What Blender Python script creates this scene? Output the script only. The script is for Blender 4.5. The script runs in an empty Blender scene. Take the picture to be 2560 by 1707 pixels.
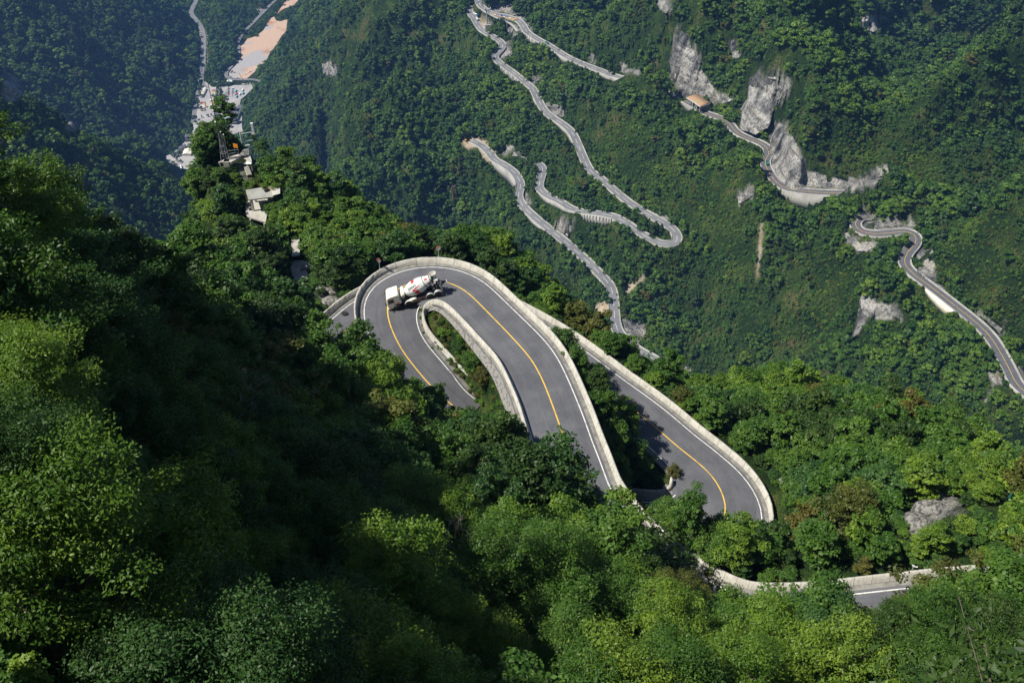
import bpy, math, random
import numpy as np
from mathutils import Vector, Matrix
R = math.radians
C = bpy.context.scene
col = C.collection

# ------------------------------------------------------------------ camera
F = 2488.9                       # focal length in pixels of a 2560 px wide frame
PITCH = R(42)
CP, SP = math.cos(PITCH), math.sin(PITCH)
cam_data = bpy.data.cameras.new('camera')
cam_data.lens = 35; cam_data.sensor_width = 36
cam_data.clip_start = 0.5; cam_data.clip_end = 12000
cam = bpy.data.objects.new('camera', cam_data); col.objects.link(cam)
cam.location = (0, 0, 0); cam.rotation_euler = (R(90) - PITCH, 0, 0)
C.camera = cam

# ------------------------------------------------------------------ sky, sun, exposure
SUN_DIR = Vector((-0.56, -0.13, 0.82)).normalized()      # towards the sun
w = bpy.data.worlds.new('World'); C.world = w; w.use_nodes = True
nt = w.node_tree
sky = nt.nodes.new('ShaderNodeTexSky'); sky.sky_type = 'NISHITA'; sky.sun_disc = False
sky.sun_elevation = math.asin(SUN_DIR.z); sky.sun_rotation = math.atan2(SUN_DIR.x, SUN_DIR.y)
sky.altitude = 1200
bg = nt.nodes['Background']; bg.inputs[1].default_value = 0.065
nt.links.new(sky.outputs[0], bg.inputs[0])
sl = bpy.data.lights.new('sun', 'SUN'); sl.energy = 5.0; sl.angle = R(0.53); sl.color = (1.0, 0.94, 0.83)
so = bpy.data.objects.new('sun', sl); col.objects.link(so)
so.rotation_euler = SUN_DIR.to_track_quat('Z', 'Y').to_euler(); so.location = (-300, -60, 400)
C.view_settings.view_transform = 'Standard'; C.view_settings.look = 'None'
C.view_settings.exposure = 0.5; C.view_settings.gamma = 1
cy = C.cycles
cy.max_bounces = 4; cy.diffuse_bounces = 2; cy.glossy_bounces = 2; cy.transmission_bounces = 2
cy.transparent_max_bounces = 4; cy.volume_bounces = 0
cy.use_denoising = True

rng = np.random.default_rng(11)
random.seed(5)

# ------------------------------------------------------------------ projection helpers
def ray(u, v):
    a = (u - 1280) / F; b = (853.5 - v) / F
    return np.array([a, CP + b * SP, -SP + b * CP])
def Pz(u, v, z):
    r = ray(u, v); return r * (z / r[2])
def PD(u, v, D):
    r = ray(u, v); return r / np.linalg.norm(r) * D
def proj(P):
    P = np.asarray(P, float)
    d = P[..., 1] * CP - P[..., 2] * SP
    up = P[..., 1] * SP + P[..., 2] * CP
    d = np.where(d > 1, d, 1)
    return 1280 + F * P[..., 0] / d, 853.5 - F * up / d, d

# ------------------------------------------------------------------ noise
def _vnoise(x, y, seed):
    g = np.random.default_rng(seed).random((257, 257))
    xi = np.floor(x).astype(int); yi = np.floor(y).astype(int)
    fx = x - xi; fy = y - yi
    fx = fx * fx * (3 - 2 * fx); fy = fy * fy * (3 - 2 * fy)
    a = g[xi % 257, yi % 257]; b = g[(xi + 1) % 257, yi % 257]
    c = g[xi % 257, (yi + 1) % 257]; d = g[(xi + 1) % 257, (yi + 1) % 257]
    return (a * (1 - fx) + b * fx) * (1 - fy) + (c * (1 - fx) + d * fx) * fy - .5
def fbm(x, y, scale, octs=4, seed=1):
    s = 0; amp = 1; f = 1 / scale
    for o in range(octs):
        s = s + amp * _vnoise(x * f + 17.3 * o, y * f + 5.1 * o, seed + o); amp *= .5; f *= 2.03
    return s

# ------------------------------------------------------------------ mesh helpers
class MB:
    """collects faces, then links them as one mesh object"""
    def __init__(s): s.v = []; s.f = []; s.m = []
    def add(s, vs, fs, m=0):
        n = len(s.v); s.v += [tuple(map(float, p)) for p in vs]
        s.f += [tuple(n + i for i in f) for f in fs]; s.m += [m] * len(fs); return s
    def box(s, c, size, rz=0, m=0, taper=1.0, rx=0, ry=0):
        hx, hy, hz = size[0] / 2, size[1] / 2, size[2] / 2
        M = Matrix.Rotation(rz, 3, 'Z') @ Matrix.Rotation(ry, 3, 'Y') @ Matrix.Rotation(rx, 3, 'X')
        vs = []
        for z in (-1, 1):
            t = taper if z > 0 else 1
            for x, y in ((-1, -1), (1, -1), (1, 1), (-1, 1)):
                vs.append(M @ Vector((x * hx * t, y * hy * t, z * hz)) + Vector(c))
        return s.add(vs, [(3, 2, 1, 0), (4, 5, 6, 7), (0, 1, 5, 4), (1, 2, 6, 5), (2, 3, 7, 6), (3, 0, 4, 7)], m)
    def tube(s, p, q, r, r2=None, n=8, m=0, caps=True):
        p = Vector(p); q = Vector(q); r2 = r if r2 is None else r2
        d = (q - p).normalized(); a = d.orthogonal().normalized(); b = d.cross(a)
        vs = []
        for c, rr in ((p, r), (q, r2)):
            for i in range(n):
                t = 2 * math.pi * i / n; vs.append(c + (a * math.cos(t) + b * math.sin(t)) * rr)
        fs = [(i, (i + 1) % n, n + (i + 1) % n, n + i) for i in range(n)]
        if caps: fs += [tuple(range(n))[::-1], tuple(range(n, 2 * n))]
        return s.add(vs, fs, m)
    def lathe(s, prof, origin=(0, 0, 0), axis='Z', n=24, m=0, mfun=None):
        """prof = [(distance along axis, radius)]"""
        ax = Vector(axis) if not isinstance(axis, str) else Vector({'X': (1, 0, 0), 'Y': (0, 1, 0), 'Z': (0, 0, 1)}[axis])
        a = ax.orthogonal().normalized(); b = ax.cross(a); o = Vector(origin)
        vs = []
        for t, rr in prof:
            for i in range(n):
                w_ = 2 * math.pi * i / n; vs.append(o + ax * t + (a * math.cos(w_) + b * math.sin(w_)) * rr)
        fs = [(k * n + i, k * n + (i + 1) % n, (k + 1) * n + (i + 1) % n, (k + 1) * n + i) for k in range(len(prof) - 1) for i in range(n)]
        return s.add(vs, fs, m)
    def prism(s, pts, z0, z1, m=0):
        n = len(pts)
        vs = [(x, y, z0) for x, y in pts] + [(x, y, z1) for x, y in pts]
        return s.add(vs, [tuple(range(n))[::-1], tuple(range(n, 2 * n))] + [(i, (i + 1) % n, n + (i + 1) % n, n + i) for i in range(n)], m)
    def build(s, name, mats, parent=None, smooth=False):
        me = bpy.data.meshes.new(name); me.from_pydata(s.v, [], s.f)
        if not isinstance(mats, (list, tuple)): mats = [mats]
        for k in mats: me.materials.append(k)
        if len(mats) > 1: me.polygons.foreach_set('material_index', s.m)
        if smooth: me.polygons.foreach_set('use_smooth', [True] * len(me.polygons))
        me.update()
        o = bpy.data.objects.new(name, me); col.objects.link(o)
        if parent is not None: o.parent = parent
        return o
def np_mesh(name, verts, faces, mat, parent=None, smooth=True, link=True):
    """quads only, straight from arrays"""
    me = bpy.data.meshes.new(name)
    nv, nf = len(verts), len(faces); k = faces.shape[1]
    me.vertices.add(nv); me.vertices.foreach_set('co', np.asarray(verts, np.float32).ravel())
    me.loops.add(nf * k); me.loops.foreach_set('vertex_index', np.asarray(faces, np.int32).ravel())
    me.polygons.add(nf); me.polygons.foreach_set('loop_start', np.arange(0, nf * k, k, dtype=np.int32))
    me.update(calc_edges=True)
    if smooth: me.polygons.foreach_set('use_smooth', np.ones(nf, bool))
    me.materials.append(mat)
    o = bpy.data.objects.new(name, me)
    if link: col.objects.link(o)
    if parent is not None: o.parent = parent
    return o
def tag(o, label=None, cat=None, group=None, kind=None):
    if label: o['label'] = label
    if cat: o['category'] = cat
    if group: o['group'] = group
    if kind: o['kind'] = kind
    return o
def thing(name, label, cat, loc=(0, 0, 0), rz=0, group=None):
    o = bpy.data.objects.new(name, None); col.objects.link(o); o.empty_display_size = .5
    o.location = loc; o.rotation_euler = (0, 0, rz)
    return tag(o, label, cat, group)
_tens = ['', '', 'twenty', 'thirty']
ORD = ['first', 'second', 'third', 'fourth', 'fifth', 'sixth', 'seventh', 'eighth', 'ninth', 'tenth', 'eleventh', 'twelfth', 'thirteenth', 'fourteenth', 'fifteenth', 'sixteenth', 'seventeenth', 'eighteenth', 'nineteenth', 'twentieth'] + ['twenty-' + q for q in ('first', 'second', 'third', 'fourth', 'fifth', 'sixth', 'seventh', 'eighth', 'ninth')]
def copy_tree(o, parent=None):
    c = o.copy(); col.objects.link(c)
    if parent is not None: c.parent = parent
    for ch in [x for x in o.children]: copy_tree(ch, c)
    return c

# ------------------------------------------------------------------ materials
MATS = {}
def mat(name, base=(.5, .5, .5), rough=.8, spec=.3, metal=0, n1=None, n2=None, bump=None, translucent=0):
    """n1=(scale, colour, contrast low, high): a procedural second colour; bump=(scale, strength, distance)"""
    m = bpy.data.materials.new(name); m.use_nodes = True; t = m.node_tree; N = t.nodes; L = t.links
    b = N['Principled BSDF']; b.inputs['Base Color'].default_value = (*base, 1)
    b.inputs['Roughness'].default_value = rough; b.inputs['Metallic'].default_value = metal
    b.inputs['Specular IOR Level'].default_value = spec
    geo = N.new('ShaderNodeTexCoord'); src = None
    for n in (n1, n2):
        if not n: continue
        tx = N.new('ShaderNodeTexNoise'); tx.inputs['Scale'].default_value = n[0]; tx.inputs['Detail'].default_value = 5
        L.new(geo.outputs['Object'], tx.inputs['Vector'])
        rp = N.new('ShaderNodeMapRange'); rp.inputs[1].default_value = n[2]; rp.inputs[2].default_value = n[3]
        L.new(tx.outputs[0], rp.inputs[0])
        mx = N.new('ShaderNodeMix'); mx.data_type = 'RGBA'; L.new(rp.outputs[0], mx.inputs[0])
        if src is None: mx.inputs[6].default_value = (*base, 1)
        else: L.new(src, mx.inputs[6])
        mx.inputs[7].default_value = (*n[1], 1); src = mx.outputs[2]
    if src: L.new(src, b.inputs['Base Color'])
    if bump:
        tx = N.new('ShaderNodeTexNoise'); tx.inputs['Scale'].default_value = bump[0]; tx.inputs['Detail'].default_value = 6
        L.new(geo.outputs['Object'], tx.inputs['Vector'])
        bp = N.new('ShaderNodeBump'); bp.inputs['Strength'].default_value = bump[1]; bp.inputs['Distance'].default_value = bump[2]
        L.new(tx.outputs[0], bp.inputs['Height']); L.new(bp.outputs[0], b.inputs['Normal'])
    MATS[name] = m
    return m
M_asphalt = mat('asphalt', (.080, .084, .098), .85, .3, n1=(.35, (.115, .119, .134), .35, .7), n2=(3.0, (.06, .06, .066), .55, .8), bump=(30, .15, .02))
M_asphalt_far = mat('worn_asphalt', (.135, .14, .152), .9, .2, n1=(.05, (.18, .185, .195), .35, .65))
M_yellow = mat('yellow_paint', (.68, .44, .06), .6, .3, n1=(1.2, (.42, .28, .08), .5, .7), n2=(9, (.18, .15, .1), .6, .7))
M_white = mat('white_paint', (.62, .62, .60), .7, .2, n1=(1.5, (.34, .34, .34), .52, .68), n2=(9, (.16, .16, .17), .6, .7))
M_conc = mat('concrete', (.46, .45, .41), .9, .2, n1=(.6, (.37, .36, .32), .45, .68), n2=(4.0, (.27, .26, .235), .62, .8), bump=(8, .3, .03))
M_conc_d = mat('damp_concrete', (.22, .215, .2), .9, .2, n1=(1.2, (.13, .125, .115), .4, .65), bump=(6, .3, .03))
M_conc_far = mat('weathered_concrete', (.34, .335, .315), .9, .2, n1=(.08, (.22, .215, .205), .45, .7), n2=(.6, (.16, .155, .14), .55, .75))
M_stone = mat('masonry', (.27, .265, .255), .95, .2, n1=(2.5, (.12, .12, .12), .5, .62), bump=(5, 1, .15))
M_black = mat('black_rubber', (.02, .02, .02), .8, .3)
M_dark = mat('dark_metal', (.045, .047, .05), .6, .4, n1=(4, (.14, .13, .115), .5, .75))
M_rust = mat('rusty_steel', (.13, .07, .05), .8, .3, n1=(1, (.25, .2, .17), .45, .6))
M_steel = mat('galvanised_steel', (.42, .44, .46), .5, .5, metal=.3)
M_wpaint = mat('white_metal', (.72, .75, .74), .35, .5, n1=(1.2, (.6, .62, .58), .5, .8))
M_cream = mat('dusty_white_paint', (.78, .76, .66), .5, .4, n1=(1.5, (.62, .58, .46), .5, .8))
M_red = mat('red_paint', (.55, .03, .035), .4, .5)
M_glass = mat('window_glass', (.02, .025, .03), .12, .6)
M_dgreen = mat('green_metal', (.02, .1, .075), .5, .4)
M_orange = mat('orange_sign', (.65, .25, .02), .6, .3)
M_tile = mat('dark_roof_tile', (.075, .08, .095), .85, .3, n1=(.3, (.12, .125, .14), .4, .6))
M_tent = mat('cream_canvas', (.62, .58, .48), .8, .2, n1=(.3, (.72, .7, .62), .4, .6))
M_redwood = mat('dark_red_wood', (.16, .035, .035), .7, .3)
M_pave = mat('stone_paving', (.36, .35, .35), .9, .2, n1=(.03, (.3, .29, .3), .45, .55), n2=(.2, (.24, .23, .24), .55, .7))
M_dirt = mat('bare_earth', (.46, .33, .25), .95, .1, n1=(.014, (.34, .18, .11), .54, .62), n2=(.011, (.33, .32, .33), .52, .58), bump=(.1, .5, 2))
M_limestone_l = mat('pale_rock', (.24, .235, .22), .95, .2, n1=(.6, (.12, .115, .10), .42, .62), n2=(2.5, (.07, .07, .07), .5, .62), bump=(1.6, 1, .6))
M_pale = mat('pale_concrete', (.40, .385, .35), .9, .2, n1=(.8, (.30, .29, .26), .45, .7))
M_bark = mat('bark', (.09, .075, .055), .95, .1, n1=(3, (.16, .145, .12), .45, .65))
# ================================================================== ROADS as 3D paths
def smooth_poly(P, n_sub=6):
    P = np.asarray(P, float); Q = np.vstack([2 * P[0] - P[1], P, 2 * P[-1] - P[-2]]); out = []
    for i in range(1, len(Q) - 2):
        p0, p1, p2, p3 = Q[i - 1], Q[i], Q[i + 1], Q[i + 2]
        for t in np.linspace(0, 1, n_sub, endpoint=False):
            out.append(.5 * ((2 * p1) + (-p0 + p2) * t + (2 * p0 - 5 * p1 + 4 * p2 - p3) * t * t + (-p0 + 3 * p1 - 3 * p2 + p3) * t ** 3))
    out.append(Q[-2]); return np.array(out)
def path3(pts, z=None, step=1.0, sub=6, sm=2):
    """pixel polyline with heights -> evenly spaced 3D path"""
    pts = [tuple(p) for p in pts]
    if z is not None:
        d = np.r_[0, np.cumsum([math.hypot(pts[i + 1][0] - pts[i][0], pts[i + 1][1] - pts[i][1]) for i in range(len(pts) - 1)])]
        zz = np.interp(d / d[-1], np.linspace(0, 1, len(z)), z); pts = [(p[0], p[1], zz[i]) for i, p in enumerate(pts)]
    X = np.array([Pz(*p) for p in pts])
    return resample(smooth_poly(X, sub), step, sm)
def resample(X, step, sm=0):
    d = np.r_[0, np.cumsum(np.linalg.norm(np.diff(X, axis=0), axis=1))]
    n = max(2, int(d[-1] / step) + 1); s = np.linspace(0, d[-1], n)
    Y = np.stack([np.interp(s, d, X[:, k]) for k in range(3)], 1)
    for _ in range(sm):
        Y[1:-1] = .25 * Y[:-2] + .5 * Y[1:-1] + .25 * Y[2:]
    return Y
def normals2(P):
    T = np.gradient(P, axis=0)[:, :2]; T /= np.linalg.norm(T, axis=1)[:, None] + 1e-9
    return np.stack([-T[:, 1], T[:, 0]], 1)
def offs(P, N, o, dz=0.0):
    o = np.broadcast_to(np.asarray(o, float), (len(P),)); dz = np.broadcast_to(np.asarray(dz, float), (len(P),))
    Q = P.copy(); Q[:, :2] += N * o[:, None]; Q[:, 2] += dz; return Q
def strip(P, N, prof, name, m, parent=None, closed=False, smooth=False, caps=False):
    """sweeps a cross-section [(offset, dz), ...] (each may be an array) along a path"""
    rings = [offs(P, N, o, z) for o, z in prof]; k = len(rings); n = len(P)
    V = np.stack(rings, 1).reshape(-1, 3); F_ = []
    idx = np.arange(n * k).reshape(n, k)
    for j in range(k if closed else k - 1):
        j2 = (j + 1) % k
        F_.append(np.stack([idx[:-1, j], idx[:-1, j2], idx[1:, j2], idx[1:, j]], 1))
    F_ = np.concatenate(F_)
    if caps and closed:
        if k == 4: F_ = np.vstack([F_, idx[0][::-1][None], idx[-1][None]])
    return np_mesh(name, V, F_, m, parent, smooth)
def edge_offset(P, N, E):
    """signed distance from the path to another polyline, sampled along the path"""
    d = np.linalg.norm(P[:, None, :2] - E[None, :, :2], axis=2); return d.min(1)

A_pts = [(1170, 1045, -106), (1096, 984, -104), (1055, 940, -103), (1007, 879, -101.5), (982, 831, -100.3), (970, 797, -99.6), (967, 767, -99), (973, 742, -98.5), (994, 722, -98.2), (1022, 709, -98), (1060, 701, -97.8), (1112, 704, -97.5), (1148, 718, -97.3), (1174, 736, -97.2), (1242, 804, -97), (1297, 862, -96.5), (1331, 903, -96.2), (1358, 954, -95.8), (1378, 1005, -95.4), (1399, 1063, -95), (1412, 1103, -94.6), (1434, 1168, -94.2), (1451, 1219, -93.8), (1500, 1300, -93.2), (1600, 1410, -92.4), (1740, 1510, -91.6), (1850, 1558, -91), (1950, 1573, -90.5), (2100, 1562, -90), (2202, 1551, -89.5), (2400, 1530, -88.5), (2600, 1515, -87.5)]
A_out = [(950, 890, -101), (928, 850, -100), (915, 824, -99.5), (909, 790, -99), (907, 763, -98.6), (917, 736, -98.3), (943, 709, -98.2), (990, 682, -98), (1038, 670, -97.8), (1099, 668, -97.5), (1147, 676, -97.3), (1195, 695, -97.1), (1242, 733, -97), (1293, 784, -96.8), (1344, 831, -96.4), (1378, 869, -96.2), (1405, 916, -95.9), (1429, 971, -95.5), (1456, 1029, -95), (1478, 1100, -94.6), (1519, 1192, -94), (1570, 1310, -93.2), (1640, 1385, -92.4), (1730, 1447, -91.5), (1774, 1464, -91.2), (1917, 1496, -90.5), (2110, 1490, -89.8), (2290, 1471, -89), (2500, 1450, -88)]
A_inn = [(1260, 1060, -105.5), (1191, 1005, -104), (1150, 954, -103), (1106, 903, -102), (1065, 858, -101), (1043, 828, -100.4), (1036, 804, -99.8), (1038, 785, -99.3), (1048, 768, -98.7), (1068, 755, -98), (1092, 750, -97.6), (1125, 768, -97.3), (1170, 812, -97.1), (1212, 858, -96.9), (1250, 900, -96.4), (1272, 940, -96), (1290, 980, -95.6), (1305, 1015, -95.3), (1322, 1070, -94.8), (1340, 1130, -94.3), (1365, 1200, -93.8)]
PA = path3(A_pts, step=.8, sm=6); NA = normals2(PA)
EO = path3(A_out, step=.8, sm=3); EI = path3(A_inn, step=.8, sm=3)
def settle(E, P, dz=0.0):
    """slide an edge polyline along its sight lines until it lies level with the road beside it"""
    for _ in range(4):
        k = np.argmin(((E[:, None, :2] - P[None, :, :2]) ** 2).sum(2), axis=1); z = P[k, 2] + dz
        for _s in range(6): z[1:-1] = .25 * z[:-2] + .5 * z[1:-1] + .25 * z[2:]
        E = E * (z / E[:, 2])[:, None]
    return resample(E, .8, 2)
EO, EI = settle(EO, PA), settle(EI, PA)
def side_off(P, N, E, sgn, dflt):
    """offset of edge polyline E measured along the normal; falls back to dflt where E does not reach"""
    out = np.full(len(P), np.nan)
    for i in range(len(P)):
        rel = E[:, :2] - P[i, :2]; t = np.array([N[i, 1], -N[i, 0]])
        al = rel @ t; no = rel @ N[i]
        ok = (abs(al) < 1.2) & (no * sgn > 1) & (abs(no) < 13)
        if ok.any(): out[i] = abs(no[ok]).min()
    good = ~np.isnan(out)
    out = np.interp(np.arange(len(P)), np.where(good)[0], out[good]) if good.any() else np.full(len(P), dflt)
    for _ in range(30): out[1:-1] = .25 * out[:-2] + .5 * out[1:-1] + .25 * out[2:]
    return out
wAo = np.clip(side_off(PA, NA, EO, 1, 4.5), 3.4, 6.5)
wAi = np.clip(side_off(PA, NA, EI, -1, 4.5), 3.4, 6.0)

B_pts = [(800, 905, -106.0), (835, 850, -106.3), (870, 824, -106.6), (889, 803, -106.9), (930, 772, -107.6), (1000, 742, -108.6), (1100, 742, -110), (1200, 775, -111.6), (1300, 825, -113.5), (1390, 880, -115.5), (1480, 947, -117), (1518, 977, -117.8), (1558, 1005, -118.5), (1620, 1052, -119.3), (1667, 1093, -120), (1706, 1127, -120.5), (1757, 1165, -121), (1791, 1202, -121.5), (1811, 1243, -122), (1817, 1277, -122.3), (1805, 1315, -122.6), (1754, 1345, -123), (1680, 1350, -123.6), (1600, 1335, -124.2), (1540, 1310, -124.8)]
B_out = [(835, 803, -106.4), (862, 778, -106.7), (892, 757, -107), (1310, 795, -113), (1412, 855, -115.2), (1528, 932, -117), (1606, 981, -118.4), (1674, 1039, -119.2), (1742, 1093, -120), (1808, 1148, -120.7), (1859, 1188, -121.2), (1893, 1233, -121.7), (1914, 1277, -122.1), (1915, 1318, -122.5), (1895, 1365, -122.8), (1830, 1410, -123)]
B_inn = [(1592, 1086, -119.8), (1604, 1100, -120), (1652, 1144, -120.6), (1692, 1185, -121.1), (1708, 1205, -121.5), (1703, 1229, -122), (1682, 1250, -122.5), (1645, 1258, -123), (1604, 1253, -123.6), (1572, 1250, -124)]
def zB(z): return float(np.interp(-z, [106, 106.9, 117, 121, 124.8], [-103, -103.6, -106.9, -108.7, -110.8]))
B_pts, B_out, B_inn = ([(u, v, zB(z)) for u, v, z in L_] for L_ in (B_pts, B_out, B_inn))
PB = path3(B_pts, step=1.0, sm=6); NB = normals2(PB)
wBo = np.clip(side_off(PB, NB, path3(B_out, step=.8, sm=2), 1, 4.6), 3.6, 6.5)
wBi = np.clip(side_off(PB, NB, path3(B_inn, step=.8, sm=2), -1, 4.6), 3.6, 7)

# far roads: pixel polyline + end heights
R_up = path3([(1180, -40), (1192, -12), (1198, 9), (1209, 21), (1228, 33), (1245, 38), (1259, 40), (1282, 46), (1298, 53), (1308, 65), (1315, 77), (1324, 86), (1348, 101), (1370, 113), (1392, 127), (1420, 144), (1455, 160), (1490, 173), (1531, 189), (1575, 201), (1640, 225), (1700, 245)], z=(-630, -622, -596, -572, -545), step=4)
R_low = path3([(1198, 2), (1180, 14), (1174, 26), (1177, 36), (1186, 47), (1194, 62), (1204, 75), (1217, 84), (1235, 93), (1248, 102), (1256, 110), (1256, 119), (1248, 130), (1237, 142), (1243, 152), (1262, 167), (1286, 184), (1310, 204), (1331, 221), (1344, 245), (1358, 272), (1378, 292), (1405, 309), (1429, 330), (1443, 357), (1456, 388), (1470, 418), (1485, 435), (1503, 447), (1530, 471), (1563, 499), (1590, 518), (1617, 534), (1650, 552), (1675, 567), (1690, 583), (1694, 598), (1687, 608), (1672, 611), (1647, 608), (1626, 597), (1596, 580), (1568, 559), (1536, 542), (1495, 534), (1454, 529), (1427, 521), (1400, 504), (1372, 491), (1351, 475), (1348, 461), (1353, 442), (1357, 422), (1345, 408)],
              z=(-640, -636, -630, -622, -613, -602, -590, -580, -578, -588, -612, -630), step=4)
R_mid = path3([(1180, 352), (1200, 362), (1222, 380), (1236, 399), (1263, 414), (1285, 431), (1299, 452), (1301, 469), (1296, 488), (1302, 507), (1318, 526), (1345, 550), (1372, 572), (1400, 594), (1427, 616), (1454, 640), (1481, 665), (1503, 689), (1522, 709), (1531, 730), (1535, 765), (1538, 805), (1550, 835), (1590, 872), (1633, 896), (1657, 916), (1655, 935), (1630, 940)], z=(-655, -646, -636, -630, -624, -618, -612, -606, -602), step=4)
R_dip = path3([(1440, 765), (1460, 787), (1490, 817), (1518, 845), (1545, 868), (1569, 888), (1600, 912)], z=(-622, -618, -614), step=4)
R_cliff = path3([(1712, 252), (1740, 268), (1760, 282), (1788, 291), (1808, 299), (1823, 309), (1833, 322), (1843, 332), (1859, 341), (1878, 349), (1894, 355), (1908, 362), (1920, 373), (1922, 385), (1915, 397), (1913, 409), (1920, 426), (1934, 448), (1956, 467), (1990, 476), (2040, 481), (2096, 483), (2147, 483), (2165, 484)],
                z=(-540, -535, -530, -524, -518, -513, -509, -505, -502), step=3)
R_loop = path3([(2168, 541), (2153, 543), (2142, 550), (2138, 560), (2144, 573), (2163, 582), (2195, 585), (2231, 582), (2262, 579), (2282, 584), (2291, 596), (2285, 613), (2268, 633), (2262, 660), (2290, 690), (2312, 706), (2349, 734), (2391, 767), (2418, 788), (2450, 815), (2474, 840), (2489, 861), (2515, 907), (2527, 931), (2540, 957), (2558, 975), (2590, 1000)],
                z=(-496, -493, -491, -489, -487, -485, -482, -478, -475, -472, -469, -465, -461, -458), step=3)
FAR = dict(R_up=(R_up, 3.7), R_low=(R_low, 3.5), R_mid=(R_mid, 3.7), R_dip=(R_dip, 3.5), R_cliff=(R_cliff, 3.5), R_loop=(R_loop, 3.5))

# ================================================================== TERRAIN
def inpoly(u, v, poly):
    u = np.asarray(u); v = np.asarray(v); ins = np.zeros(u.shape, bool); n = len(poly)
    for i in range(n):
        x1, y1 = poly[i]; x2, y2 = poly[(i + 1) % n]
        if y1 == y2: continue
        ins ^= ((y1 > v) != (y2 > v)) & (u < (x2 - x1) * (v - y1) / (y2 - y1) + x1)
    return ins

def kern_fit(XY, Z, lam=0.0):
    n = len(Z); d = np.linalg.norm(XY[:, None] - XY[None], axis=2)
    A = np.zeros((n + 3, n + 3)); A[:n, :n] = d - lam * np.eye(n); A[:n, n] = 1; A[:n, n + 1:] = XY; A[n, :n] = 1; A[n + 1:, :n] = XY.T
    return np.linalg.solve(A, np.r_[Z, 0, 0, 0])
def kern_eval(c, XY, Q):
    out = np.zeros(len(Q)); n = len(XY)
    for i in range(0, len(Q), 40000):
        q = Q[i:i + 40000]
        d = np.sqrt((q[:, 0:1] - XY[None, :, 0]) ** 2 + (q[:, 1:2] - XY[None, :, 1]) ** 2)
        out[i:i + 40000] = d @ c[:n] + c[n] + q @ c[n + 1:]
    return out
def dedupe(P, dmin):
    keep = []
    for p in P:
        if all((p[0] - q[0]) ** 2 + (p[1] - q[1]) ** 2 > dmin ** 2 for q in keep): keep.append(p)
    return np.array(keep)
def smoothstep(a, b, x):
    t = np.clip((x - a) / (b - a), 0, 1); return t * t * (3 - 2 * t)
def carve(X, Y, Z, roads, below, blend):
    """roads = [(path, half width array or number)]: level the ground along each road"""
    Z = Z.copy(); q = np.stack([X.ravel(), Y.ravel()], 1).astype(np.float32)
    bz = Z.ravel().copy(); wsum = np.zeros(len(q)); zsum = np.zeros(len(q)); wmax = np.zeros(len(q))
    for P, hw, *rest in roads:
        hw = np.broadcast_to(np.asarray(hw, float), (len(P),)); N_ = normals2(P) if rest else None; hr = np.broadcast_to(np.asarray(rest[0], float), (len(P),)) if rest else None
        lo = P[:, :2].min(0) - 60; hi = P[:, :2].max(0) + 60
        sel = np.where((q[:, 0] > lo[0]) & (q[:, 0] < hi[0]) & (q[:, 1] > lo[1]) & (q[:, 1] < hi[1]))[0]
        for i in range(0, len(sel), 20000):
            s = sel[i:i + 20000]
            d = np.sqrt((q[s, 0:1] - P[None, :, 0]) ** 2 + (q[s, 1:2] - P[None, :, 1]) ** 2)
            k = d.argmin(1); dm = d[np.arange(len(s)), k]
            if rest is not None and len(rest):
                sd_ = (q[s, 0] - P[k, 0]) * N_[k, 0] + (q[s, 1] - P[k, 1]) * N_[k, 1]; dm = dm - np.where(sd_ > 0, hw[k], hr[k])
            else: dm = dm - hw[k]
            wt = 1 - smoothstep(0, blend, dm)
            wt2 = wt ** 2 / (np.maximum(dm, 0) + .3) ** 2
            wsum[s] += wt2; zsum[s] += wt2 * (P[k, 2] - below); wmax[s] = np.maximum(wmax[s], wt)
    ok = wsum > 1e-9
    rz = np.where(ok, zsum / np.maximum(wsum, 1e-9), 0)
    bz = np.where(ok, bz * (1 - wmax) + rz * wmax, bz)
    return bz.reshape(Z.shape)

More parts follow.
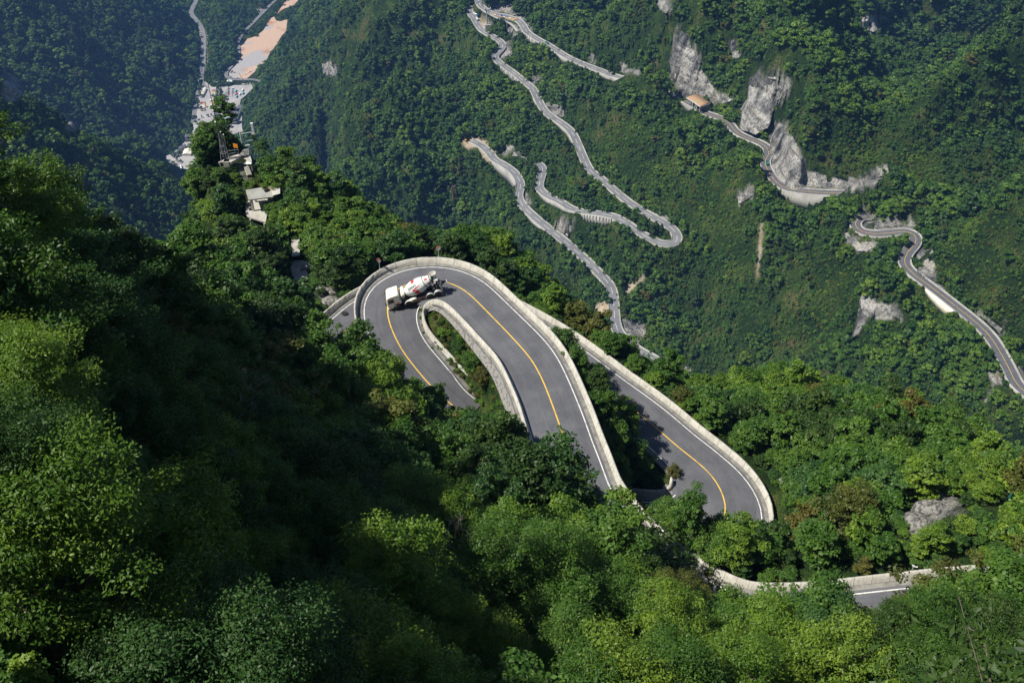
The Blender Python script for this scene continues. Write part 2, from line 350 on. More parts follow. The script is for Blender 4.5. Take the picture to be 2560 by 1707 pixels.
# --- near hill: pixel + ground height, or pixel + distance
near_ctl = [np.array(q, float) for q in [(0, 0, -4), (-20, 0, 2), (20, -2, -6), (0, -25, 2), (0, 14, -38), (0, 26, -56), (10, 24, -57), (22, 26, -62), (40, 26, -66), (60, 20, -64), (-12, 16, -34), (-12, 30, -50),
            (-60, 30, -8), (-60, 46, -16), (-60, 64, -38), (-60, 90, -66), (-80, 40, 6), (-110, 40, 34), (-80, 64, -24), (-62, 10, 0), (-90, 0, 40), (-110, 80, 0), (-80, 90, -45), (-45, 0, 0), (-40, 12, -8), (-140, 100, 10), (-140, 0, 80), (60, -25, -20), (120, 0, -50), (150, 60, -90)]]  # far left points raise an added, unseen crag, shaped to shade the slope
for u, v, D in [(1280, 1700, 66), (1280, 1500, 80), (1250, 1300, 96), (1150, 1150, 110), (1050, 1060, 122), (950, 960, 132), (850, 1000, 117), (700, 1000, 104), (700, 1180, 86), (700, 820, 132), (790, 880, 130), (780, 760, 150), (400, 1000, 80), (420, 820, 90), (380, 740, 100), (250, 690, 84), (120, 600, 72), (0, 570, 66), (0, 700, 56), (0, 1000, 44), (200, 1200, 48), (0, 1300, 36), (300, 1450, 42), (0, 1690, 30), (550, 1300, 68), (600, 1600, 58), (900, 1400, 74), (900, 1650, 59), (520, 640, 130), (440, 640, 128),
                (565, 385, 236), (615, 390, 232), (625, 420, 228), (640, 520, 212), (660, 600, 200), (740, 640, 190), (740, 700, 178), (560, 560, 190), (600, 640, 172), (462, 600, 212), (505, 480, 230), (800, 560, 205), (850, 530, 228), (700, 455, 236), (950, 615, 212), (900, 640, 196), (1010, 662, 206), (790, 720, 168), (840, 745, 164),
                (1200, 630, 198), (1250, 640, 204), (1330, 690, 210), (1385, 785, 206), (1400, 850, 188), (1480, 930, 190), (1570, 985, 186), (1700, 1035, 178), (1780, 1075, 162), (1850, 1015, 186), (2000, 1015, 190), (2200, 1040, 180), (2350, 1100, 160), (2480, 1200, 134), (2560, 1270, 118), (2000, 1150, 156), (2200, 1250, 134), (2030, 1300, 134), (2100, 1400, 116), (2300, 1380, 110), (2000, 1430, 117), (1850, 1420, 119), (2480, 1450, 96), (2400, 1650, 78), (2100, 1660, 80), (1750, 1620, 80), (1550, 1500, 84), (1400, 1380, 95), (1500, 1650, 70)]:
    near_ctl.append(PD(u, v, D))
# beyond the crest the ground falls away into the ravine
for u, v, D, dz, dd in [(565, 375, 238, -70, 40), (458, 585, 214, -60, 45), (500, 470, 232, -70, 40), (850, 515, 232, -70, 40), (950, 605, 215, -60, 40), (1050, 640, 214, -50, 40), (700, 440, 240, -70, 40), (1300, 640, 215, -60, 45), (1480, 910, 196, -60, 40), (1650, 985, 190, -60, 45), (1900, 1000, 194, -60, 45), (2200, 1020, 186, -60, 45), (2450, 1100, 160, -60, 45), (0, 545, 69, -45, 30), (200, 640, 82, -45, 30), (380, 725, 104, -45, 30), (2560, 1200, 130, -60, 40)]:
    q = PD(u, v, D); h = q[:2] / np.linalg.norm(q[:2])
    near_ctl.append(np.r_[q[:2] + h * dd, q[2] + dz]); near_ctl.append(np.r_[q[:2] + h * (dd * 2.2), q[2] + dz * 2.6])
    near_ctl.append(np.r_[q[:2] + h * (dd * 4), q[2] + dz * 4.4])
for x in (-150, -75, 0, 75, 150): near_ctl.append(np.array((x, 380, -430.)))
for x in (190, 200): near_ctl.append(np.array((x, 200., -260.)))
rd = [PA[i] - (0, 0, .3) for i in range(0, len(PA), 8)] + [PB[i] - (0, 0, .3) for i in range(0, len(PB), 8)]
near_all = dedupe(rd + near_ctl, 3.0)
cn = kern_fit(near_all[:, :2], near_all[:, 2], 1.5)
gx = np.arange(-150, 190.1, 1.0); gy = np.arange(-30, 360.1, 1.0)
GX, GY = np.meshgrid(gx, gy, indexing='ij')
ZN = kern_eval(cn, near_all[:, :2], np.stack([GX.ravel(), GY.ravel()], 1)).reshape(GX.shape)
ZN += fbm(GX, GY, 26, 4, 3) * 3.0 + np.where(GX < -48, fbm(GX, GY, 22, 3, 19) * 30, 0) * smoothstep(-48, -62, GX)  # extra roughness on the unseen crag breaks its shade into dapples
cam_d = np.hypot(GX, GY)
ZN = np.where(cam_d < 14, np.minimum(ZN, -2.2), ZN)
EBI = settle(path3(B_inn, step=.8, sm=3), PB)
ZN = carve(GX, GY, ZN, [(PA, wAo + 1.3, wAi + 1.0), (PB, wBo + 1.3, wBi + .8), (EI, 1.0), (EBI, 1.0)], .5, 9)
poly_i = [(q[0], q[1]) for q in EI[::2]]
ISL = inpoly(GX, GY, poly_i)
ki = int(np.argmin(np.linalg.norm(EI[:, :2] - Pz(1068, 755, -98)[:2], axis=1)))
gi_ = np.where(ISL); qi = np.stack([GX[gi_], GY[gi_]], 1)
dL = np.linalg.norm(qi[:, None] - EI[None, :ki, :2], axis=2); dR = np.linalg.norm(qi[:, None] - EI[None, ki:, :2], axis=2)
jL, jR = dL.argmin(1), dR.argmin(1); dL, dR = dL.min(1), dR.min(1)
hI = np.interp(jR, [0, 12, 30, 60, len(EI) - ki], [.6, 1.2, 2.2, 3.6, 4.6]) + .35
tI = smoothstep(0, 1, dL / (dL + dR)); ZN[gi_] = (EI[jL, 2] - .1) * (1 - tI) + (EI[ki + jR, 2] - hI) * tI - .7 * (1 - smoothstep(1.8, 3.0, dL))
# keep the ground clear below the road and its verges (the carriageway is wider on one side)
def hz_near(x, y):
    i = np.clip((np.asarray(x) - gx[0]), 0, len(gx) - 1.001); j = np.clip((np.asarray(y) - gy[0]), 0, len(gy) - 1.001)
    a = i.astype(int); b = j.astype(int); fi = i - a; fj = j - b
    return ZN[a, b] * (1 - fi) * (1 - fj) + ZN[a + 1, b] * fi * (1 - fj) + ZN[a, b + 1] * (1 - fi) * fj + ZN[a + 1, b + 1] * fi * fj

# --- far slopes and valley
far_ctl = []
VZ = -1150.0
VPAVE = [(500, 205), (514, 205), (532, 219), (568, 214), (632, 212), (634, 219), (614, 239), (602, 249), (598, 267), (604, 267), (605, 320), (609, 331), (560, 340), (530, 345), (507, 365), (507, 383), (493, 394), (459, 440), (429, 440), (418, 398), (411, 392), (432, 383), (459, 358), (478, 338), (484, 320), (478, 290), (488, 267), (493, 231)]
VDIRT = [[(603, 121), (601, 116), (608, 112), (618, 98), (642, 90), (659, 76), (670, 56), (678, 46), (685, 42), (690, 52), (700, 54), (719, 49), (715, 79), (704, 90), (691, 112), (684, 123), (671, 140), (664, 156), (648, 167), (636, 181), (617, 197), (594, 197), (575, 192), (572, 185), (580, 173), (594, 159), (603, 143)],
         [(690, 38), (707, 13), (718, 0), (730, -12), (755, -12), (740, 8), (735, 14), (711, 22), (697, 32)]]
VROADS = [([(494, -8), (490, 1), (485, 14), (478, 29), (482, 41), (492, 52), (500, 64), (506, 78), (509, 98), (509, 126), (507, 154), (504, 182), (503, 205), (515, 222)], 6.5),
          ([(503, 200), (500, 214), (494, 235), (490, 260), (485, 289), (482, 308)], 5),
          ([(700, -14), (687, 3), (676, 13), (666, 24), (649, 41), (636, 55), (621, 70), (601, 93), (596, 107), (597, 140), (591, 154), (577, 168), (566, 184), (567, 193), (578, 199), (608, 200), (636, 200), (652, 205)], 4.5),
          ([(452, 455), (440, 437), (430, 420), (420, 400)], 5)]
VR = [(path3([(u, v, VZ) for u, v in p], step=6, sm=1), hw) for p, hw in VROADS]

def valley_points():
    """ground points under the paved square, the earth lots and the valley roads"""
    out = []
    for poly in [VPAVE] + VDIRT:
        a = np.array(poly, float); g_ = np.array([[Pz(u, v, VZ) for u in np.arange(a[:, 0].min(), a[:, 0].max(), 6)] for v in np.arange(a[:, 1].min(), a[:, 1].max(), 4)]).reshape(-1, 3)
        U_, V_, _ = proj(g_); out.append(g_[inpoly(U_, V_, poly)]); out.append(np.array([Pz(u, v, VZ) for u, v in poly]))
    return np.concatenate(out)
VALP = valley_points()
for u, v in [(440, 430), (430, 400), (500, 430), (560, 430), (480, 350), (560, 350), (610, 330), (480, 300), (540, 260), (600, 260), (500, 200), (560, 210), (620, 205), (505, 150), (508, 80), (482, 35), (490, 0), (570, 185), (600, 130), (600, 100), (650, 160), (680, 90), (715, 60), (690, 10), (650, 40), (740, 10), (620, 170), (460, 350), (400, 410), (450, 480), (700, -30), (500, -30)]:
    far_ctl.append(Pz(u, v, VZ))
far_ctl += [Pz(545, 120, VZ + 14), Pz(560, 60, VZ + 25), Pz(580, 20, VZ + 30)]
for u, v, D in [(430, 250, 2340), (440, 100, 2620), (420, 0, 2850), (380, 200, 2280), (300, 100, 2370), (200, 40, 2300), (100, 40, 2200), (0, 0, 2150), (0, 150, 1780), (150, 250, 1880), (300, 350, 1900), (380, 440, 2050), (200, 420, 1600), (0, 400, 1350), (420, 560, 1850), (350, 500, 1850), (-150, 100, 1250), (-200, 300, 1100), (300, -60, 2500),
                (640, 300, 2120), (690, 200, 2230), (730, 110, 2380), (790, 0, 2480), (700, 400, 1840), (780, 300, 1850), (850, 500, 1490), (900, 300, 1640), (900, 100, 1850), (1000, 0, 1850), (1000, 400, 1370), (1100, 250, 1480), (1130, 120, 1600), (850, -30, 2350), (1050, -40, 1900),
                (1400, 50, 1390), (1500, 60, 1320), (1500, 130, 1290), (1450, 250, 1260), (1550, 280, 1180), (1650, 130, 1180), (1640, 30, 1240), (1400, -40, 1500), 
                
                (1640, 70, 1190), (1600, 150, 1230), (2700, 300, 800)]:
    far_ctl.append(PD(u, v, D))
for u, v, Y in [(1700, 235, 1004), (1720, 245, 1003), (1790, 258, 978), (1695, 72, 1028), (1725, 78, 1030), (1745, 130, 1022), (1765, 200, 1006), (1745, 60, 1045), (1700, 0, 1110), (1800, 60, 1045), (1830, 150, 985), (1840, 245, 950), (1800, -10, 1120), (1900, 50, 1020), (1900, 110, 975), (1860, 335, 903), (1900, 320, 893), (1905, 182, 922), (1960, 186, 918), (1960, 150, 940), (1990, 100, 985), (2060, 60, 1040), (2100, 110, 1020), (2050, 160, 965), (2140, 10, 1100), (2040, -20, 1100), (1900, -30, 1120),
                (1952, 296, 812), (1946, 400, 806), (1990, 372, 790), (2015, 437, 776), (2080, 452, 766), (2140, 447, 764), (2210, 405, 772), (2020, 330, 822), (2060, 400, 800), (1990, 232, 872), (2060, 250, 868), (2130, 200, 905), (2230, 172, 930), (2300, 160, 950), (2400, 120, 985), (2500, 95, 1010), (2600, 75, 1020), (2300, 270, 860), (2200, 330, 825), (2130, 300, 832), (2560, 250, 850), (2330, 400, 780), (2560, 450, 740), (2420, 320, 825),
                (2165, 508, 714), (2230, 530, 706), (2190, 458, 738), (2155, 478, 742), (2240, 470, 735), (2300, 540, 694), (2400, 560, 690), (2500, 620, 650), (2340, 620, 652), (2380, 700, 612), (2480, 760, 570), (2560, 850, 525), (2560, 700, 610), (2270, 500, 722),
]:
    q = ray(u, v); far_ctl.append(q * (Y / q[1]))
for u, v, z_ in [(2700, 900, -490), (2650, 650, -450), (2700, 1100, -530), (1700, 400, -566), (1600, 400, -578), (1800, 450, -552), (1850, 530, -545), (1940, 525, -528), (1760, 550, -574), (1750, 650, -592), (1850, 700, -583), (1700, 760, -600), (1750, 900, -616), (1850, 850, -606), (1900, 930, -622), (2000, 800, -566), (2000, 900, -598), (2100, 900, -582), (2100, 965, -606), (2200, 950, -582),
                 (2200, 870, -556), (2300, 980, -576), (2300, 880, -535), (2260, 830, -520), (2350, 860, -520), (2420, 1040, -566), (2430, 880, -500), (2350, 800, -494), (2560, 1120, -552), (2500, 960, -492), (2210, 690, -479), (2260, 700, -479), (2165, 736, -482), (2240, 756, -483), (2150, 840, -528), (2265, 815, -505), (2150, 650, -505), (2080, 660, -530),
                 (2040, 560, -520), (2090, 560, -505), (2110, 610, -512), (1990, 640, -540), (1880, 420, -545), (1800, 400, -548), (1500, 490, -604), (1600, 480, -596), (1600, 690, -606), (1640, 640, -600), (1560, 640, -606), (1450, 590, -628), (1400, 470, -610), (1650, 820, -604), (1250, 500, -672), (1200, 420, -668), (1120, 400, -684), (1130, 550, -696), (1000, 560, -735), (1350, 620, -680), (1400, 700, -668), (1450, 690, -652), (1480, 745, -640), (1500, 785, -634), (1420, 760, -650), (1330, 560, -664), (1580, 900, -618), (1380, 660, -672), (1620, 960, -625), (1700, 980, -640), (1800, 1000, -640)]:
    far_ctl.append(Pz(u, v, z_))
def behind(u, v, D, dd, dz):
    q = PD(u, v, D); h = q[:2] / np.linalg.norm(q[:2]); far_ctl.append(np.r_[q[:2] + h * dd, q[2] + dz])
for u, v, D in [(2130, 195, 1020), (2230, 165, 1045), (2330, 140, 1065), (2430, 105, 1095), (2540, 75, 1125)]:
    behind(u, v, D, 120, -60)
for u, v, D in [(2150, 20, 1210), (2150, 90, 1160)]: behind(u, v, D, 110, -80)
for u, v, D in [(2200, 160, 1500), (2300, 120, 1480), (2170, 100, 1650), (2400, 60, 1550), (2200, 82, 1680), (2170, 38, 1690), (2260, 60, 1640), (2300, 0, 1800), (2500, 20, 1700), (2160, 0, 1900), (2450, -40, 1900), (2200, -40, 2100), (2600, 30, 1600)]:
    far_ctl.append(PD(u, v, D))
for P, hw in FAR.values(): far_ctl += [P[i] for i in range(0, len(P), 8)]
for q in [(-300, 420, -760), (0, 420, -540), (330, 330, -570), (300, 430, -535), (250, 380, -560), (200, 360, -570), (-600, 700, -900), (-150, 520, -780), (-450, 300, -700), (-1100, 1000, -500)]: far_ctl.append(np.array(q, float))
# the ravine behind the near hill, hidden from the photograph's viewpoint

far_all = dedupe(far_ctl, 11)
cf = kern_fit(far_all[:, :2], far_all[:, 2], 2.0)
NAZ, NR = 620, 640
az = np.linspace(R(-44), R(44), NAZ); rr = 330 * (3900 / 330) ** np.linspace(0, 1, NR)
AZ, RR = np.meshgrid(az, rr, indexing='ij'); FX = np.sin(AZ) * RR; FY = np.cos(AZ) * RR
ZF = kern_eval(cf, far_all[:, :2], np.stack([FX.ravel(), FY.ravel()], 1)).reshape(FX.shape)
lev = smoothstep(VZ + 8, VZ + 170, ZF)
def grid_dist(paths, stride):
    q = np.stack([FX.ravel(), FY.ravel()], 1).astype(np.float32); out = np.full(len(q), 1e6, np.float32); P_ = np.concatenate([p[::stride, :2] for p in paths]).astype(np.float32)
    for i in range(0, len(q), 30000): out[i:i + 30000] = np.sqrt(((q[i:i + 30000, None] - P_[None]) ** 2).sum(2)).min(1)
    return out.reshape(FX.shape)
rd_far = grid_dist([P for P, hw in FAR.values()], 4)
vd_ = grid_dist([VALP] + [P for P, hw in VR], 4)
ZF = np.where(FX < -480, np.minimum(ZF, VZ + 4 + .82 * vd_), ZF)
lev = lev * (.22 + .78 * smoothstep(15, 120, rd_far))
n1_ = fbm(FX, FY, 200, 4, 21); n2_ = 1 - 2 * abs(fbm(FX + 90, FY, 240, 4, 8))
ZF = ZF + lev * (n1_ * 105 + (n2_ - .6) * 115 + fbm(FX, FY, 52, 3, 44) * 26) * np.clip(RR / 1100, .4, 1.3) * np.where(FX < -350, .36, 1)
ZF = np.maximum(ZF, VZ)
ZF = carve(FX, FY, ZF, [(VALP, 9.0)] + [(P, hw + 5) for P, hw in VR], 1.2, 70)
# crags and knobs that stand out of the slope, and the gullies between them
for u_, v_, Y_, amp, rad in [(1712, 60, 1030, 26, 42), (1905, 165, 925, 30, 38), (1975, 285, 815, 36, 46), (2180, 465, 735, 22, 24), (2225, 700, 600, 14, 30), (1830, 110, 1000, -26, 34), (2110, 400, 800, -24, 40), (1940, 150, 965, -14, 28), (2300, 430, 770, -20, 45), (2060, 40, 1050, 22, 60), (2300, 200, 930, 24, 60), (2460, 150, 960, 26, 60)]:
    q = ray(u_, v_); q = q * (Y_ / q[1]); ZF += amp * np.exp(-((FX - q[0]) ** 2 + (FY - q[1]) ** 2) / (2 * rad ** 2))
ZF = carve(FX, FY, ZF, [(P, hw + 3.2) for P, hw in FAR.values()], 1.3, 24)
# the ground drops away at the foot of the retaining walls
RET = [(R_mid, (1236, 401), (1297, 462), 3.7, 14, 15), (R_low, (1548, 548), (1460, 530), 3.5, 11, 9), (R_low, (1440, 525), (1358, 480), 3.5, 6, 7), (R_low, (1258, 165), (1300, 200), 3.5, 9, 8), (R_low, (1335, 238), (1342, 262), 3.5, 6, 5), (R_low, (1390, 305), (1440, 355), 3.5, 5, 6),
       (R_up, (1322, 88), (1350, 108), 3.7, 9, 6), (R_up, (1400, 135), (1425, 150), 3.7, 5, 8), (R_up, (1495, 178), (1560, 200), 3.7, 5, 7), (R_cliff, (1960, 470), (2070, 483), 3.5, 14, 19), (R_cliff, (1712, 258), (1738, 272), 3.5, 7, 8), (R_mid, (1325, 535), (1365, 570), 3.7, 5, 5), (R_loop, (2330, 722), (2398, 776), 3.5, 7, 9)]
def fi(P, u, v):
    U_, V_, _ = proj(P); return int(np.argmin((U_ - u) ** 2 + (V_ - v) ** 2))
for P, a, b, hw, h0, h1 in RET:
    i, j = sorted((fi(P, *a), fi(P, *b))); j = max(j + 1, i + 4); p = P[i:j]; n = len(p); N_ = normals2(P)[i:j]; sg = 1 if normals2(P)[(i + j) // 2][1] < 0 else -1
    h = np.interp(np.arange(n), [0, n * .3, n * .7, n - 1], [h0 * .5, h0, h1, h1 * .5])
    lo, hi = p[:, :2].min(0) - 35, p[:, :2].max(0) + 35; sel = np.where((FX > lo[0]) & (FX < hi[0]) & (FY > lo[1]) & (FY < hi[1]))
    qx, qy = FX[sel], FY[sel]; dd_ = np.hypot(qx[:, None] - p[None, :, 0], qy[:, None] - p[None, :, 1]); k = dd_.argmin(1); dm = dd_.min(1)
    side = ((qx - p[k, 0]) * N_[k, 0] + (qy - p[k, 1]) * N_[k, 1]) * sg; w_ = (side > hw + 1.4) & (k > 0) & (k < n - 1)
    tgt = p[k, 2] - h[k] * .92; f = 1 - smoothstep(16, 32, dm)
    ZF[sel] = np.where(w_, np.minimum(ZF[sel], tgt * f + ZF[sel] * (1 - f)), ZF[sel])
def hz_far(x, y):
    a_ = np.arctan2(x, y); r_ = np.hypot(x, y)
    i = np.clip((a_ - az[0]) / (az[1] - az[0]), 0, NAZ - 1.001); j = np.clip(np.log(r_ / 330) / math.log(3900 / 330) * (NR - 1), 0, NR - 1.001)
    a = i.astype(int); b = j.astype(int); fi = i - a; fj = j - b
    return ZF[a, b] * (1 - fi) * (1 - fj) + ZF[a + 1, b] * fi * (1 - fj) + ZF[a, b + 1] * (1 - fi) * fj + ZF[a + 1, b + 1] * fi * fj
# ================================================================== regions traced on the photograph, projected onto the ground
ROCK = [[(1692, 72), (1722, 80), (1731, 118), (1755, 151), (1763, 196), (1800, 229), (1840, 250), (1800, 262), (1784, 249), (1710, 241), (1688, 204), (1680, 163), (1686, 102)],
        [(1815, 68), (1857, 143), (1830, 146), (1818, 100)],
        [(1894, 180), (1918, 190), (1980, 188), (1975, 229), (1943, 253), (1926, 310), (1894, 330), (1849, 318), (1857, 265), (1869, 245), (1869, 216)],
        [(1947, 294), (1967, 320), (1988, 359), (2008, 392), (2016, 433), (2069, 455), (2147, 447), (2220, 404), (2210, 457), (2151, 478), (1988, 473), (1963, 460), (1939, 427), (1924, 395), (1926, 347)],
        [(2159, 508), (2171, 524), (2204, 545), (2253, 528), (2300, 540), (2285, 571), (2192, 578), (2160, 570), (2147, 535)],
        [(2106, 571), (2130, 588), (2171, 596), (2204, 604), (2171, 628), (2143, 628), (2118, 604)],
        [(2293, 615), (2329, 620), (2334, 652), (2345, 703), (2372, 730), (2349, 727), (2305, 694), (2310, 664), (2285, 633)],
        [(2150, 738), (2169, 735), (2195, 754), (2245, 757), (2272, 818), (2248, 795), (2209, 798), (2175, 792), (2152, 823), (2131, 842), (2142, 804), (2153, 779)],
        [(2149, 41), (2175, 37), (2212, 45), (2200, 73), (2188, 80), (2151, 70)],
        [(1252, 107), (1280, 100), (1278, 136), (1250, 154)], [(1365, 253), (1408, 263), (1410, 290), (1385, 292), (1363, 277)],
        [(1381, 561), (1408, 543), (1440, 561), (1421, 596)], [(1313, 478), (1333, 515), (1318, 522), (1303, 495)],
        [(1550, 788), (1606, 799), (1616, 833), (1596, 858), (1567, 840)], [(1230, 379), (1274, 366), (1288, 372), (1326, 401), (1290, 391), (1242, 396)],
        [(1622, 521), (1640, 528), (1674, 553), (1684, 576), (1672, 577), (1648, 548)], [(1237, 5), (1256, 5), (1304, 36), (1320, 55), (1334, 77), (1326, 85), (1313, 69), (1296, 48), (1259, 34), (1233, 26)],
        [(1278, 60), (1300, 64), (1312, 78), (1290, 88), (1262, 80)], [(1640, 0), (1680, 0), (1682, 42), (1655, 25)], [(1331, 190), (1358, 186), (1352, 205), (1330, 212)],
        [(1550, 160), (1600, 175), (1600, 192), (1556, 186)], [(1468, 130), (1490, 140), (1490, 166), (1470, 160)], [(1843, 480), (1890, 455), (1885, 490), (1845, 512)],
        [(1420, 250), (1400, 225), (1412, 215)], [(2410, 760), (2470, 790), (2508, 820), (2500, 850), (2494, 830), (2450, 790)],
        [(2545, 920), (2580, 890), (2600, 1000), (2560, 960)], [(2465, 930), (2500, 925), (2505, 960), (2462, 1000), (2480, 960)], [(1905, 1000), (1950, 960), (1975, 965), (1925, 1020)],
        [(1700, 920), (1720, 915), (1725, 945), (1705, 940)], [(1745, 965), (1830, 955), (1868, 985), (1850, 992), (1800, 1000)], [(5, 175), (45, 190), (60, 240), (20, 260), (0, 240)], [(165, 370 - 75), (195, 300), (190, 330), (160, 325)], [(805, 150), (845, 165), (840, 190), (808, 188)]]
DIRT = [[(1460, 787), (1505, 755), (1525, 748), (1528, 780), (1500, 800)], [(1150, 352), (1180, 340), (1215, 352), (1225, 375), (1236, 395), (1222, 405), (1208, 395), (1195, 368), (1165, 372)],
        [(1900, 560), (1906, 560), (1904, 640), (1893, 700), (1889, 700), (1896, 640)], [(1560, 720), (1610, 688), (1618, 690), (1570, 735)], [(1185, 40), (1225, 60), (1222, 84), (1206, 74), (1195, 62)]]
NROCK = [[(2290, 1275), (2325, 1245), (2370, 1240), (2405, 1255), (2390, 1290), (2330, 1320), (2300, 1340), (2268, 1330)], [(2290, 1375), (2320, 1370), (2310, 1400), (2292, 1395)], [(1950, 1195), (1985, 1205), (1960, 1212)],
         [(800, 715), (835, 722), (850, 745), (835, 775), (815, 760)], [(738, 690), (770, 700), (765, 715), (740, 705)], [(600, 400), (625, 455), (615, 465), (595, 425)]]

# --- ground materials
def ground_mat(name, scale, rock_dark=(.07, .07, .075), rock_light=(.38, .37, .34), streak=True):
    m = bpy.data.materials.new(name); m.use_nodes = True; t = m.node_tree; N = t.nodes; L = t.links; b = N['Principled BSDF']
    b.inputs['Roughness'].default_value = .95; b.inputs['Specular IOR Level'].default_value = .1
    g = N.new('ShaderNodeNewGeometry')
    def noise(sc, vec=None, det=6, stretch=None):
        n = N.new('ShaderNodeTexNoise'); n.inputs['Scale'].default_value = sc; n.inputs['Detail'].default_value = det; n.inputs['Roughness'].default_value = .62
        if stretch:
            mp = N.new('ShaderNodeMapping'); mp.inputs['Scale'].default_value = stretch; L.new(g.outputs['Position'], mp.inputs[0]); L.new(mp.outputs[0], n.inputs['Vector'])
        else: L.new(g.outputs['Position'], n.inputs['Vector'])
        return n.outputs[0]
    def ramp(x, stops):
        r = N.new('ShaderNodeValToRGB'); L.new(x, r.inputs[0]); e = r.color_ramp.elements
        e[0].position, e[0].color = stops[0][0], (*stops[0][1], 1); e[1].position, e[1].color = stops[-1][0], (*stops[-1][1], 1)
        for p, c in stops[1:-1]: k = e.new(p); k.color = (*c, 1)
        return r.outputs[0]
    def mix(f, a, c):
        x = N.new('ShaderNodeMix'); x.data_type = 'RGBA'; L.new(f, x.inputs[0]); L.new(a, x.inputs[6]); L.new(c, x.inputs[7]); return x.outputs[2]
    soil = ramp(noise(.03 / scale), [(.3, (.010, .022, .008)), (.46, (.018, .040, .012)), (.58, (.045, .072, .02)), (.68, (.09, .085, .04))])  # dark stops put the shade between tree crowns into the ground colour
    sg = ramp(noise(.7 / scale, det=4), [(.36, (.35, .38, .3)), (.5, (.9, .95, .8)), (.64, (1.7, 1.5, 1.2))]); m0 = N.new('ShaderNodeMix'); m0.data_type = 'RGBA'; m0.blend_type = 'MULTIPLY'; m0.inputs[0].default_value = 1; L.new(soil, m0.inputs[6]); L.new(sg, m0.inputs[7]); soil = m0.outputs[2]
    rk = ramp(noise(.05 / scale, stretch=(1, 1, .22 if streak else 1)), [(.34, rock_dark), (.45, (.22, .22, .215)), (.56, rock_light), (.68, (.36, .33, .27)), (.75, (.30, .2, .1))])
    lay = ramp(noise(.06 / scale, stretch=(.35, .35, 3.0)), [(.42, (.25, .25, .25)), (.5, (1, 1, 1))])
    mm = N.new('ShaderNodeMix'); mm.data_type = 'RGBA'; mm.blend_type = 'MULTIPLY'; mm.inputs[0].default_value = .55; L.new(rk, mm.inputs[6]); L.new(lay, mm.inputs[7])
    dirt = ramp(noise(.12 / scale), [(.35, (.42, .31, .2)), (.6, (.5, .44, .36)), (.75, (.33, .3, .27))])
    def attr(nm):
        a = N.new('ShaderNodeAttribute'); a.attribute_name = nm; return a.outputs['Fac']
    ck = ramp(noise(.5 / scale, stretch=(1, 1, .45)), [(.40, (.16, .16, .17)), (.49, (1, 1, 1))]); m3 = N.new('ShaderNodeMix'); m3.data_type = 'RGBA'; m3.blend_type = 'MULTIPLY'; m3.inputs[0].default_value = .7; L.new(mm.outputs[2], m3.inputs[6]); L.new(ck, m3.inputs[7])
    colr = mix(attr('rock'), soil, m3.outputs[2]); colr = mix(attr('dirt'), colr, dirt); L.new(colr, b.inputs['Base Color'])
    n1 = noise(.12 / scale, stretch=(1, 1, .5)); n2 = noise(.6 / scale)
    bp = N.new('ShaderNodeBump'); bp.inputs['Strength'].default_value = 1; bp.inputs['Distance'].default_value = 9 * scale; L.new(n1, bp.inputs['Height'])
    bp2 = N.new('ShaderNodeBump'); bp2.inputs['Strength'].default_value = .8; bp2.inputs['Distance'].default_value = 1.6 * scale; L.new(n2, bp2.inputs['Height']); L.new(bp.outputs[0], bp2.inputs['Normal'])
    L.new(bp2.outputs[0], b.inputs['Normal'])
    return m
M_hill_far = ground_mat('hillside_ground', 1.0)
M_hill_near = ground_mat('slope_ground', .12, streak=False)
def const_rock(m):
    for n in m.node_tree.nodes:
        if n.type == 'ATTRIBUTE':
            v = 1.0 if n.attribute_name == 'rock' else 0.0
            k = m.node_tree.nodes.new('ShaderNodeValue'); k.outputs[0].default_value = v
            for l in list(n.outputs['Fac'].links): m.node_tree.links.new(k.outputs[0], l.to_socket)
    return m
M_cliff = const_rock(ground_mat('limestone', .8, rock_dark=(.05, .055, .065), rock_light=(.47, .46, .435)))
def attr_on(me, name, vals):
    a = me.attributes.new(name, 'FLOAT', 'POINT'); a.data.foreach_set('value', np.asarray(vals, np.float32).ravel())
def grid_faces(n, m):
    i = np.arange(n * m).reshape(n, m)
    return np.stack([i[:-1, :-1].ravel(), i[1:, :-1].ravel(), i[1:, 1:].ravel(), i[:-1, 1:].ravel()], 1)

# --- far terrain mesh
U, V, Dp = proj(np.stack([FX, FY, ZF], -1))
def maskpolys(U, V, polys):
    m = np.zeros(U.shape, bool)
    for p in polys: m |= inpoly(U, V, p)
    return m
frock = maskpolys(U, V, ROCK) & (RR > 450)
# steepness
gi, gj = np.gradient(ZF); dr = np.gradient(RR, axis=1); da = RR * (az[1] - az[0])
SL = np.hypot(gj / dr, gi / da)
rockf = (frock & (fbm(FX, FY + ZF, 14, 3, 13) > -.22)).astype(float)
def blur(a, n=1):
    for _ in range(n):
        b = a.copy(); b[1:-1, 1:-1] = (a[1:-1, 1:-1] * 2 + a[:-2, 1:-1] + a[2:, 1:-1] + a[1:-1, :-2] + a[1:-1, 2:]) / 6; a = b
    return a
dirtf = blur(maskpolys(U, V, DIRT).astype(float), 1)
# crags: break the cliff faces up (sideways and in depth)
cr = rockf * np.clip(RR / 900, .5, 1.6)
dx = (fbm(FX * 1.0 + ZF * .3, FY + ZF * .5, 34, 5, 31)) * 13 * cr; dy = (fbm(FX + 40 + ZF * .4, FY * .7 - ZF * .6, 30, 5, 35)) * 15 * cr
VF = np.stack([FX + dx, FY + dy, ZF + fbm(FX, FY, 22, 4, 39) * 5 * cr], -1).reshape(-1, 3)
ter = np_mesh('hills', VF, grid_faces(NAZ, NR)[:, ::-1], M_hill_far, smooth=False)
attr_on(ter.data, 'rock', rockf); attr_on(ter.data, 'dirt', dirtf)
tag(ter, 'forested limestone mountainsides and valley beyond the near spur', kind='structure')
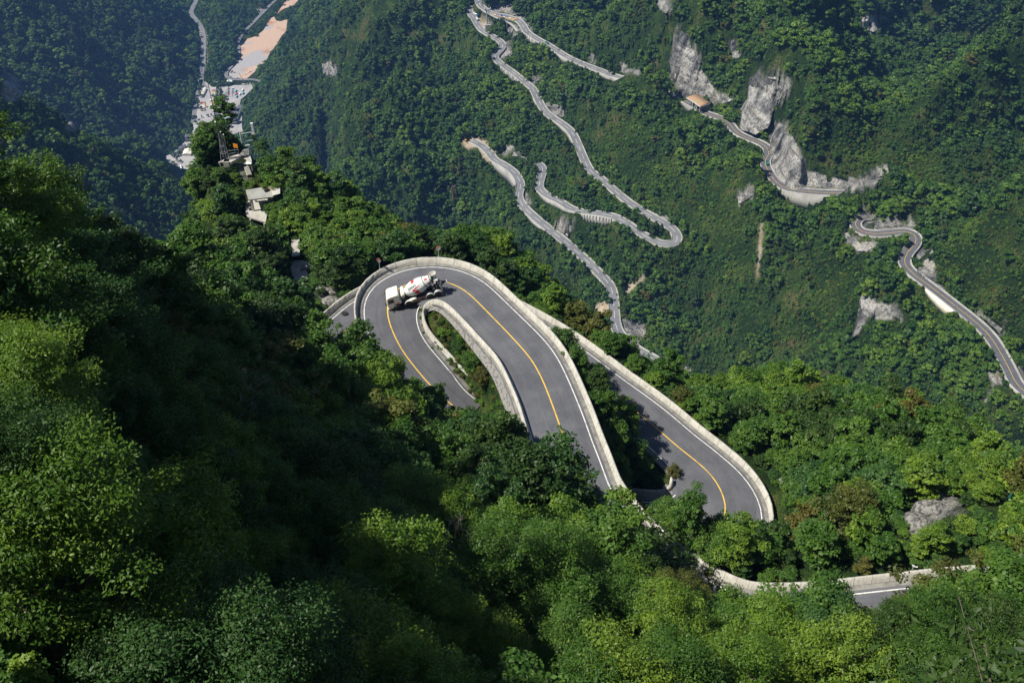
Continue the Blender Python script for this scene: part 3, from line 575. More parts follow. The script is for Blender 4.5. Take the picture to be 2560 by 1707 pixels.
# --- limestone faces, modelled at their own distance with cracks and ledges
def march(u, v, t0=330., t1=3300., n=1400):
    r = np.stack([(u - 1280) / F, CP + (853.5 - v) / F * SP, -SP + (853.5 - v) / F * CP], -1)
    best = np.full(u.shape, np.nan); prev = None
    ts = t0 * (t1 / t0) ** np.linspace(0, 1, n); done = np.zeros(u.shape, bool)
    for t in ts:
        q = r * t; h = hz_far(q[..., 0], q[..., 1]); under = (q[..., 2] < h) & (np.hypot(q[..., 0], q[..., 1]) > 340)
        new = under & ~done; best[new] = t; done |= under
        if done.all(): break
    return r, best
def cliff(poly, label, amp=1.0, out=3.0, split=None, bulge=0):
    a = np.array(poly, float); us = np.arange(a[:, 0].min() - 4, a[:, 0].max() + 5, 1.6); vs = np.arange(a[:, 1].min() - 4, a[:, 1].max() + 5, 1.6)
    Uq, Vq = np.meshgrid(us, vs, indexing='ij'); ins = inpoly(Uq, Vq, poly)
    # soft inside distance
    dist = ins.astype(float)
    for _ in range(10): dist = blur(dist, 1) * ins
    r, t = march(Uq, Vq)
    if np.isnan(t).all(): return
    t = np.where(np.isnan(t), np.nanmedian(t), t)
    for _ in range(3): t = blur(t, 1)
    q = r * t[..., None]; x, y, z = q[..., 0], q[..., 1], q[..., 2]
    s_ = x * .8 + y * .3
    crack = abs(fbm(s_, z * .28, 17, 5, 101)) * 2; ledge = fbm(s_ * .18, z, 11, 4, 105); big = fbm(s_, z * .6 + y * .3, 42, 3, 109)
    dsp = (out + big * 20 + ledge * 5 - crack * 9 + fbm(x, z, 4, 3, 111) * 1.6) * amp
    if split: dsp = dsp + bulge * (1 - smoothstep(split - 4, split + 12, Uq + (fbm(z, y, 25, 3, 7) * 30))) - bulge * .25
    dsp = np.clip(dsp, -3, 17 * amp + 3 + bulge)
    edge = smoothstep(.02, .75, dist); dsp = dsp * edge - (1 - edge) * 2.5 - 6 * amp * smoothstep(.3, 0, (Vq - a[:, 1].min()) / (np.ptp(a[:, 1]) + 1))
    hd = q / np.linalg.norm(q, axis=-1, keepdims=True); hd[..., 2] *= .35
    q = q - hd * dsp[..., None]
    F_ = grid_faces(*Uq.shape); keep = (dist > .01).ravel()[F_].any(1); F_ = F_[keep][:, ::-1]
    o = np_mesh('cliff', q.reshape(-1, 3), F_, M_cliff, smooth=False); used = np.unique(F_)
    tag(o, label, kind='structure'); return o
# --- near terrain mesh
UN, VN, DN = proj(np.stack([GX, GY, ZN], -1))
gi, gj = np.gradient(ZN); SLN = np.hypot(gi, gj)
rockn = maskpolys(UN, VN, NROCK).astype(float)
rockn = blur(rockn, 1)
crn = rockn
VNm = np.stack([GX + fbm(GX, GY + ZN, 5, 4, 61) * 2.0 * crn, GY + fbm(GX + ZN, GY, 5, 4, 63) * 2.0 * crn, ZN + fbm(GX, GY, 3, 3, 65) * .8 * crn], -1).reshape(-1, 3)
ter2 = np_mesh('ground', VNm, grid_faces(len(gx), len(gy))[:, ::-1], M_hill_near, smooth=False)
attr_on(ter2.data, 'rock', rockn); attr_on(ter2.data, 'dirt', np.zeros_like(rockn))
tag(ter2, 'steep wooded spur that carries the hairpin bends', kind='structure')

CL = ['tall grey limestone cliff above the gallery', 'narrow rock band high on the wooded bluff', 'pale cliff pillar with ledges between two bluffs', 'ochre streaked limestone cliff beside the bend', 'dark rock knob over the tight road loop', 'rock outcrop below the loop of road', 'pale scar of rock beside the descending road', 'grey cliff under the wooded knoll', 'distant streaked cliff near the top edge']
ROCK[3] = [(1947, 294), (1967, 320), (1988, 359), (2008, 392), (2024, 440), (2030, 474), (1988, 474), (1963, 460), (1939, 427), (1924, 395), (1926, 347)]
RECESS = [(2014, 395), (2060, 420), (2120, 432), (2212, 395), (2204, 455), (2150, 476), (2020, 474)]
cliff(RECESS, 'dark rock recess right of the ochre cliff', amp=.3, out=1.5)
for i, lb in enumerate(CL): cliff(ROCK[i], lb, amp=(.9, .7, .9, .9, .7, .6, .45, .7, 1.6)[i], split=(1742, None, 1930, 2018, 2200, None, None, 2180, 2172)[i], bulge=(10, 0, 9, 15, 10, 0, 0, 8, 26)[i])
for p in ROCK[9:]:
    cliff(p, 'patch of bare grey rock on the far slope', amp=.45, out=4.5)
# ================================================================== ROAD SURFACES
def dashes(P, N, off, w_, on, gap, dz, name, m, parent, step):
    mb_v = []; mb_f = []; k1 = max(1, int(on / step)); k2 = max(1, int(gap / step)); i = 0
    while i + k1 < len(P):
        a = offs(P[i:i + k1 + 1], N[i:i + k1 + 1], off - w_, dz); b = offs(P[i:i + k1 + 1], N[i:i + k1 + 1], off + w_, dz)
        n0 = len(mb_v) ; mb_v += list(a) + list(b); n = k1 + 1
        mb_f += [(n0 + j, n0 + j + 1, n0 + n + j + 1, n0 + n + j) for j in range(k1)]
        i += k1 + k2
    return np_mesh(name, np.array(mb_v), np.array(mb_f), m, parent, False)

def road_mat():
    m = M_asphalt.copy(); m.name = 'driven_asphalt'; t = m.node_tree; N = t.nodes; L = t.links; b = N['Principled BSDF']; src = b.inputs['Base Color'].links[0].from_socket
    def at(n): a = N.new('ShaderNodeAttribute'); a.attribute_name = n; return a.outputs['Fac']
    cx = N.new('ShaderNodeCombineXYZ'); L.new(at('across'), cx.inputs[0]); q = N.new('ShaderNodeMath'); q.operation = 'MULTIPLY'; q.inputs[1].default_value = .045; L.new(at('along'), q.inputs[0]); L.new(q.outputs[0], cx.inputs[1])
    prev = src
    for sc, lo, hi, c in ((1.3, .5, .72, (.055, .053, .06)), (2.6, .56, .74, (.155, .15, .158)), (.8, .55, .7, (.13, .127, .135))):
        n = N.new('ShaderNodeTexNoise'); n.inputs['Scale'].default_value = sc; n.inputs['Detail'].default_value = 6; n.inputs['Roughness'].default_value = .65; L.new(cx.outputs[0], n.inputs['Vector'])
        mr = N.new('ShaderNodeMapRange'); mr.inputs[1].default_value = lo; mr.inputs[2].default_value = hi; mr.inputs[4].default_value = .6; L.new(n.outputs[0], mr.inputs[0])
        mx = N.new('ShaderNodeMix'); mx.data_type = 'RGBA'; L.new(mr.outputs[0], mx.inputs[0]); L.new(prev, mx.inputs[6]); mx.inputs[7].default_value = (*c, 1); prev = mx.outputs[2]
    L.new(prev, b.inputs['Base Color']); return m
M_road_near = road_mat()
def path_from(X):
    return resample(X[np.r_[True, np.linalg.norm(np.diff(X, axis=0), axis=1) > .02]], .6, 3)
def inner_map(P, E):
    """index on the inner edge polyline for every path point, kept monotonic"""
    d = np.linalg.norm(P[:, None, :2] - E[None, :, :2], axis=2); j = d.argmin(1).astype(float); j = np.maximum.accumulate(j)
    for _ in range(12): j[1:-1] = .25 * j[:-2] + .5 * j[1:-1] + .25 * j[2:]
    return j
def near_road(P, N, wo, wi, label, E=None, e0=0, e1=0):
    NE = normals2(E); j = inner_map(P, E); on = (np.arange(len(P)) >= e0) & (np.arange(len(P)) <= e1)
    def in_edge(o, dz):
        a = offs(P, N, -(wi + o), dz); b = offs(E, NE, -o, dz); jj = np.clip(j, 0, len(E) - 1.001); k = jj.astype(int); f = (jj - k)[:, None]; b = b[k] * (1 - f) + b[k + 1] * f
        w1 = np.clip((np.arange(len(P)) - e0) / 6 + .5, 0, 1) * np.clip((e1 - np.arange(len(P))) / 6 + .5, 0, 1); return a * (1 - w1[:, None]) + b * w1[:, None]
    rings = [in_edge(1.15, -.015), in_edge(0, 0), offs(P, N, 0, .05), offs(P, N, wo, 0), offs(P, N, wo + 1.15, -.015)]
    gq = grid_faces(len(P), 5)[:, ::-1]; r = np_mesh('road', np.stack(rings, 1).reshape(-1, 3), gq[:, ::-1], M_road_near, smooth=False)
    n_ = len(P); s_ = np.r_[0, np.cumsum(np.linalg.norm(np.diff(P, axis=0), axis=1))]; z0 = np.zeros(n_)
    attr_on(r.data, 'across', np.stack([-wi - 1.15, -wi + z0, z0, wo + z0, wo + 1.15], 1)); attr_on(r.data, 'along', np.repeat(s_, 5))
    tag(r, label, kind='structure')
    tag(strip(P, N, [(-.085, .056), (.085, .056)], 'yellow_line', M_yellow, r), kind='structure')
    Pi = path_from(in_edge(0, 0)); Ni = normals2(Pi)
    for s, ww, P, N in ((1, wo, P, N), (-1, 0, Pi, Ni)):
        a, b = (s * ww - .07, s * ww + .07); lift = .012
        tag(strip(P, N, [(a, lift), (b, lift)], 'edge_line', M_white, r), kind='structure')
        # shallow concrete drain between the line and the parapet
        o = s * (ww + .42); o2 = s * (ww + .98)
        lo, hi = (o, o2) if s > 0 else (o2, o)
        tag(strip(P, N, [(lo, -.003), ((lo + hi) / 2, -.004), (hi, .0)], 'drain', M_conc_d, r), kind='structure')
    return r
nA_ = len(PA)
def near_i(P, q): return int(np.argmin(np.linalg.norm(P[:, :2] - np.array(q)[:2], axis=1)))
roadA = near_road(PA, NA, wAo, wAi, 'grey two lane asphalt hairpin road with yellow centre line', EI, near_i(PA, EI[0]), near_i(PA, EI[-1]))
roadB = near_road(PB, NB, wBo, wBi, 'lower asphalt road looping round below the hairpin', EBI, near_i(PB, EBI[0]), near_i(PB, EBI[-1]))

def wall_mat():
    m = M_conc.copy(); m.name = 'jointed_concrete'; t = m.node_tree; N = t.nodes; L = t.links; b = N['Principled BSDF']; src = b.inputs['Base Color'].links[0].from_socket
    def at(n): a = N.new('ShaderNodeAttribute'); a.attribute_name = n; return a.outputs['Fac']
    al, he = at('along'), at('height')
    cx = N.new('ShaderNodeCombineXYZ'); L.new(al, cx.inputs[0]); q = N.new('ShaderNodeMath'); q.operation = 'MULTIPLY'; q.inputs[1].default_value = .35; L.new(he, q.inputs[0]); L.new(q.outputs[0], cx.inputs[1])
    n = N.new('ShaderNodeTexNoise'); n.inputs['Scale'].default_value = 2.2; n.inputs['Detail'].default_value = 6; n.inputs['Roughness'].default_value = .7; L.new(cx.outputs[0], n.inputs['Vector'])
    mr = N.new('ShaderNodeMapRange'); mr.inputs[1].default_value = .48; mr.inputs[2].default_value = .72; mr.inputs[4].default_value = .75; L.new(n.outputs[0], mr.inputs[0])
    mx = N.new('ShaderNodeMix'); mx.data_type = 'RGBA'; L.new(mr.outputs[0], mx.inputs[0]); L.new(src, mx.inputs[6]); mx.inputs[7].default_value = (.2, .19, .165, 1)
    md = N.new('ShaderNodeMath'); md.operation = 'MODULO'; md.inputs[1].default_value = 1.9; L.new(al, md.inputs[0]); lt = N.new('ShaderNodeMath'); lt.operation = 'LESS_THAN'; lt.inputs[1].default_value = .045; L.new(md.outputs[0], lt.inputs[0])
    # joints only on the upright faces, below the coping
    up = N.new('ShaderNodeMath'); up.operation = 'LESS_THAN'; up.inputs[1].default_value = 1.03; L.new(he, up.inputs[0]); mm = N.new('ShaderNodeMath'); mm.operation = 'MULTIPLY'; L.new(lt.outputs[0], mm.inputs[0]); L.new(up.outputs[0], mm.inputs[1])
    m2 = N.new('ShaderNodeMix'); m2.data_type = 'RGBA'; L.new(mm.outputs[0], m2.inputs[0]); L.new(mx.outputs[2], m2.inputs[6]); m2.inputs[7].default_value = (.09, .085, .08, 1)
    L.new(m2.outputs[2], b.inputs['Base Color']); return m
M_wall = wall_mat()
def parapet(P, N, off, s, i0, i1, name, label, m=None, h=.98, t=.24, skirt=2.0, foot=True, group=None):
    """concrete parapet: sloping foot, upright face, pale coping, and the retaining face under it"""
    sl_ = slice(i0, i1); p, n = P[sl_], N[sl_]; o = np.broadcast_to(off, (len(P),))[sl_]
    sk = np.broadcast_to(skirt, (len(P),))[sl_]
    if foot: prof = [(s * (o + 1.0), -.03), (s * (o + 1.0), .1), (s * (o + 1.18), .26), (s * (o + 1.22), h), (s * (o + 1.22 + t), h), (s * (o + 1.22 + t + .05), -sk)]
    else: prof = [(s * (o + 1.1), -.1), (s * (o + 1.1), h), (s * (o + 1.1 + t), h), (s * (o + 1.1 + t), -sk)]
    if s < 0: prof = prof[::-1]
    ob = strip(p, n, prof, name, m or M_wall)
    s_ = np.r_[0, np.cumsum(np.linalg.norm(np.diff(p, axis=0), axis=1))]; k_ = len(prof); attr_on(ob.data, 'along', np.repeat(s_, k_)); attr_on(ob.data, 'height', np.stack([np.broadcast_to(np.asarray(z_, float), (len(p),)) for _, z_ in prof], 1))
    return tag(ob, label, 'wall', group)
nA = len(PA)
def idxA(u, v, z):  # nearest path index to a pixel/height
    q = Pz(u, v, z); return int(np.argmin(np.linalg.norm(PA[:, :2] - q[:2], axis=1)))
iA0 = idxA(1150, 1030, -105.5); iAend = nA - 1
i_in0 = idxA(1130, 1010, -105); i_in1 = idxA(1399, 1063, -95)
sk = np.interp(np.arange(nA), [0, idxA(970, 797, -99.6), idxA(1060, 701, -97.8), idxA(1242, 804, -97), nA], [5, 6, 4, 3.5, 3])
wall1 = parapet(PA, NA, wAo, 1, 0, nA, 'parapet_wall', 'long curved concrete parapet round the outside of the truck hairpin', skirt=sk)
wall2 = parapet(EI, normals2(EI), -.85 * smoothstep(-6, 6, np.arange(len(EI)) - int(np.argmin(np.linalg.norm(EI[:, :2] - Pz(1068, 755, -98)[:2], axis=1)))), -1, 0, len(EI), 'parapet_wall', 'concrete parapet round the planted island inside the truck hairpin', skirt=.9)
nB = len(PB)
def idxB(u, v, z): return int(np.argmin(np.linalg.norm(PB[:, :2] - Pz(u, v, z)[:2], axis=1)))
wall3 = parapet(PB, NB, wBo, 1, 0, nB, 'parapet_wall', 'outer concrete parapet of the lower road loop', skirt=2.5)
kb = int(np.argmin(np.linalg.norm(EBI[:, :2] - Pz(1652, 1144, zB(-120.6))[:2], axis=1)))
wall4 = parapet(EBI, normals2(EBI), 0.0, -1, 0, kb, 'parapet_wall', 'short inner parapet left of the round bush on the lower loop', skirt=.6, h=.85)
kc = int(np.argmin(np.linalg.norm(EBI[:, :2] - Pz(1700, 1200, zB(-121.3))[:2], axis=1)))
wall5 = parapet(EBI, normals2(EBI), 0.0, -1, kc, len(EBI), 'parapet_wall', 'curved inner parapet at the tip of the lower loop', skirt=.6, h=1.0)
# stone facing between the island and the upper arm of the hairpin
k0 = int(np.argmin(np.linalg.norm(EI[:, :2] - Pz(1068, 755, -98)[:2], axis=1)))
NEI = normals2(EI); ne = len(EI) - k0
hh = np.interp(np.arange(ne), [0, 12, 30, 60, ne], [.6, 1.2, 2.2, 3.6, 4.6])
ms = strip(EI[k0:], NEI[k0:], [(-.82, -.1), (-.95 - hh * .12, -hh * .5), (-1.05 - hh * .28, -hh)][::-1], 'masonry_wall', M_stone)
tag(ms, 'rough grey stone facing under the upper arm of the truck hairpin', 'wall')
# rough grey rubble face below the outer parapet on the left
a0 = idxA(1000, 870, -101.5); a1 = idxA(1004, 718, -98)

# far carriageways and parapets
road_labels = dict(R_up='highest grey mountain road along the wooded slope', R_low='winding road climbing to the distant tight hairpin', R_mid='winding road from the bare earth spur down past the grey rocks',
                   R_dip='short stretch of road glimpsed below the near spur', R_cliff='grey road running under the limestone cliffs on the right', R_loop='dark road round the rock knob and down the right edge')
for k, (P, hw) in FAR.items():
    N = normals2(P); old = k not in ('R_cliff', 'R_loop')
    r = strip(P, N, [(-hw - 1.2, -.1), (-hw, 0), (hw, 0), (hw + 1.2, -.1)], 'road', M_asphalt_far if old else M_asphalt, smooth=False)
    tag(r, road_labels[k], kind='structure')
    if old: dashes(P, N, 0, .2, 12, 10, .12, 'centre_line', M_white, r, 4)
    else: tag(strip(P, N, [(-.16, .12), (.16, .12)], 'centre_line', M_yellow, r), kind='structure')
    for o in r.children: tag(o, kind='structure')
    for s, ww in ((1, 'upslope'), (-1, 'downslope')):
        kerb = strip(P, N, sorted([(s * (hw + .15), .05), (s * (hw + 1.25), .1)]) if False else ([(hw + .6, .06), (hw + 1.3, .1)] if s > 0 else [(-hw - 1.3, .1), (-hw - .6, .06)]), 'kerb', M_conc_far, r)
        tag(kerb, kind='structure')
for P, hw in VR:
    N = normals2(P)
    tag(strip(P, N, [(-hw, .8), (hw, .8)], 'road', M_asphalt_far), 'grey valley road between the wooded slopes', kind='structure')
def sheet(poly, z, name, m, label):
    V_ = [Pz(u, v, z) for u, v in poly]; V_ = V_ + [q - np.array((0, 0, 1.2)) for q in V_]; n = len(poly)
    me = bpy.data.meshes.new(name); me.from_pydata([tuple(q) for q in V_], [], [tuple(range(n))] + [(i, i + n, (i + 1) % n + n, (i + 1) % n) for i in range(n)])
    me.materials.append(m); me.update()
    o = bpy.data.objects.new(name, me); col.objects.link(o); return tag(o, label, kind='structure')
sheet(VPAVE, VZ + .5, 'square', M_pave, 'pale paved square and car park on the valley floor')
sheet(VDIRT[0], VZ + .6, 'building_site', M_dirt, 'wide strip of levelled reddish earth in the valley')
sheet(VDIRT[1], VZ + .6, 'building_site', M_dirt, 'small levelled strip of pale earth further up the valley')
# ================================================================== VEGETATION
def foliage_mat(name, c1, c2, c3, rough=.5, trans=.28):
    """leaf colour varies from tree to tree, across the hillside and from leaf clump to leaf clump"""
    m = bpy.data.materials.new(name); m.use_nodes = True; t = m.node_tree; N = t.nodes; L = t.links; b = N['Principled BSDF']; out = N['Material Output']
    oi = N.new('ShaderNodeObjectInfo'); g = N.new('ShaderNodeNewGeometry')
    r = N.new('ShaderNodeValToRGB'); e = r.color_ramp.elements; e[0].color = (*c1, 1); e[1].color = (*c3, 1); e[1].position = .95
    k = e.new(.5); k.color = (*c2, 1)
    n = N.new('ShaderNodeTexNoise'); n.inputs['Scale'].default_value = .012; n.inputs['Detail'].default_value = 4; L.new(g.outputs['Position'], n.inputs['Vector'])
    mr = N.new('ShaderNodeMapRange'); mr.inputs[1].default_value = .3; mr.inputs[2].default_value = .7; L.new(n.outputs[0], mr.inputs[0])
    a = N.new('ShaderNodeMath'); a.operation = 'MULTIPLY_ADD'; a.inputs[1].default_value = .6; L.new(oi.outputs['Random'], a.inputs[0])
    a2 = N.new('ShaderNodeMath'); a2.operation = 'MULTIPLY'; a2.inputs[1].default_value = .4; L.new(mr.outputs[0], a2.inputs[0]); L.new(a2.outputs[0], a.inputs[2])
    L.new(a.outputs[0], r.inputs[0])
    at = N.new('ShaderNodeAttribute'); at.attribute_name = 'shade'
    hs = N.new('ShaderNodeHueSaturation'); ad = N.new('ShaderNodeMapRange'); ad.inputs[3].default_value = .62; ad.inputs[4].default_value = 1.45; L.new(at.outputs['Fac'], ad.inputs[0]); L.new(ad.outputs[0], hs.inputs['Value'])
    hm = N.new('ShaderNodeMapRange'); hm.inputs[3].default_value = .512; hm.inputs[4].default_value = .478; L.new(at.outputs['Fac'], hm.inputs[0]); L.new(hm.outputs[0], hs.inputs['Hue'])
    L.new(r.outputs[0], hs.inputs['Color'])
    L.new(hs.outputs[0], b.inputs['Base Color']); b.inputs['Roughness'].default_value = rough; b.inputs['Specular IOR Level'].default_value = .28
    tr = N.new('ShaderNodeBsdfTranslucent'); mc = N.new('ShaderNodeMix'); mc.data_type = 'RGBA'; mc.blend_type = 'MULTIPLY'; mc.inputs[0].default_value = 1; mc.inputs[7].default_value = (1.3, 1.35, .5, 1)
    L.new(hs.outputs[0], mc.inputs[6]); L.new(mc.outputs[2], tr.inputs['Color'])
    ms = N.new('ShaderNodeMixShader'); ms.inputs[0].default_value = trans; L.new(b.outputs[0], ms.inputs[1]); L.new(tr.outputs[0], ms.inputs[2]); L.new(ms.outputs[0], out.inputs['Surface'])
    return m
LEAF = [foliage_mat('green_leaves', (.026, .074, .009), (.046, .115, .014), (.072, .150, .020)),
        foliage_mat('yellow_green_leaves', (.052, .122, .012), (.082, .165, .016), (.115, .195, .020)),
        foliage_mat('blue_green_leaves', (.022, .065, .014), (.036, .095, .020), (.055, .125, .026), rough=.5),
        foliage_mat('dark_leaves', (.016, .045, .008), (.027, .066, .011), (.042, .085, .014)),
        foliage_mat('olive_brown_leaves', (.05, .075, .012), (.075, .09, .015), (.10, .095, .02))]

def crown_mesh(name, seed, H, Rr, n_cl, n_leaf, leaf, m, base=.25, flat=.75, style='round', ratio=.5, tips=None):
    """leaf-sized faces gathered in clumps through the crown"""
    g = np.random.default_rng(seed)
    # clump centres fill an uneven dome
    cz0 = H * base; hh = H - cz0
    th = g.random(n_cl) * 2 * np.pi; k = np.sqrt(g.random(n_cl))
    t = g.random(n_cl) ** .8
    if style == 'cone': prof = (1 - t) ** .75 + .06
    elif style == 'column': prof = np.sin(np.pi * (t * .86 + .1)) ** .5
    else: prof = np.sqrt(np.clip(1 - (t * 1.05 - .38) ** 2 / .46, .02, 1))
    lob = 1 + .28 * np.sin(th * 2 + g.random() * 6) + .22 * np.sin(th * 3 + t * 4 + g.random() * 6)
    rad = Rr * prof * (.35 + .65 * k) * lob
    if tips is not None:
        c = np.vstack([tips, np.stack([np.cos(th) * rad, np.sin(th) * rad, cz0 + t * hh], 1)[:max(0, n_cl - len(tips))]])
    else: c = np.stack([np.cos(th) * rad, np.sin(th) * rad, cz0 + t * hh], 1)
    n_cl = len(c)
    cr = Rr * (.2 + .2 * g.random(n_cl)) if leaf > .8 else Rr * (.11 + .15 * g.random(n_cl) ** 1.5)
    w_ = cr ** 1.6; w_ /= w_.sum(); ci = g.choice(n_cl, n_leaf, p=w_)
    d = g.normal(size=(n_leaf, 3)); d /= np.linalg.norm(d, axis=1)[:, None]; d[:, 2] = d[:, 2] * .9 + .22
    q = c[ci] + d * (cr[ci] * (.3 + .75 * g.random(n_leaf) ** .6))[:, None] * np.array([1.3, 1.3, flat if leaf > .8 else .55])
    # leaf orientation: outward/up with scatter
    k1, k2, k3 = (.9, .3, .45) if leaf > .8 else (.5, .42, .75)
    nrm = d * k1 + g.normal(size=(n_leaf, 3)) * k2 + np.array([0, 0, k3]); nrm /= np.linalg.norm(nrm, axis=1)[:, None]
    a = np.cross(nrm, g.normal(size=(n_leaf, 3))); a /= np.linalg.norm(a, axis=1)[:, None] + 1e-9; b = np.cross(nrm, a)
    s = leaf * (.65 + .7 * g.random(n_leaf))[:, None]
    droop = nrm * s * .12
    P = np.stack([q - a * s * .5, q + b * s * ratio * .5 - droop * .2, q + a * s * .5 - droop * 2, q - b * s * ratio * .5 - droop * .2], 1).reshape(-1, 3)
    F_ = np.arange(n_leaf * 4).reshape(-1, 4)
    o = np_mesh(name, P, F_, m, smooth=False, link=False)
    sh = np.clip(.5 + .32 * g.normal(size=n_cl), 0, 1)[ci] * .7 + g.random(n_leaf) * .3
    attr_on(o.data, 'shade', np.repeat(sh, 4)); return o.data
def trunk_mesh(name, seed, H, r0, spread, n_br=5, sub=3, base=.25, m=None):
    """tapered trunk with limbs; returns the mesh and the limb tips"""
    g = np.random.default_rng(seed); mb = MB(); tips = []
    pts = [Vector((0, 0, -.8))]; x = y = 0
    for i in range(1, 6):
        x += g.normal() * H * .018; y += g.normal() * H * .018; pts.append(Vector((x, y, H * .82 * i / 5)))
    rad = [r0 * (1 - .17 * i) for i in range(6)]
    for i in range(5): mb.tube(pts[i], pts[i + 1], rad[i], rad[i + 1], n=7, caps=False)
    for i in range(n_br):
        t = base + (.95 - base) * (i + g.random() * .6) / n_br; z = H * .82 * t; k = min(4, int(t * 5)); f = t * 5 - k
        p = pts[k].lerp(pts[k + 1], f); an = i * 2.4 + g.random(); ln = spread * (1.05 - .55 * t) * (.75 + .4 * g.random())
        q = p + Vector((math.cos(an) * ln * .5, math.sin(an) * ln * .5, ln * .35)); e = q + Vector((math.cos(an + .3) * ln * .45, math.sin(an + .3) * ln * .45, ln * .42))
        rb = r0 * .42 * (1 - .5 * t); mb.tube(p, q, rb, rb * .7, n=5, caps=False); mb.tube(q, e, rb * .7, rb * .3, n=5, caps=False); tips.append(e)
        for j in range(sub):
            bq = p.lerp(q, .5) if j % 2 else q; aa = an + (j - 1) * .9 + g.normal() * .2; l2 = ln * .5
            e2 = bq + Vector((math.cos(aa) * l2, math.sin(aa) * l2, l2 * (.4 + .4 * g.random()))); mb.tube(bq, e2, rb * .45, rb * .15, n=4, caps=False); tips.append(e2)
    tips.append(pts[-1] + Vector((0, 0, H * .08)))
    me = bpy.data.meshes.new(name); me.from_pydata(mb.v, [], mb.f); me.materials.append(m or M_bark); me.polygons.foreach_set('use_smooth', [True] * len(me.polygons)); me.update()
    return me, np.array([tuple(q) for q in tips])

# kinds of tree: (words, leaf material)
KIND = [('mid green leafy', 0), ('yellow green leafy', 1), ('blue green leafy', 2), ('dark green leafy', 3), ('olive brown leafed', 4)]
PROTO = {}
def proto(lod, kind, var):
    k = (lod, kind, var)
    if k in PROTO: return PROTO[k]
    sd = 100 * kind + 10 * var + {'close': 1, 'near': 2, 'mid': 3, 'far': 4, 'closest': 5}[lod]
    H, Rr = (7.2, 2.9) if var == 0 else ((8.6, 2.7) if var == 1 else (6.0, 3.1))
    tm, tips = trunk_mesh('trunk', sd, H, .17, Rr * 1.0, 9, 5)
    nleaf, leaf, ncl = {'close': (17000, .17, 150), 'closest': (36000, .12, 150), 'near': (7800, .25, 90), 'mid': (3300, .38, 55), 'far': (760, .95, 17)}[lod]
    style = 'cone' if (kind == 3 and var == 1) else 'round'
    cm = crown_mesh('crown', sd, H, Rr, ncl, nleaf, leaf, LEAF[kind], base=.2, style=style, tips=tips if lod != 'far' else None, ratio=.45 if lod[:5] == 'close' else .62)
    PROTO[k] = (tm, cm, H, Rr); return PROTO[k]

# --- the clear-view mask, 1280 x 854: everything the photograph shows free of trees
CW, CH = 1280, 854
uu, vv = np.meshgrid((np.arange(CW) + .5) * 2, (np.arange(CH) + .5) * 2)
def raster(polys, grow=0):
    m = np.zeros((CH, CW), bool)
    for p in polys: 
        a = np.array(p); x0, x1 = int(max(0, a[:, 0].min() / 2 - 2)), int(min(CW, a[:, 0].max() / 2 + 3)); y0, y1 = int(max(0, a[:, 1].min() / 2 - 2)), int(min(CH, a[:, 1].max() / 2 + 3))
        if x1 > x0 and y1 > y0: m[y0:y1, x0:x1] |= inpoly(uu[y0:y1, x0:x1], vv[y0:y1, x0:x1], p)
    for _ in range(grow):
        n = m.copy(); n[1:] |= m[:-1]; n[:-1] |= m[1:]; n[:, 1:] |= m[:, :-1]; n[:, :-1] |= m[:, 1:]; m = n
    return m
def road_polys(P, hw, extra):
    N = normals2(P); a = offs(P, N, hw + extra); b = offs(P, N, -(hw + extra)); a[:, 2] += .8
    ua, va, _ = proj(a); ub, vb, _ = proj(b)
    return [[(ua[i], va[i]), (ua[i + 1], va[i + 1]), (ub[i + 1], vb[i + 1]), (ub[i], vb[i])] for i in range(len(P) - 1)]
CLIFFM = raster(ROCK + [RECESS])
for _ in range(1):
    n_ = CLIFFM.copy(); n_[2:] &= CLIFFM[:-2]; n_[:, 1:] &= CLIFFM[:, :-1]; n_[:, :-1] &= CLIFFM[:, 1:]; CLIFFM = n_
CLEAR_FAR = CLIFFM | raster(DIRT + [VPAVE] + VDIRT, 0)
for P, a, b, hw, h0, h1 in RET:
    i, j = sorted((fi(P, *a), fi(P, *b))); j = max(j + 1, i + 4); p = P[i:j]; n = len(p); N_ = normals2(P)[i:j]; sg = 1 if normals2(P)[(i + j) // 2][1] < 0 else -1
    h = np.interp(np.arange(n), [0, n * .3, n * .7, n - 1], [h0 * .5, h0, h1, h1 * .5]); tp = offs(p, N_, sg * (hw + 1.5)); bt = offs(p, N_, sg * (hw + 3), -h * .85)
    ua, va, _ = proj(tp); ub, vb, _ = proj(bt); CLEAR_FAR |= raster([[(ua[q], va[q]), (ua[q + 1], va[q + 1]), (ub[q + 1], vb[q + 1]), (ub[q], vb[q])] for q in range(n - 1)])
for P, hw in list(FAR.values()) + VR: CLEAR_FAR |= raster(road_polys(P, hw, .6), 0)
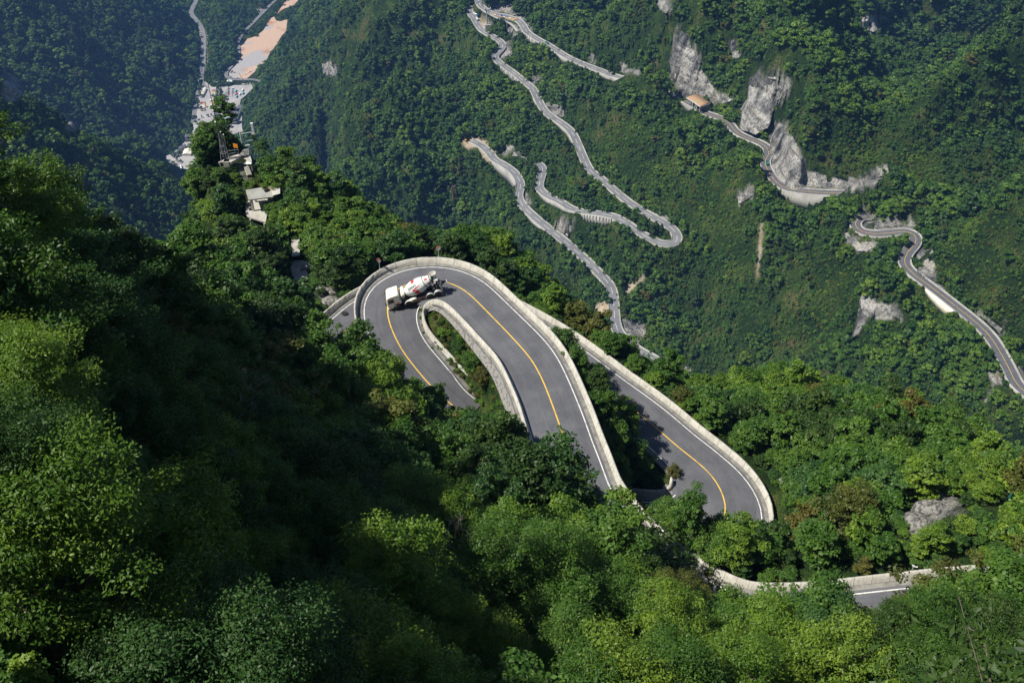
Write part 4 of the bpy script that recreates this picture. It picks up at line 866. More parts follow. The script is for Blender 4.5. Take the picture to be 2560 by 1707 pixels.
# hillside patches of low scrub and bamboo, with few full trees
SCRUB = [[(1700, 600), (1900, 560), (1900, 720), (1960, 800), (1850, 860), (1700, 800), (1620, 760), (1600, 700)], [(2330, 560), (2560, 500), (2560, 850), (2450, 760), (2350, 680)], [(2000, 640), (2140, 640), (2130, 860), (1980, 900), (1900, 800)],
         [(1430, 250), (1560, 300), (1700, 420), (1660, 520), (1560, 440), (1440, 330)], [(1560, 440), (1900, 420), (1900, 560), (1740, 600), (1640, 520)], [(1700, 820), (1900, 880), (1880, 960), (1700, 940)]]
SCR = raster(SCRUB)
NEAR_CLEAR = [
    [(893, 740), (905, 700), (950, 665), (1020, 648), (1090, 643), (1150, 652), (1210, 685), (1260, 725), (1330, 790), (1385, 845), (1420, 915), (1450, 985), (1500, 1090), (1535, 1190), (1575, 1290), (1562, 1290), (1515, 1205), (1470, 1160), (1430, 1110), (1385, 1075), (1335, 1040), (1300, 1005), (1262, 960), (1225, 885), (1180, 820), (1130, 770), (1090, 758), (1050, 790), (1060, 850), (1120, 905), (1185, 970), (1180, 990), (1140, 975), (1095, 955), (1050, 935), (1030, 890), (1010, 850), (985, 825), (955, 840), (920, 850), (905, 830), (895, 790)],
    [(840, 800), (855, 765), (895, 735), (905, 760), (900, 830), (885, 830), (865, 825)],
    [(1510, 915), (1600, 955), (1700, 1035), (1800, 1105), (1880, 1165), (1925, 1230), (1937, 1300), (1912, 1305), (1880, 1295), (1840, 1278), (1760, 1262), (1710, 1275), (1640, 1268), (1575, 1255), (1575, 1225), (1640, 1232), (1700, 1222), (1722, 1190), (1700, 1145), (1650, 1115), (1625, 1085), (1605, 1040), (1565, 1005), (1550, 970)],
    [(1310, 772), (1360, 800), (1420, 835), (1520, 905), (1520, 925), (1420, 858), (1350, 818)],
    [(1590, 1355), (1640, 1365), (1632, 1385), (1600, 1370)],
    [(1705, 1403), (1800, 1440), (1900, 1468), (1960, 1478), (1955, 1496), (1900, 1496), (1800, 1470), (1720, 1435)], [(2090, 1470), (2330, 1436), (2338, 1456), (2210, 1478), (2190, 1520), (2140, 1530), (2090, 1495)],
    [(610, 478), (680, 462), (684, 485), (665, 500), (662, 530), (658, 565), (625, 545), (612, 520)], [(730, 600), (752, 600), (756, 655), (775, 680), (758, 705), (735, 700), (726, 650)], [(600, 375), (625, 375), (640, 440), (620, 445)], [(545, 412), (548, 385), (590, 362), (630, 364), (634, 440), (604, 440), (600, 405)], [(604, 340), (630, 338), (630, 355), (604, 358)],
    [(955, 648), (975, 648), (975, 678), (955, 678)], [(1094, 625), (1114, 625), (1114, 655), (1094, 655)],
    [(2290, 1245), (2370, 1240), (2400, 1255), (2380, 1290), (2320, 1310), (2275, 1325)], [(2265, 1405), (2295, 1405), (2290, 1450), (2265, 1450)], [(815, 720), (850, 745), (838, 770), (815, 755)], [(740, 692), (768, 700), (762, 712), (742, 704)], [(2515, 1210), (2550, 1210), (2545, 1255), (2510, 1255)]]
CLEAR_NEAR = raster(NEAR_CLEAR)
CLEAR_NEAR |= raster([[(1060, 850), (1120, 905), (1190, 975), (1235, 1030), (1200, 1030), (1150, 1000), (1080, 965), (1040, 900)]])
ISLAND = raster([[(1050, 770), (1090, 760), (1130, 775), (1180, 825), (1225, 890), (1262, 960), (1290, 1000), (1230, 1000), (1185, 975), (1120, 905), (1062, 850)]])

def crown_hits(x, y, z, H, Rr, mask, f=.8):
    """does the crown, seen from the photo's viewpoint, cover a cleared pixel?"""
    hit = np.zeros(len(x), bool)
    for dx, dz in ((0, .55), (0, .98), (-f, .6), (f, .6), (-f * .7, .9), (f * .7, .9), (-f * .7, .3), (f * .7, .3), (0, .25), (0, .75), (-f * .5, .6), (f * .5, .6), (-f, .8), (f, .8)):
        u, v, d = proj(np.stack([x + dx * Rr, y, z + dz * H], -1))
        iu = (u / 2).astype(int); iv = (v / 2).astype(int); ok = (iu >= 0) & (iu < CW) & (iv >= 0) & (iv < CH)
        h = np.zeros(len(x), bool); h[ok] = mask[iv[ok], iu[ok]]; hit |= h
    return hit
def road_dist(x, y, roads):
    d = np.full(len(x), 1e9)
    for P, hw in roads:
        hw_ = np.broadcast_to(np.asarray(hw, float), (len(P),))
        for i in range(0, len(x), 20000):
            q = np.sqrt((x[i:i + 20000, None] - P[None, ::2, 0]) ** 2 + (y[i:i + 20000, None] - P[None, ::2, 1]) ** 2) - hw_[None, ::2]
            d[i:i + 20000] = np.minimum(d[i:i + 20000], q.min(1))
    return d
def spaced(x, y, pr, cell):
    """thin random points so that neighbours stay about one cell apart"""
    o = np.argsort(pr); ix = np.floor(x[o] / cell).astype(int); iy = np.floor(y[o] / cell).astype(int)
    _, k = np.unique(ix * 100003 + iy, return_index=True); return o[k]

# ------------------------------------------------ near spur: trees of their own
n0 = 60000
x = rng.uniform(-125, 110, n0); y = rng.uniform(8, 262, n0)
k = spaced(x, y, rng.random(n0), 2.8); x, y = x[k], y[k]
z = hz_near(x, y)
d = np.hypot(np.hypot(x, y), z); u, v, dep = proj(np.stack([x, y, z + 4], -1))
keep = (u > -300) & (u < 2860) & (v > -100) & (v < 2050) & (d > 37)
# also trees on the unseen crag, added left of the frame to shade the slope
keep |= (x < -35) & (x > -115) & (y < 110)
x, y, z, d, u, v = (a[keep] for a in (x, y, z, d, u, v))
sc = rng.uniform(.5, 1.2, len(x)); 
rdst = road_dist(x, y, [(PA, np.maximum(wAo, wAi) + 1.6), (PB, np.maximum(wBo, wBi) + 1.6)])
keep = rdst > .6; x, y, z, d, u, v, sc, rdst = (a[keep] for a in (x, y, z, d, u, v, sc, rdst))
sc = np.where(rdst < 3, sc * .75, sc)
# taller trees hem the lower right stretch of the upper road on the viewer's side
ka = np.argmin((x[:, None] - PA[None, ::2, 0]) ** 2 + (y[:, None] - PA[None, ::2, 1]) ** 2, axis=1) * 2
sd = (x - PA[ka, 0]) * NA[ka, 0] + (y - PA[ka, 1]) * NA[ka, 1]
hem = (rdst < 9) & (sd < 0) & (ka > idxA(1405, 1080, -94.8)) & (ka < idxA(2450, 1525, -88))
sc = np.where(hem, rng.uniform(1.15, 1.6, len(sc)), sc)
hit = crown_hits(x, y, z, 8.0 * sc, 3.0 * sc, CLEAR_NEAR, 1.0)
sc2 = sc * .5; hit2 = crown_hits(x, y, z, 8.0 * sc2, 3.0 * sc2, CLEAR_NEAR, 1.0)
sc = np.where(hit, sc2, sc); keep = ~(hit & hit2); x, y, z, d, u, v, sc = (a[keep] for a in (x, y, z, d, u, v, sc))
iu = np.clip((u / 2).astype(int), 0, CW - 1); iv = np.clip((v / 2).astype(int), 0, CH - 1)
keep = ~(ISLAND[iv, iu] & (d < 170)); x, y, z, d, u, v, sc = (a[keep] for a in (x, y, z, d, u, v, sc))
# which kind grows where: patches
pn = fbm(x, y, 16, 3, 71) + rng.normal(0, .16, len(x)); pn2 = fbm(x, y, 11, 3, 77) + rng.normal(0, .12, len(x))
kind = np.where(pn > .22, 1, np.where(pn < -.26, 3, np.where(pn2 > .2, 2, np.where(pn2 < -.34, 4, 0))))
kind = np.where((kind == 4) & (v < 560), 0, kind)
kind = np.where((u < 900) & (v > 750) & (kind == 1) & (rng.random(len(x)) < .5), 2, kind)
var = rng.integers(0, 3, len(x)); rot = rng.uniform(0, 6.28, len(x))
near_pts = dict(x=x, y=y, z=z, d=d, u=u, v=v, s=sc, kind=kind, var=var, rot=rot)
print('near trees', len(x))

def place_tree(x, y, z, s, rot, kind, var, lod, label, group, sz=None, name='tree'):
    tm, cm, H, Rr = proto(lod, kind, var)
    t = thing(name, label, 'tree', (x, y, z - .25), rot, group); t.scale = (s, s, sz or s * rng.uniform(.8, 1.25))
    for nm, me in (('trunk', tm), ('crown', cm)):
        o = bpy.data.objects.new(nm, me); col.objects.link(o); o.parent = t
    return t
vis = (u > -60) & (u < 2620) & (v > 150) & (v < 1790)
app = np.where(vis, sc / d, 0); order = np.argsort(-app)[:262]
ind = np.zeros(len(x), bool); ind[order] = True
def region(u, v):
    if v > 1330: r = 'in the foreground at the foot of the picture' if u < 1500 else 'in front of the lower right stretch of road'
    elif u < 900: r = 'on the shaded slope at the left' if v > 640 else 'on the sunlit slope at the upper left'
    elif u < 1500 and v > 900: r = 'on the slope just before the truck hairpin'
    elif v < 760: r = 'on the pointed ridge beyond the hairpin'
    else: r = 'on the slope right of the road loop'
    return r
adj = ('rounded', 'tall loose', 'low spreading')
def colw_(u): return ['far left', 'left', 'left of centre', 'centre', 'right of centre', 'right', 'far right'][int(np.clip(u / 2560 * 7, 0, 6))]
placed = []
for i in order:
    lod = 'closest' if d[i] < 50 else ('close' if d[i] < 85 else 'near')
    t = place_tree(x[i], y[i], z[i], sc[i], rot[i], int(kind[i]), int(var[i]), lod, 'tree', 'trees of the nearest slopes')
    placed.append((t, u[i], v[i], int(kind[i]), int(var[i]), sc[i]))
def unique_labels(placed):
    rows = {}
    for q in placed:
        t, uu_, v_, kd, vr, s_ = q
        size = 'large' if s_ > .98 else ('small' if s_ < .7 else '')
        key = ' '.join(f'{size} {adj[vr]} {KIND[kd][0]} tree {region(uu_, v_)}'.split()); rows.setdefault(key, []).append(q)
    ords = ['leftmost', 'second from left', 'third from left', 'fourth from left', 'fifth from left', 'sixth from left', 'seventh from left', 'eighth from left', 'ninth from left', 'tenth from left', 'eleventh from left', 'twelfth from left']
    for key, L_ in rows.items():
        L_.sort(key=lambda q: q[1])
        for n, q in enumerate(L_): q[0]['label'] = key if len(L_) == 1 else (key + ', ' + ('leftmost' if n == 0 else ORD[min(n, 28)] + ' from left'))
def region(u, v):
    if v > 1330: return 'in the left foreground' if u < 850 else ('in the middle foreground' if u < 1500 else 'before the lower right road')
    if u < 900: return 'on the shaded left slope' if v > 640 else 'on the sunlit upper left slope'
    if u < 1500 and v > 900: return 'just before the truck hairpin'
    if v < 760: return 'on the ridge beyond the hairpin'
    return 'right of the road loop'
unique_labels(placed)

# ------------------------------------------------ points for the forests beyond
near_rest = ~ind
LP = []   # x, y, z, sx, sz, rot, proto id
PID = {}
def pid(lod, kind, var):
    k = (lod, kind, var); PID.setdefault(k, len(PID)); return PID[k]
for i in np.where(near_rest)[0]:
    lod = 'near' if d[i] < 95 else 'mid'
    vv_ = int(var[i]) if lod == 'mid' else int(var[i]) % 2
    LP.append((x[i], y[i], z[i] - .3, sc[i], sc[i] * rng.uniform(.85, 1.15), rot[i], pid(lod, int(kind[i]), vv_)))
# undergrowth between the trees of the near spur
n1 = 26000
ux = rng.uniform(-60, 105, n1); uy = rng.uniform(10, 255, n1); uz = hz_near(ux, uy); us = rng.uniform(.16, .34, n1)
uu_, vv2, ud = proj(np.stack([ux, uy, uz + 1], -1)); dd = np.hypot(np.hypot(ux, uy), uz)
kp = (uu_ > -100) & (uu_ < 2660) & (vv2 > 150) & (vv2 < 1800) & (dd > 24)
kp &= road_dist(ux, uy, [(PA, np.maximum(wAo, wAi) + 1.7), (PB, np.maximum(wBo, wBi) + 1.7)]) > .5
kp[kp] &= ~crown_hits(ux[kp], uy[kp], uz[kp], 7 * us[kp], 3.2 * us[kp], CLEAR_NEAR)
for i in np.where(kp)[0]:
    kd = int(rng.choice([0, 1, 2, 0, 3])); LP.append((ux[i], uy[i], uz[i] - .9 * us[i], us[i] * 1.2, us[i], rng.uniform(0, 6.28), pid('mid', kd, 2)))
# hand-set trees: the ridge tip, the island, the loop and the close branches
def gz(u, v):
    r = ray(u, v); t = 20.
    while t < 420 and hz_near(np.array([r[0] * t]), np.array([r[1] * t]))[0] < r[2] * t: t += .4
    return r * t
for (u_, v_, s_, kd, vr, lb) in [(512, 404, .8, 0, 0, 'bushy green tree left of the stone terrace on the ridge tip'), (488, 440, .9, 1, 1, 'yellow green tree lowest on the left flank of the ridge tip'), (566, 372, .75, 3, 0, 'dark green tree right behind the terrace and orange board'), 
                                 (648, 382, .8, 0, 0, 'green tree right of the wide stairs on the ridge'), (668, 400, 1.0, 0, 1, 'tall green tree on the right shoulder of the ridge tip'), (638, 366, .6, 3, 1, 'small dark tree under the white pillar'), (695, 425, 1.0, 3, 0, 'dark round tree further down the right shoulder of the ridge'), 
                                 (700, 520, .9, 1, 0, 'bright tree leaning over the right end of the pavilion'), (690, 545, .8, 0, 2, 'green tree in front of the right half of the viewing deck'),
                                 (1178, 930, .62, 0, 0, 'small tree with a dark trunk on the island inside the hairpin'), (1150, 880, .38, 0, 2, 'low green bush on the island left of its small tree'), (1205, 965, .5, 4, 2, 'brownish shrub at the lower end of the hairpin island'),
                                 (1683, 1192, .36, 4, 2, 'round grey green bush spilling over the inner parapet of the lower loop'), (1585, 1180, .95, 0, 1, 'green tree between the two roads just left of the round bush'), (1550, 1090, .9, 1, 1, 'bright tree leaning over the lower road, casting a shadow on it'),
                                 (2000, 1640, 1.05, 0, 1, 'green tree standing across the lower right road, hiding part of its wall'), (985, 1000, .8, 0, 0, 'leafy tree overlapping the left lane just below the truck')]:
    q = gz(u_, v_)
    place_tree(q[0], q[1], q[2], s_, u_ * .7, kd, vr, 'near', lb, None)
# a row of trees rooted between the upper road's wall and the lower road
ia, ib = idxA(1331, 840, -96.3), idxA(1445, 1200, -93.9)
for k, i in enumerate(np.linspace(ia, ib, 20).astype(int)):
    W = PA[i, :2] + NA[i] * (wAo[i] + 2.4 + 1.9 * (k % 2)); zz = float(hz_near(np.array([W[0]]), np.array([W[1]]))[0]); zt = min(zz, -104.0)
    place_tree(W[0], W[1], zt, .74 + .12 * (k % 3), k * 1.3, (0, 0, 3, 1, 0)[k % 5], k % 3, 'near', f'green tree between the two roads under the hairpin wall, {ORD[k]} from its upper end', 'trees between the two roads', sz=1.1 + .14 * (k % 2))
ia, ib = idxA(1565, 1350, -93), idxA(1760, 1500, -91.6)
for k, i in enumerate(np.linspace(ia, ib, 6).astype(int)):
    W = PA[i, :2] + NA[i] * (wAo[i] + 2.6 + .8 * (k % 2)); zz = float(hz_near(np.array([W[0]]), np.array([W[1]]))[0])
    place_tree(W[0], W[1], max(zz, -101), .7 + .1 * (k % 3), k * 1.7, (0, 1, 0, 3)[k % 4], (0, 2, 1)[k % 3], 'near', f'tree just outside the parapet where the upper road bends right, {ORD[k]} from above', 'trees outside the lower parapet')
for k, (u_, v_) in enumerate([(1085, 790), (1100, 815), (1120, 840), (1135, 862), (1110, 850), (1150, 850), (1165, 900), (1130, 815), (1190, 905), (1210, 935)]):
    q = gz(u_, v_); place_tree(q[0], q[1], q[2] + .1, .15 + .04 * (k % 3), k, (0, 4, 1)[k % 3], 2, 'mid', f'low {("green", "brownish", "yellow green")[k % 3]} weed clump on the hairpin island, {("first", "second", "third", "fourth", "fifth", "sixth", "seventh", "eighth", "ninth", "tenth")[k]} from its upper tip', 'weed clumps on the island')
# thin tall tree against the valley, top left
def special_tree(P, H, Rr, nl, leaf, m, label, seed, n_cl=38, spread=1.1, rot_=0, ratio=.4):
    tm, tips = trunk_mesh('trunk', seed, H, .13, Rr * spread, 9, 4, base=.2); cm = crown_mesh('crown', seed, H, Rr, n_cl, nl, leaf, m, base=.3, tips=tips, ratio=ratio, flat=.5)
    t = thing('tree', label, 'tree', P, rot_)
    for nm, me in (('trunk', tm), ('crown', cm)): o = bpy.data.objects.new(nm, me); col.objects.link(o); o.parent = t
q = gz(70, 640); special_tree(q, 15.5, 2.8, 5200, .2, LEAF[1], 'tall thin yellow green tree standing out against the valley, top left', 501)
special_tree((8.6, 7.4, -20.8), 12.5, 3.3, 3600, .19, LEAF[3], 'close dark leafy tree with bare lower branches, bottom right corner', 502, rot_=1.0, ratio=.34)
# bare grey trees in the shade
def bare_tree(u_, v_, H, label, seed):
    q = gz(u_, v_); g = np.random.default_rng(seed); mb = MB()
    def grow(p, d_, ln, r_, dep):
        e = p + d_ * ln; mb.tube(p, e, r_, r_ * .6, n=4, caps=False)
        if dep == 0: return
        for k in range(3):
            nd = (d_ + Vector(g.normal(size=3)) * .55 + Vector((0, 0, .15))).normalized(); grow(e, nd, ln * .72, r_ * .6, dep - 1)
    grow(Vector((0, 0, 0)), Vector((0, 0, 1)), H * .36, .11, 5)
    t = thing('bare_tree', label, 'tree', q); mb.build('branches', M_bark2, t)
M_bark2 = mat('grey_bark', (.20, .18, .16), .9)
bare_tree(560, 1120, 9, 'leafless grey tree on the shaded slope, upper one', 3); bare_tree(640, 1150, 8, 'leafless grey tree just right of the other on the shaded slope', 4); bare_tree(1185, 1500, 8, 'leafless grey tree among green crowns below the hairpin', 5)
ik = np.where(ISL); sel_ = rng.choice(len(ik[0]), min(320, len(ik[0]) * 2)); ix_ = GX[ik][sel_] + rng.uniform(-.5, .5, len(sel_)); iy_ = GY[ik][sel_] + rng.uniform(-.5, .5, len(sel_)); iz_ = hz_near(ix_, iy_)
for i in range(len(ix_)): s_ = rng.uniform(.05, .13); LP.append((ix_[i], iy_[i], iz_[i] - .15, s_ * 1.5, s_, rng.uniform(0, 6.28), pid('mid', int(rng.choice([0, 1, 4, 4])), 2)))
# far slopes
n2 = 900000
fa = rng.uniform(R(-37), R(37), n2); t_ = rng.random(n2); fr = 340 * (3500 / 340) ** t_
fx, fy = np.sin(fa) * fr, np.cos(fa) * fr; fz = hz_far(fx, fy)
fu, fv, fd = proj(np.stack([fx, fy, fz + 3], -1))
kp = (fu > -90) & (fu < 2650) & (fv > -70) & (fv < 1300); fx, fy, fz, fu, fv, fr = (a[kp] for a in (fx, fy, fz, fu, fv, fr))
# cell size grows gently with distance
kk = []
bands = [(340, 800, 5.6), (800, 1200, 7.0), (1200, 1800, 8.6), (1800, 2400, 10.0), (2400, 3600, 11)]
for r0, r1, cell in bands:
    b = np.where((fr >= r0) & (fr < r1))[0]; kk.append(b[spaced(fx[b], fy[b], rng.random(len(b)), cell)])
kk = np.concatenate(kk); fx, fy, fz, fu, fv, fr = (a[kk] for a in (fx, fy, fz, fu, fv, fr))
# rough visibility: drop what the ground itself hides from anywhere near the viewpoint
visb = np.ones(len(fx), bool)
for t in np.linspace(.3, .97, 34):
    px, py = fx * t, fy * t; pz = (fz + 9) * t; rr_ = np.hypot(px, py)
    g1 = np.where((rr_ < 355) & (py < 358) & (px > -149) & (px < 189), hz_near(px, py), -1e9); g2 = np.where(rr_ > 335, hz_far(px, py), -1e9)
    visb &= ~((g1 > pz + 10) | (g2 > pz + 14))
fx, fy, fz, fu, fv, fr = (a[visb] for a in (fx, fy, fz, fu, fv, fr))
iu = np.clip((fu / 2).astype(int), 0, CW - 1); iv = np.clip((fv / 2).astype(int), 0, CH - 1)
scr = SCR[iv, iu] & (fu > 0) & (fv > 0)
base_s = np.interp(fr, [340, 800, 1200, 1800, 2400, 3500], [.85, 1.25, 1.55, 1.8, 2.0, 2.2])
pn = fbm(fx, fy, 60, 4, 81)
pn3 = fbm(fx, fy, 110, 3, 181)
fs = base_s * rng.uniform(.5, 1.35, len(fx)) * (1 + .5 * pn) * (1 + .7 * pn3)
scr |= (pn3 < -.30) & (fr < 1600)
fs = np.where(scr & (rng.random(len(fx)) < .85), fs * .38, fs)
hit = crown_hits(fx, fy, fz, 7 * fs, 3.0 * fs, CLEAR_FAR, .75)
fs2 = fs * .45; hit2 = crown_hits(fx, fy, fz, 7 * fs2, 3.0 * fs2, CLEAR_FAR, .7)
dv = road_dist(fx, fy, list(FAR.values()) + VR)
fs = np.where(hit, fs2, fs); kp = ~(hit & hit2) & (dv > 1.5)
fx, fy, fz, fu, fv, fr, fs, pn = (a[kp] for a in (fx, fy, fz, fu, fv, fr, fs, pn))
p2 = fbm(fx, fy, 35, 3, 91) + rng.normal(0, .2, len(fx)) + .6 * fbm(fx, fy, 170, 3, 95)
fk = np.where(p2 > .36, 1, np.where(p2 < -.34, 3, np.where(rng.random(len(fx)) < .3, 2, 0))); fk = np.where(rng.random(len(fx)) < .02, 4, fk)
fvv = rng.integers(0, 2, len(fx)); frot = rng.uniform(0, 6.28, len(fx)); fh = rng.uniform(.8, 1.15, len(fx))
n3 = 400000
sa = rng.uniform(R(-20), R(37), n3); sr = 360 * (1700 / 360) ** rng.random(n3); sx_, sy_ = np.sin(sa) * sr, np.cos(sa) * sr; sz_ = hz_far(sx_, sy_); su, sv, _ = proj(np.stack([sx_, sy_, sz_ + 1], -1))
kp = (su > 600) & (su < 2600) & (sv > 150) & (sv < 1250); sx_, sy_, sz_, su, sv, sr = (a[kp] for a in (sx_, sy_, sz_, su, sv, sr))
jj = (fbm(sx_, sy_, 110, 3, 181) < -.27) | SCR[np.clip((sv / 2).astype(int), 0, CH - 1), np.clip((su / 2).astype(int), 0, CW - 1)]; kp = jj | (rng.random(len(su)) < .35); sx_, sy_, sz_, su, sv, sr = (a[kp] for a in (sx_, sy_, sz_, su, sv, sr))
kp = spaced(sx_, sy_, rng.random(len(sx_)), 3.3); sx_, sy_, sz_ = sx_[kp], sy_[kp], sz_[kp]
ss = rng.uniform(.2, .5, len(sx_)) * (1 + .5 * fbm(sx_, sy_, 20, 3, 5)); kp = ~crown_hits(sx_, sy_, sz_, 6 * ss, 2.6 * ss, CLEAR_FAR, .7); sx_, sy_, sz_, ss = sx_[kp], sy_[kp], sz_[kp], ss[kp]
sk_ = np.where(fbm(sx_, sy_, 30, 3, 9) > .1, 1, 0); sk_ = np.where(rng.random(len(sx_)) < .2, 4, sk_)
for i in range(len(sx_)):
    LP.append((sx_[i], sy_[i], sz_[i] - .5, ss[i] * 1.25, ss[i], rng.uniform(0, 6.28), pid('far', int(sk_[i]), int(i % 2))))
for i in range(len(fx)):
    LP.append((fx[i], fy[i], fz[i] - .8, fs[i], fs[i] * fh[i], frot[i], pid('far', int(fk[i]), int(fvv[i]))))
print('forest instances', len(LP))

def forest(name, pts, label, cat):
    A_ = np.array([q[:7] for q in pts], float)
    me = bpy.data.meshes.new(name); me.vertices.add(len(A_)); me.vertices.foreach_set('co', A_[:, :3].astype(np.float32).ravel())
    a = me.attributes.new('size', 'FLOAT_VECTOR', 'POINT'); a.data.foreach_set('vector', np.stack([A_[:, 3], A_[:, 3], A_[:, 4]], 1).astype(np.float32).ravel())
    a = me.attributes.new('turn', 'FLOAT_VECTOR', 'POINT'); a.data.foreach_set('vector', np.stack([A_[:, 5] * 0, A_[:, 5] * 0, A_[:, 5]], 1).astype(np.float32).ravel())
    a = me.attributes.new('pid', 'INT', 'POINT'); a.data.foreach_set('value', A_[:, 6].astype(np.int32))
    me.update(); o = bpy.data.objects.new(name, me); col.objects.link(o)
    ng = bpy.data.node_groups.new('forest', 'GeometryNodeTree'); ng.interface.new_socket('Geometry', in_out='INPUT', socket_type='NodeSocketGeometry'); ng.interface.new_socket('Geometry', in_out='OUTPUT', socket_type='NodeSocketGeometry')
    N = ng.nodes; L = ng.links; gi_ = N.new('NodeGroupInput'); go = N.new('NodeGroupOutput'); jn = N.new('GeometryNodeJoinGeometry')
    def named(nm, ty):
        n = N.new('GeometryNodeInputNamedAttribute'); n.data_type = ty; n.inputs[0].default_value = nm; return n.outputs[0]
    sz, tn, pd = named('size', 'FLOAT_VECTOR'), named('turn', 'FLOAT_VECTOR'), named('pid', 'INT')
    eu = N.new('FunctionNodeEulerToRotation'); L.new(tn, eu.inputs[0])
    mp = N.new('GeometryNodeMeshToPoints'); L.new(gi_.outputs[0], mp.inputs[0])
    used = set(A_[:, 6].astype(int))
    for k, i in PID.items():
        if i not in used: continue
        src = source_obj(k); oi = N.new('GeometryNodeObjectInfo'); oi.inputs[0].default_value = src; oi.transform_space = 'ORIGINAL'; oi.inputs[1].default_value = True
        cmp_ = N.new('FunctionNodeCompare'); cmp_.data_type = 'INT'; cmp_.operation = 'EQUAL'; L.new(pd, cmp_.inputs[2]); cmp_.inputs[3].default_value = i
        ip = N.new('GeometryNodeInstanceOnPoints'); L.new(mp.outputs[0], ip.inputs['Points']); L.new(cmp_.outputs[0], ip.inputs['Selection']); L.new(oi.outputs['Geometry'], ip.inputs['Instance'])
        L.new(eu.outputs[0], ip.inputs['Rotation']); L.new(sz, ip.inputs['Scale']); L.new(ip.outputs[0], jn.inputs[0])
    L.new(jn.outputs[0], go.inputs[0]); md = o.modifiers.new('forest', 'NODES'); md.node_group = ng
    return tag(o, label, None, None, 'stuff')
# one standing tree of each kind lends its crown to the forest
SRC = {}
def source_obj(k):
    if k in SRC: return SRC[k]
    lod, kind, var_ = k; tm, cm, H, Rr = proto(*k)
    cand = None
    for o in bpy.data.objects:
        if o.data is cm and o.users_collection: cand = o; break
    if cand is None:
        # plant a real one among the others
        j = [q for q in LP if q[6] == PID[k]][len([q for q in LP if q[6] == PID[k]]) // 2]
        t = thing('tree', f'{adj[var_]} {KIND[kind][0]} tree in the distant forest' if lod == 'far' else f'{adj[var_]} {KIND[kind][0]} tree on the far side of the near spur', 'tree', (j[0], j[1], j[2]), j[5], 'trees of the forest edge')
        t.scale = (j[3], j[3], j[4])
        for nm, me in (('trunk', tm), ('crown', cm)):
            o = bpy.data.objects.new(nm, me); col.objects.link(o); o.parent = t
            if nm == 'crown': cand = o
    SRC[k] = cand; return cand
# ================================================================== THINGS
_R = None
def hit_near(u, v, up=0.0):
    """point of the near ground seen at a pixel"""
    r = ray(u, v); t = 25.
    while t < 420:
        q = r * t
        if hz_near(np.array([q[0]]), np.array([q[1]]))[0] > q[2]: break
        t += .25
    q = r * t; return Vector((q[0], q[1], q[2] + up))
def hit_far(u, v):
    r, t = march(np.array([float(u)]), np.array([float(v)]), 330, 3400, 3000); return Vector((r[0] * t[0]))
def V3(u, v, z): return Vector(Pz(u, v, z))

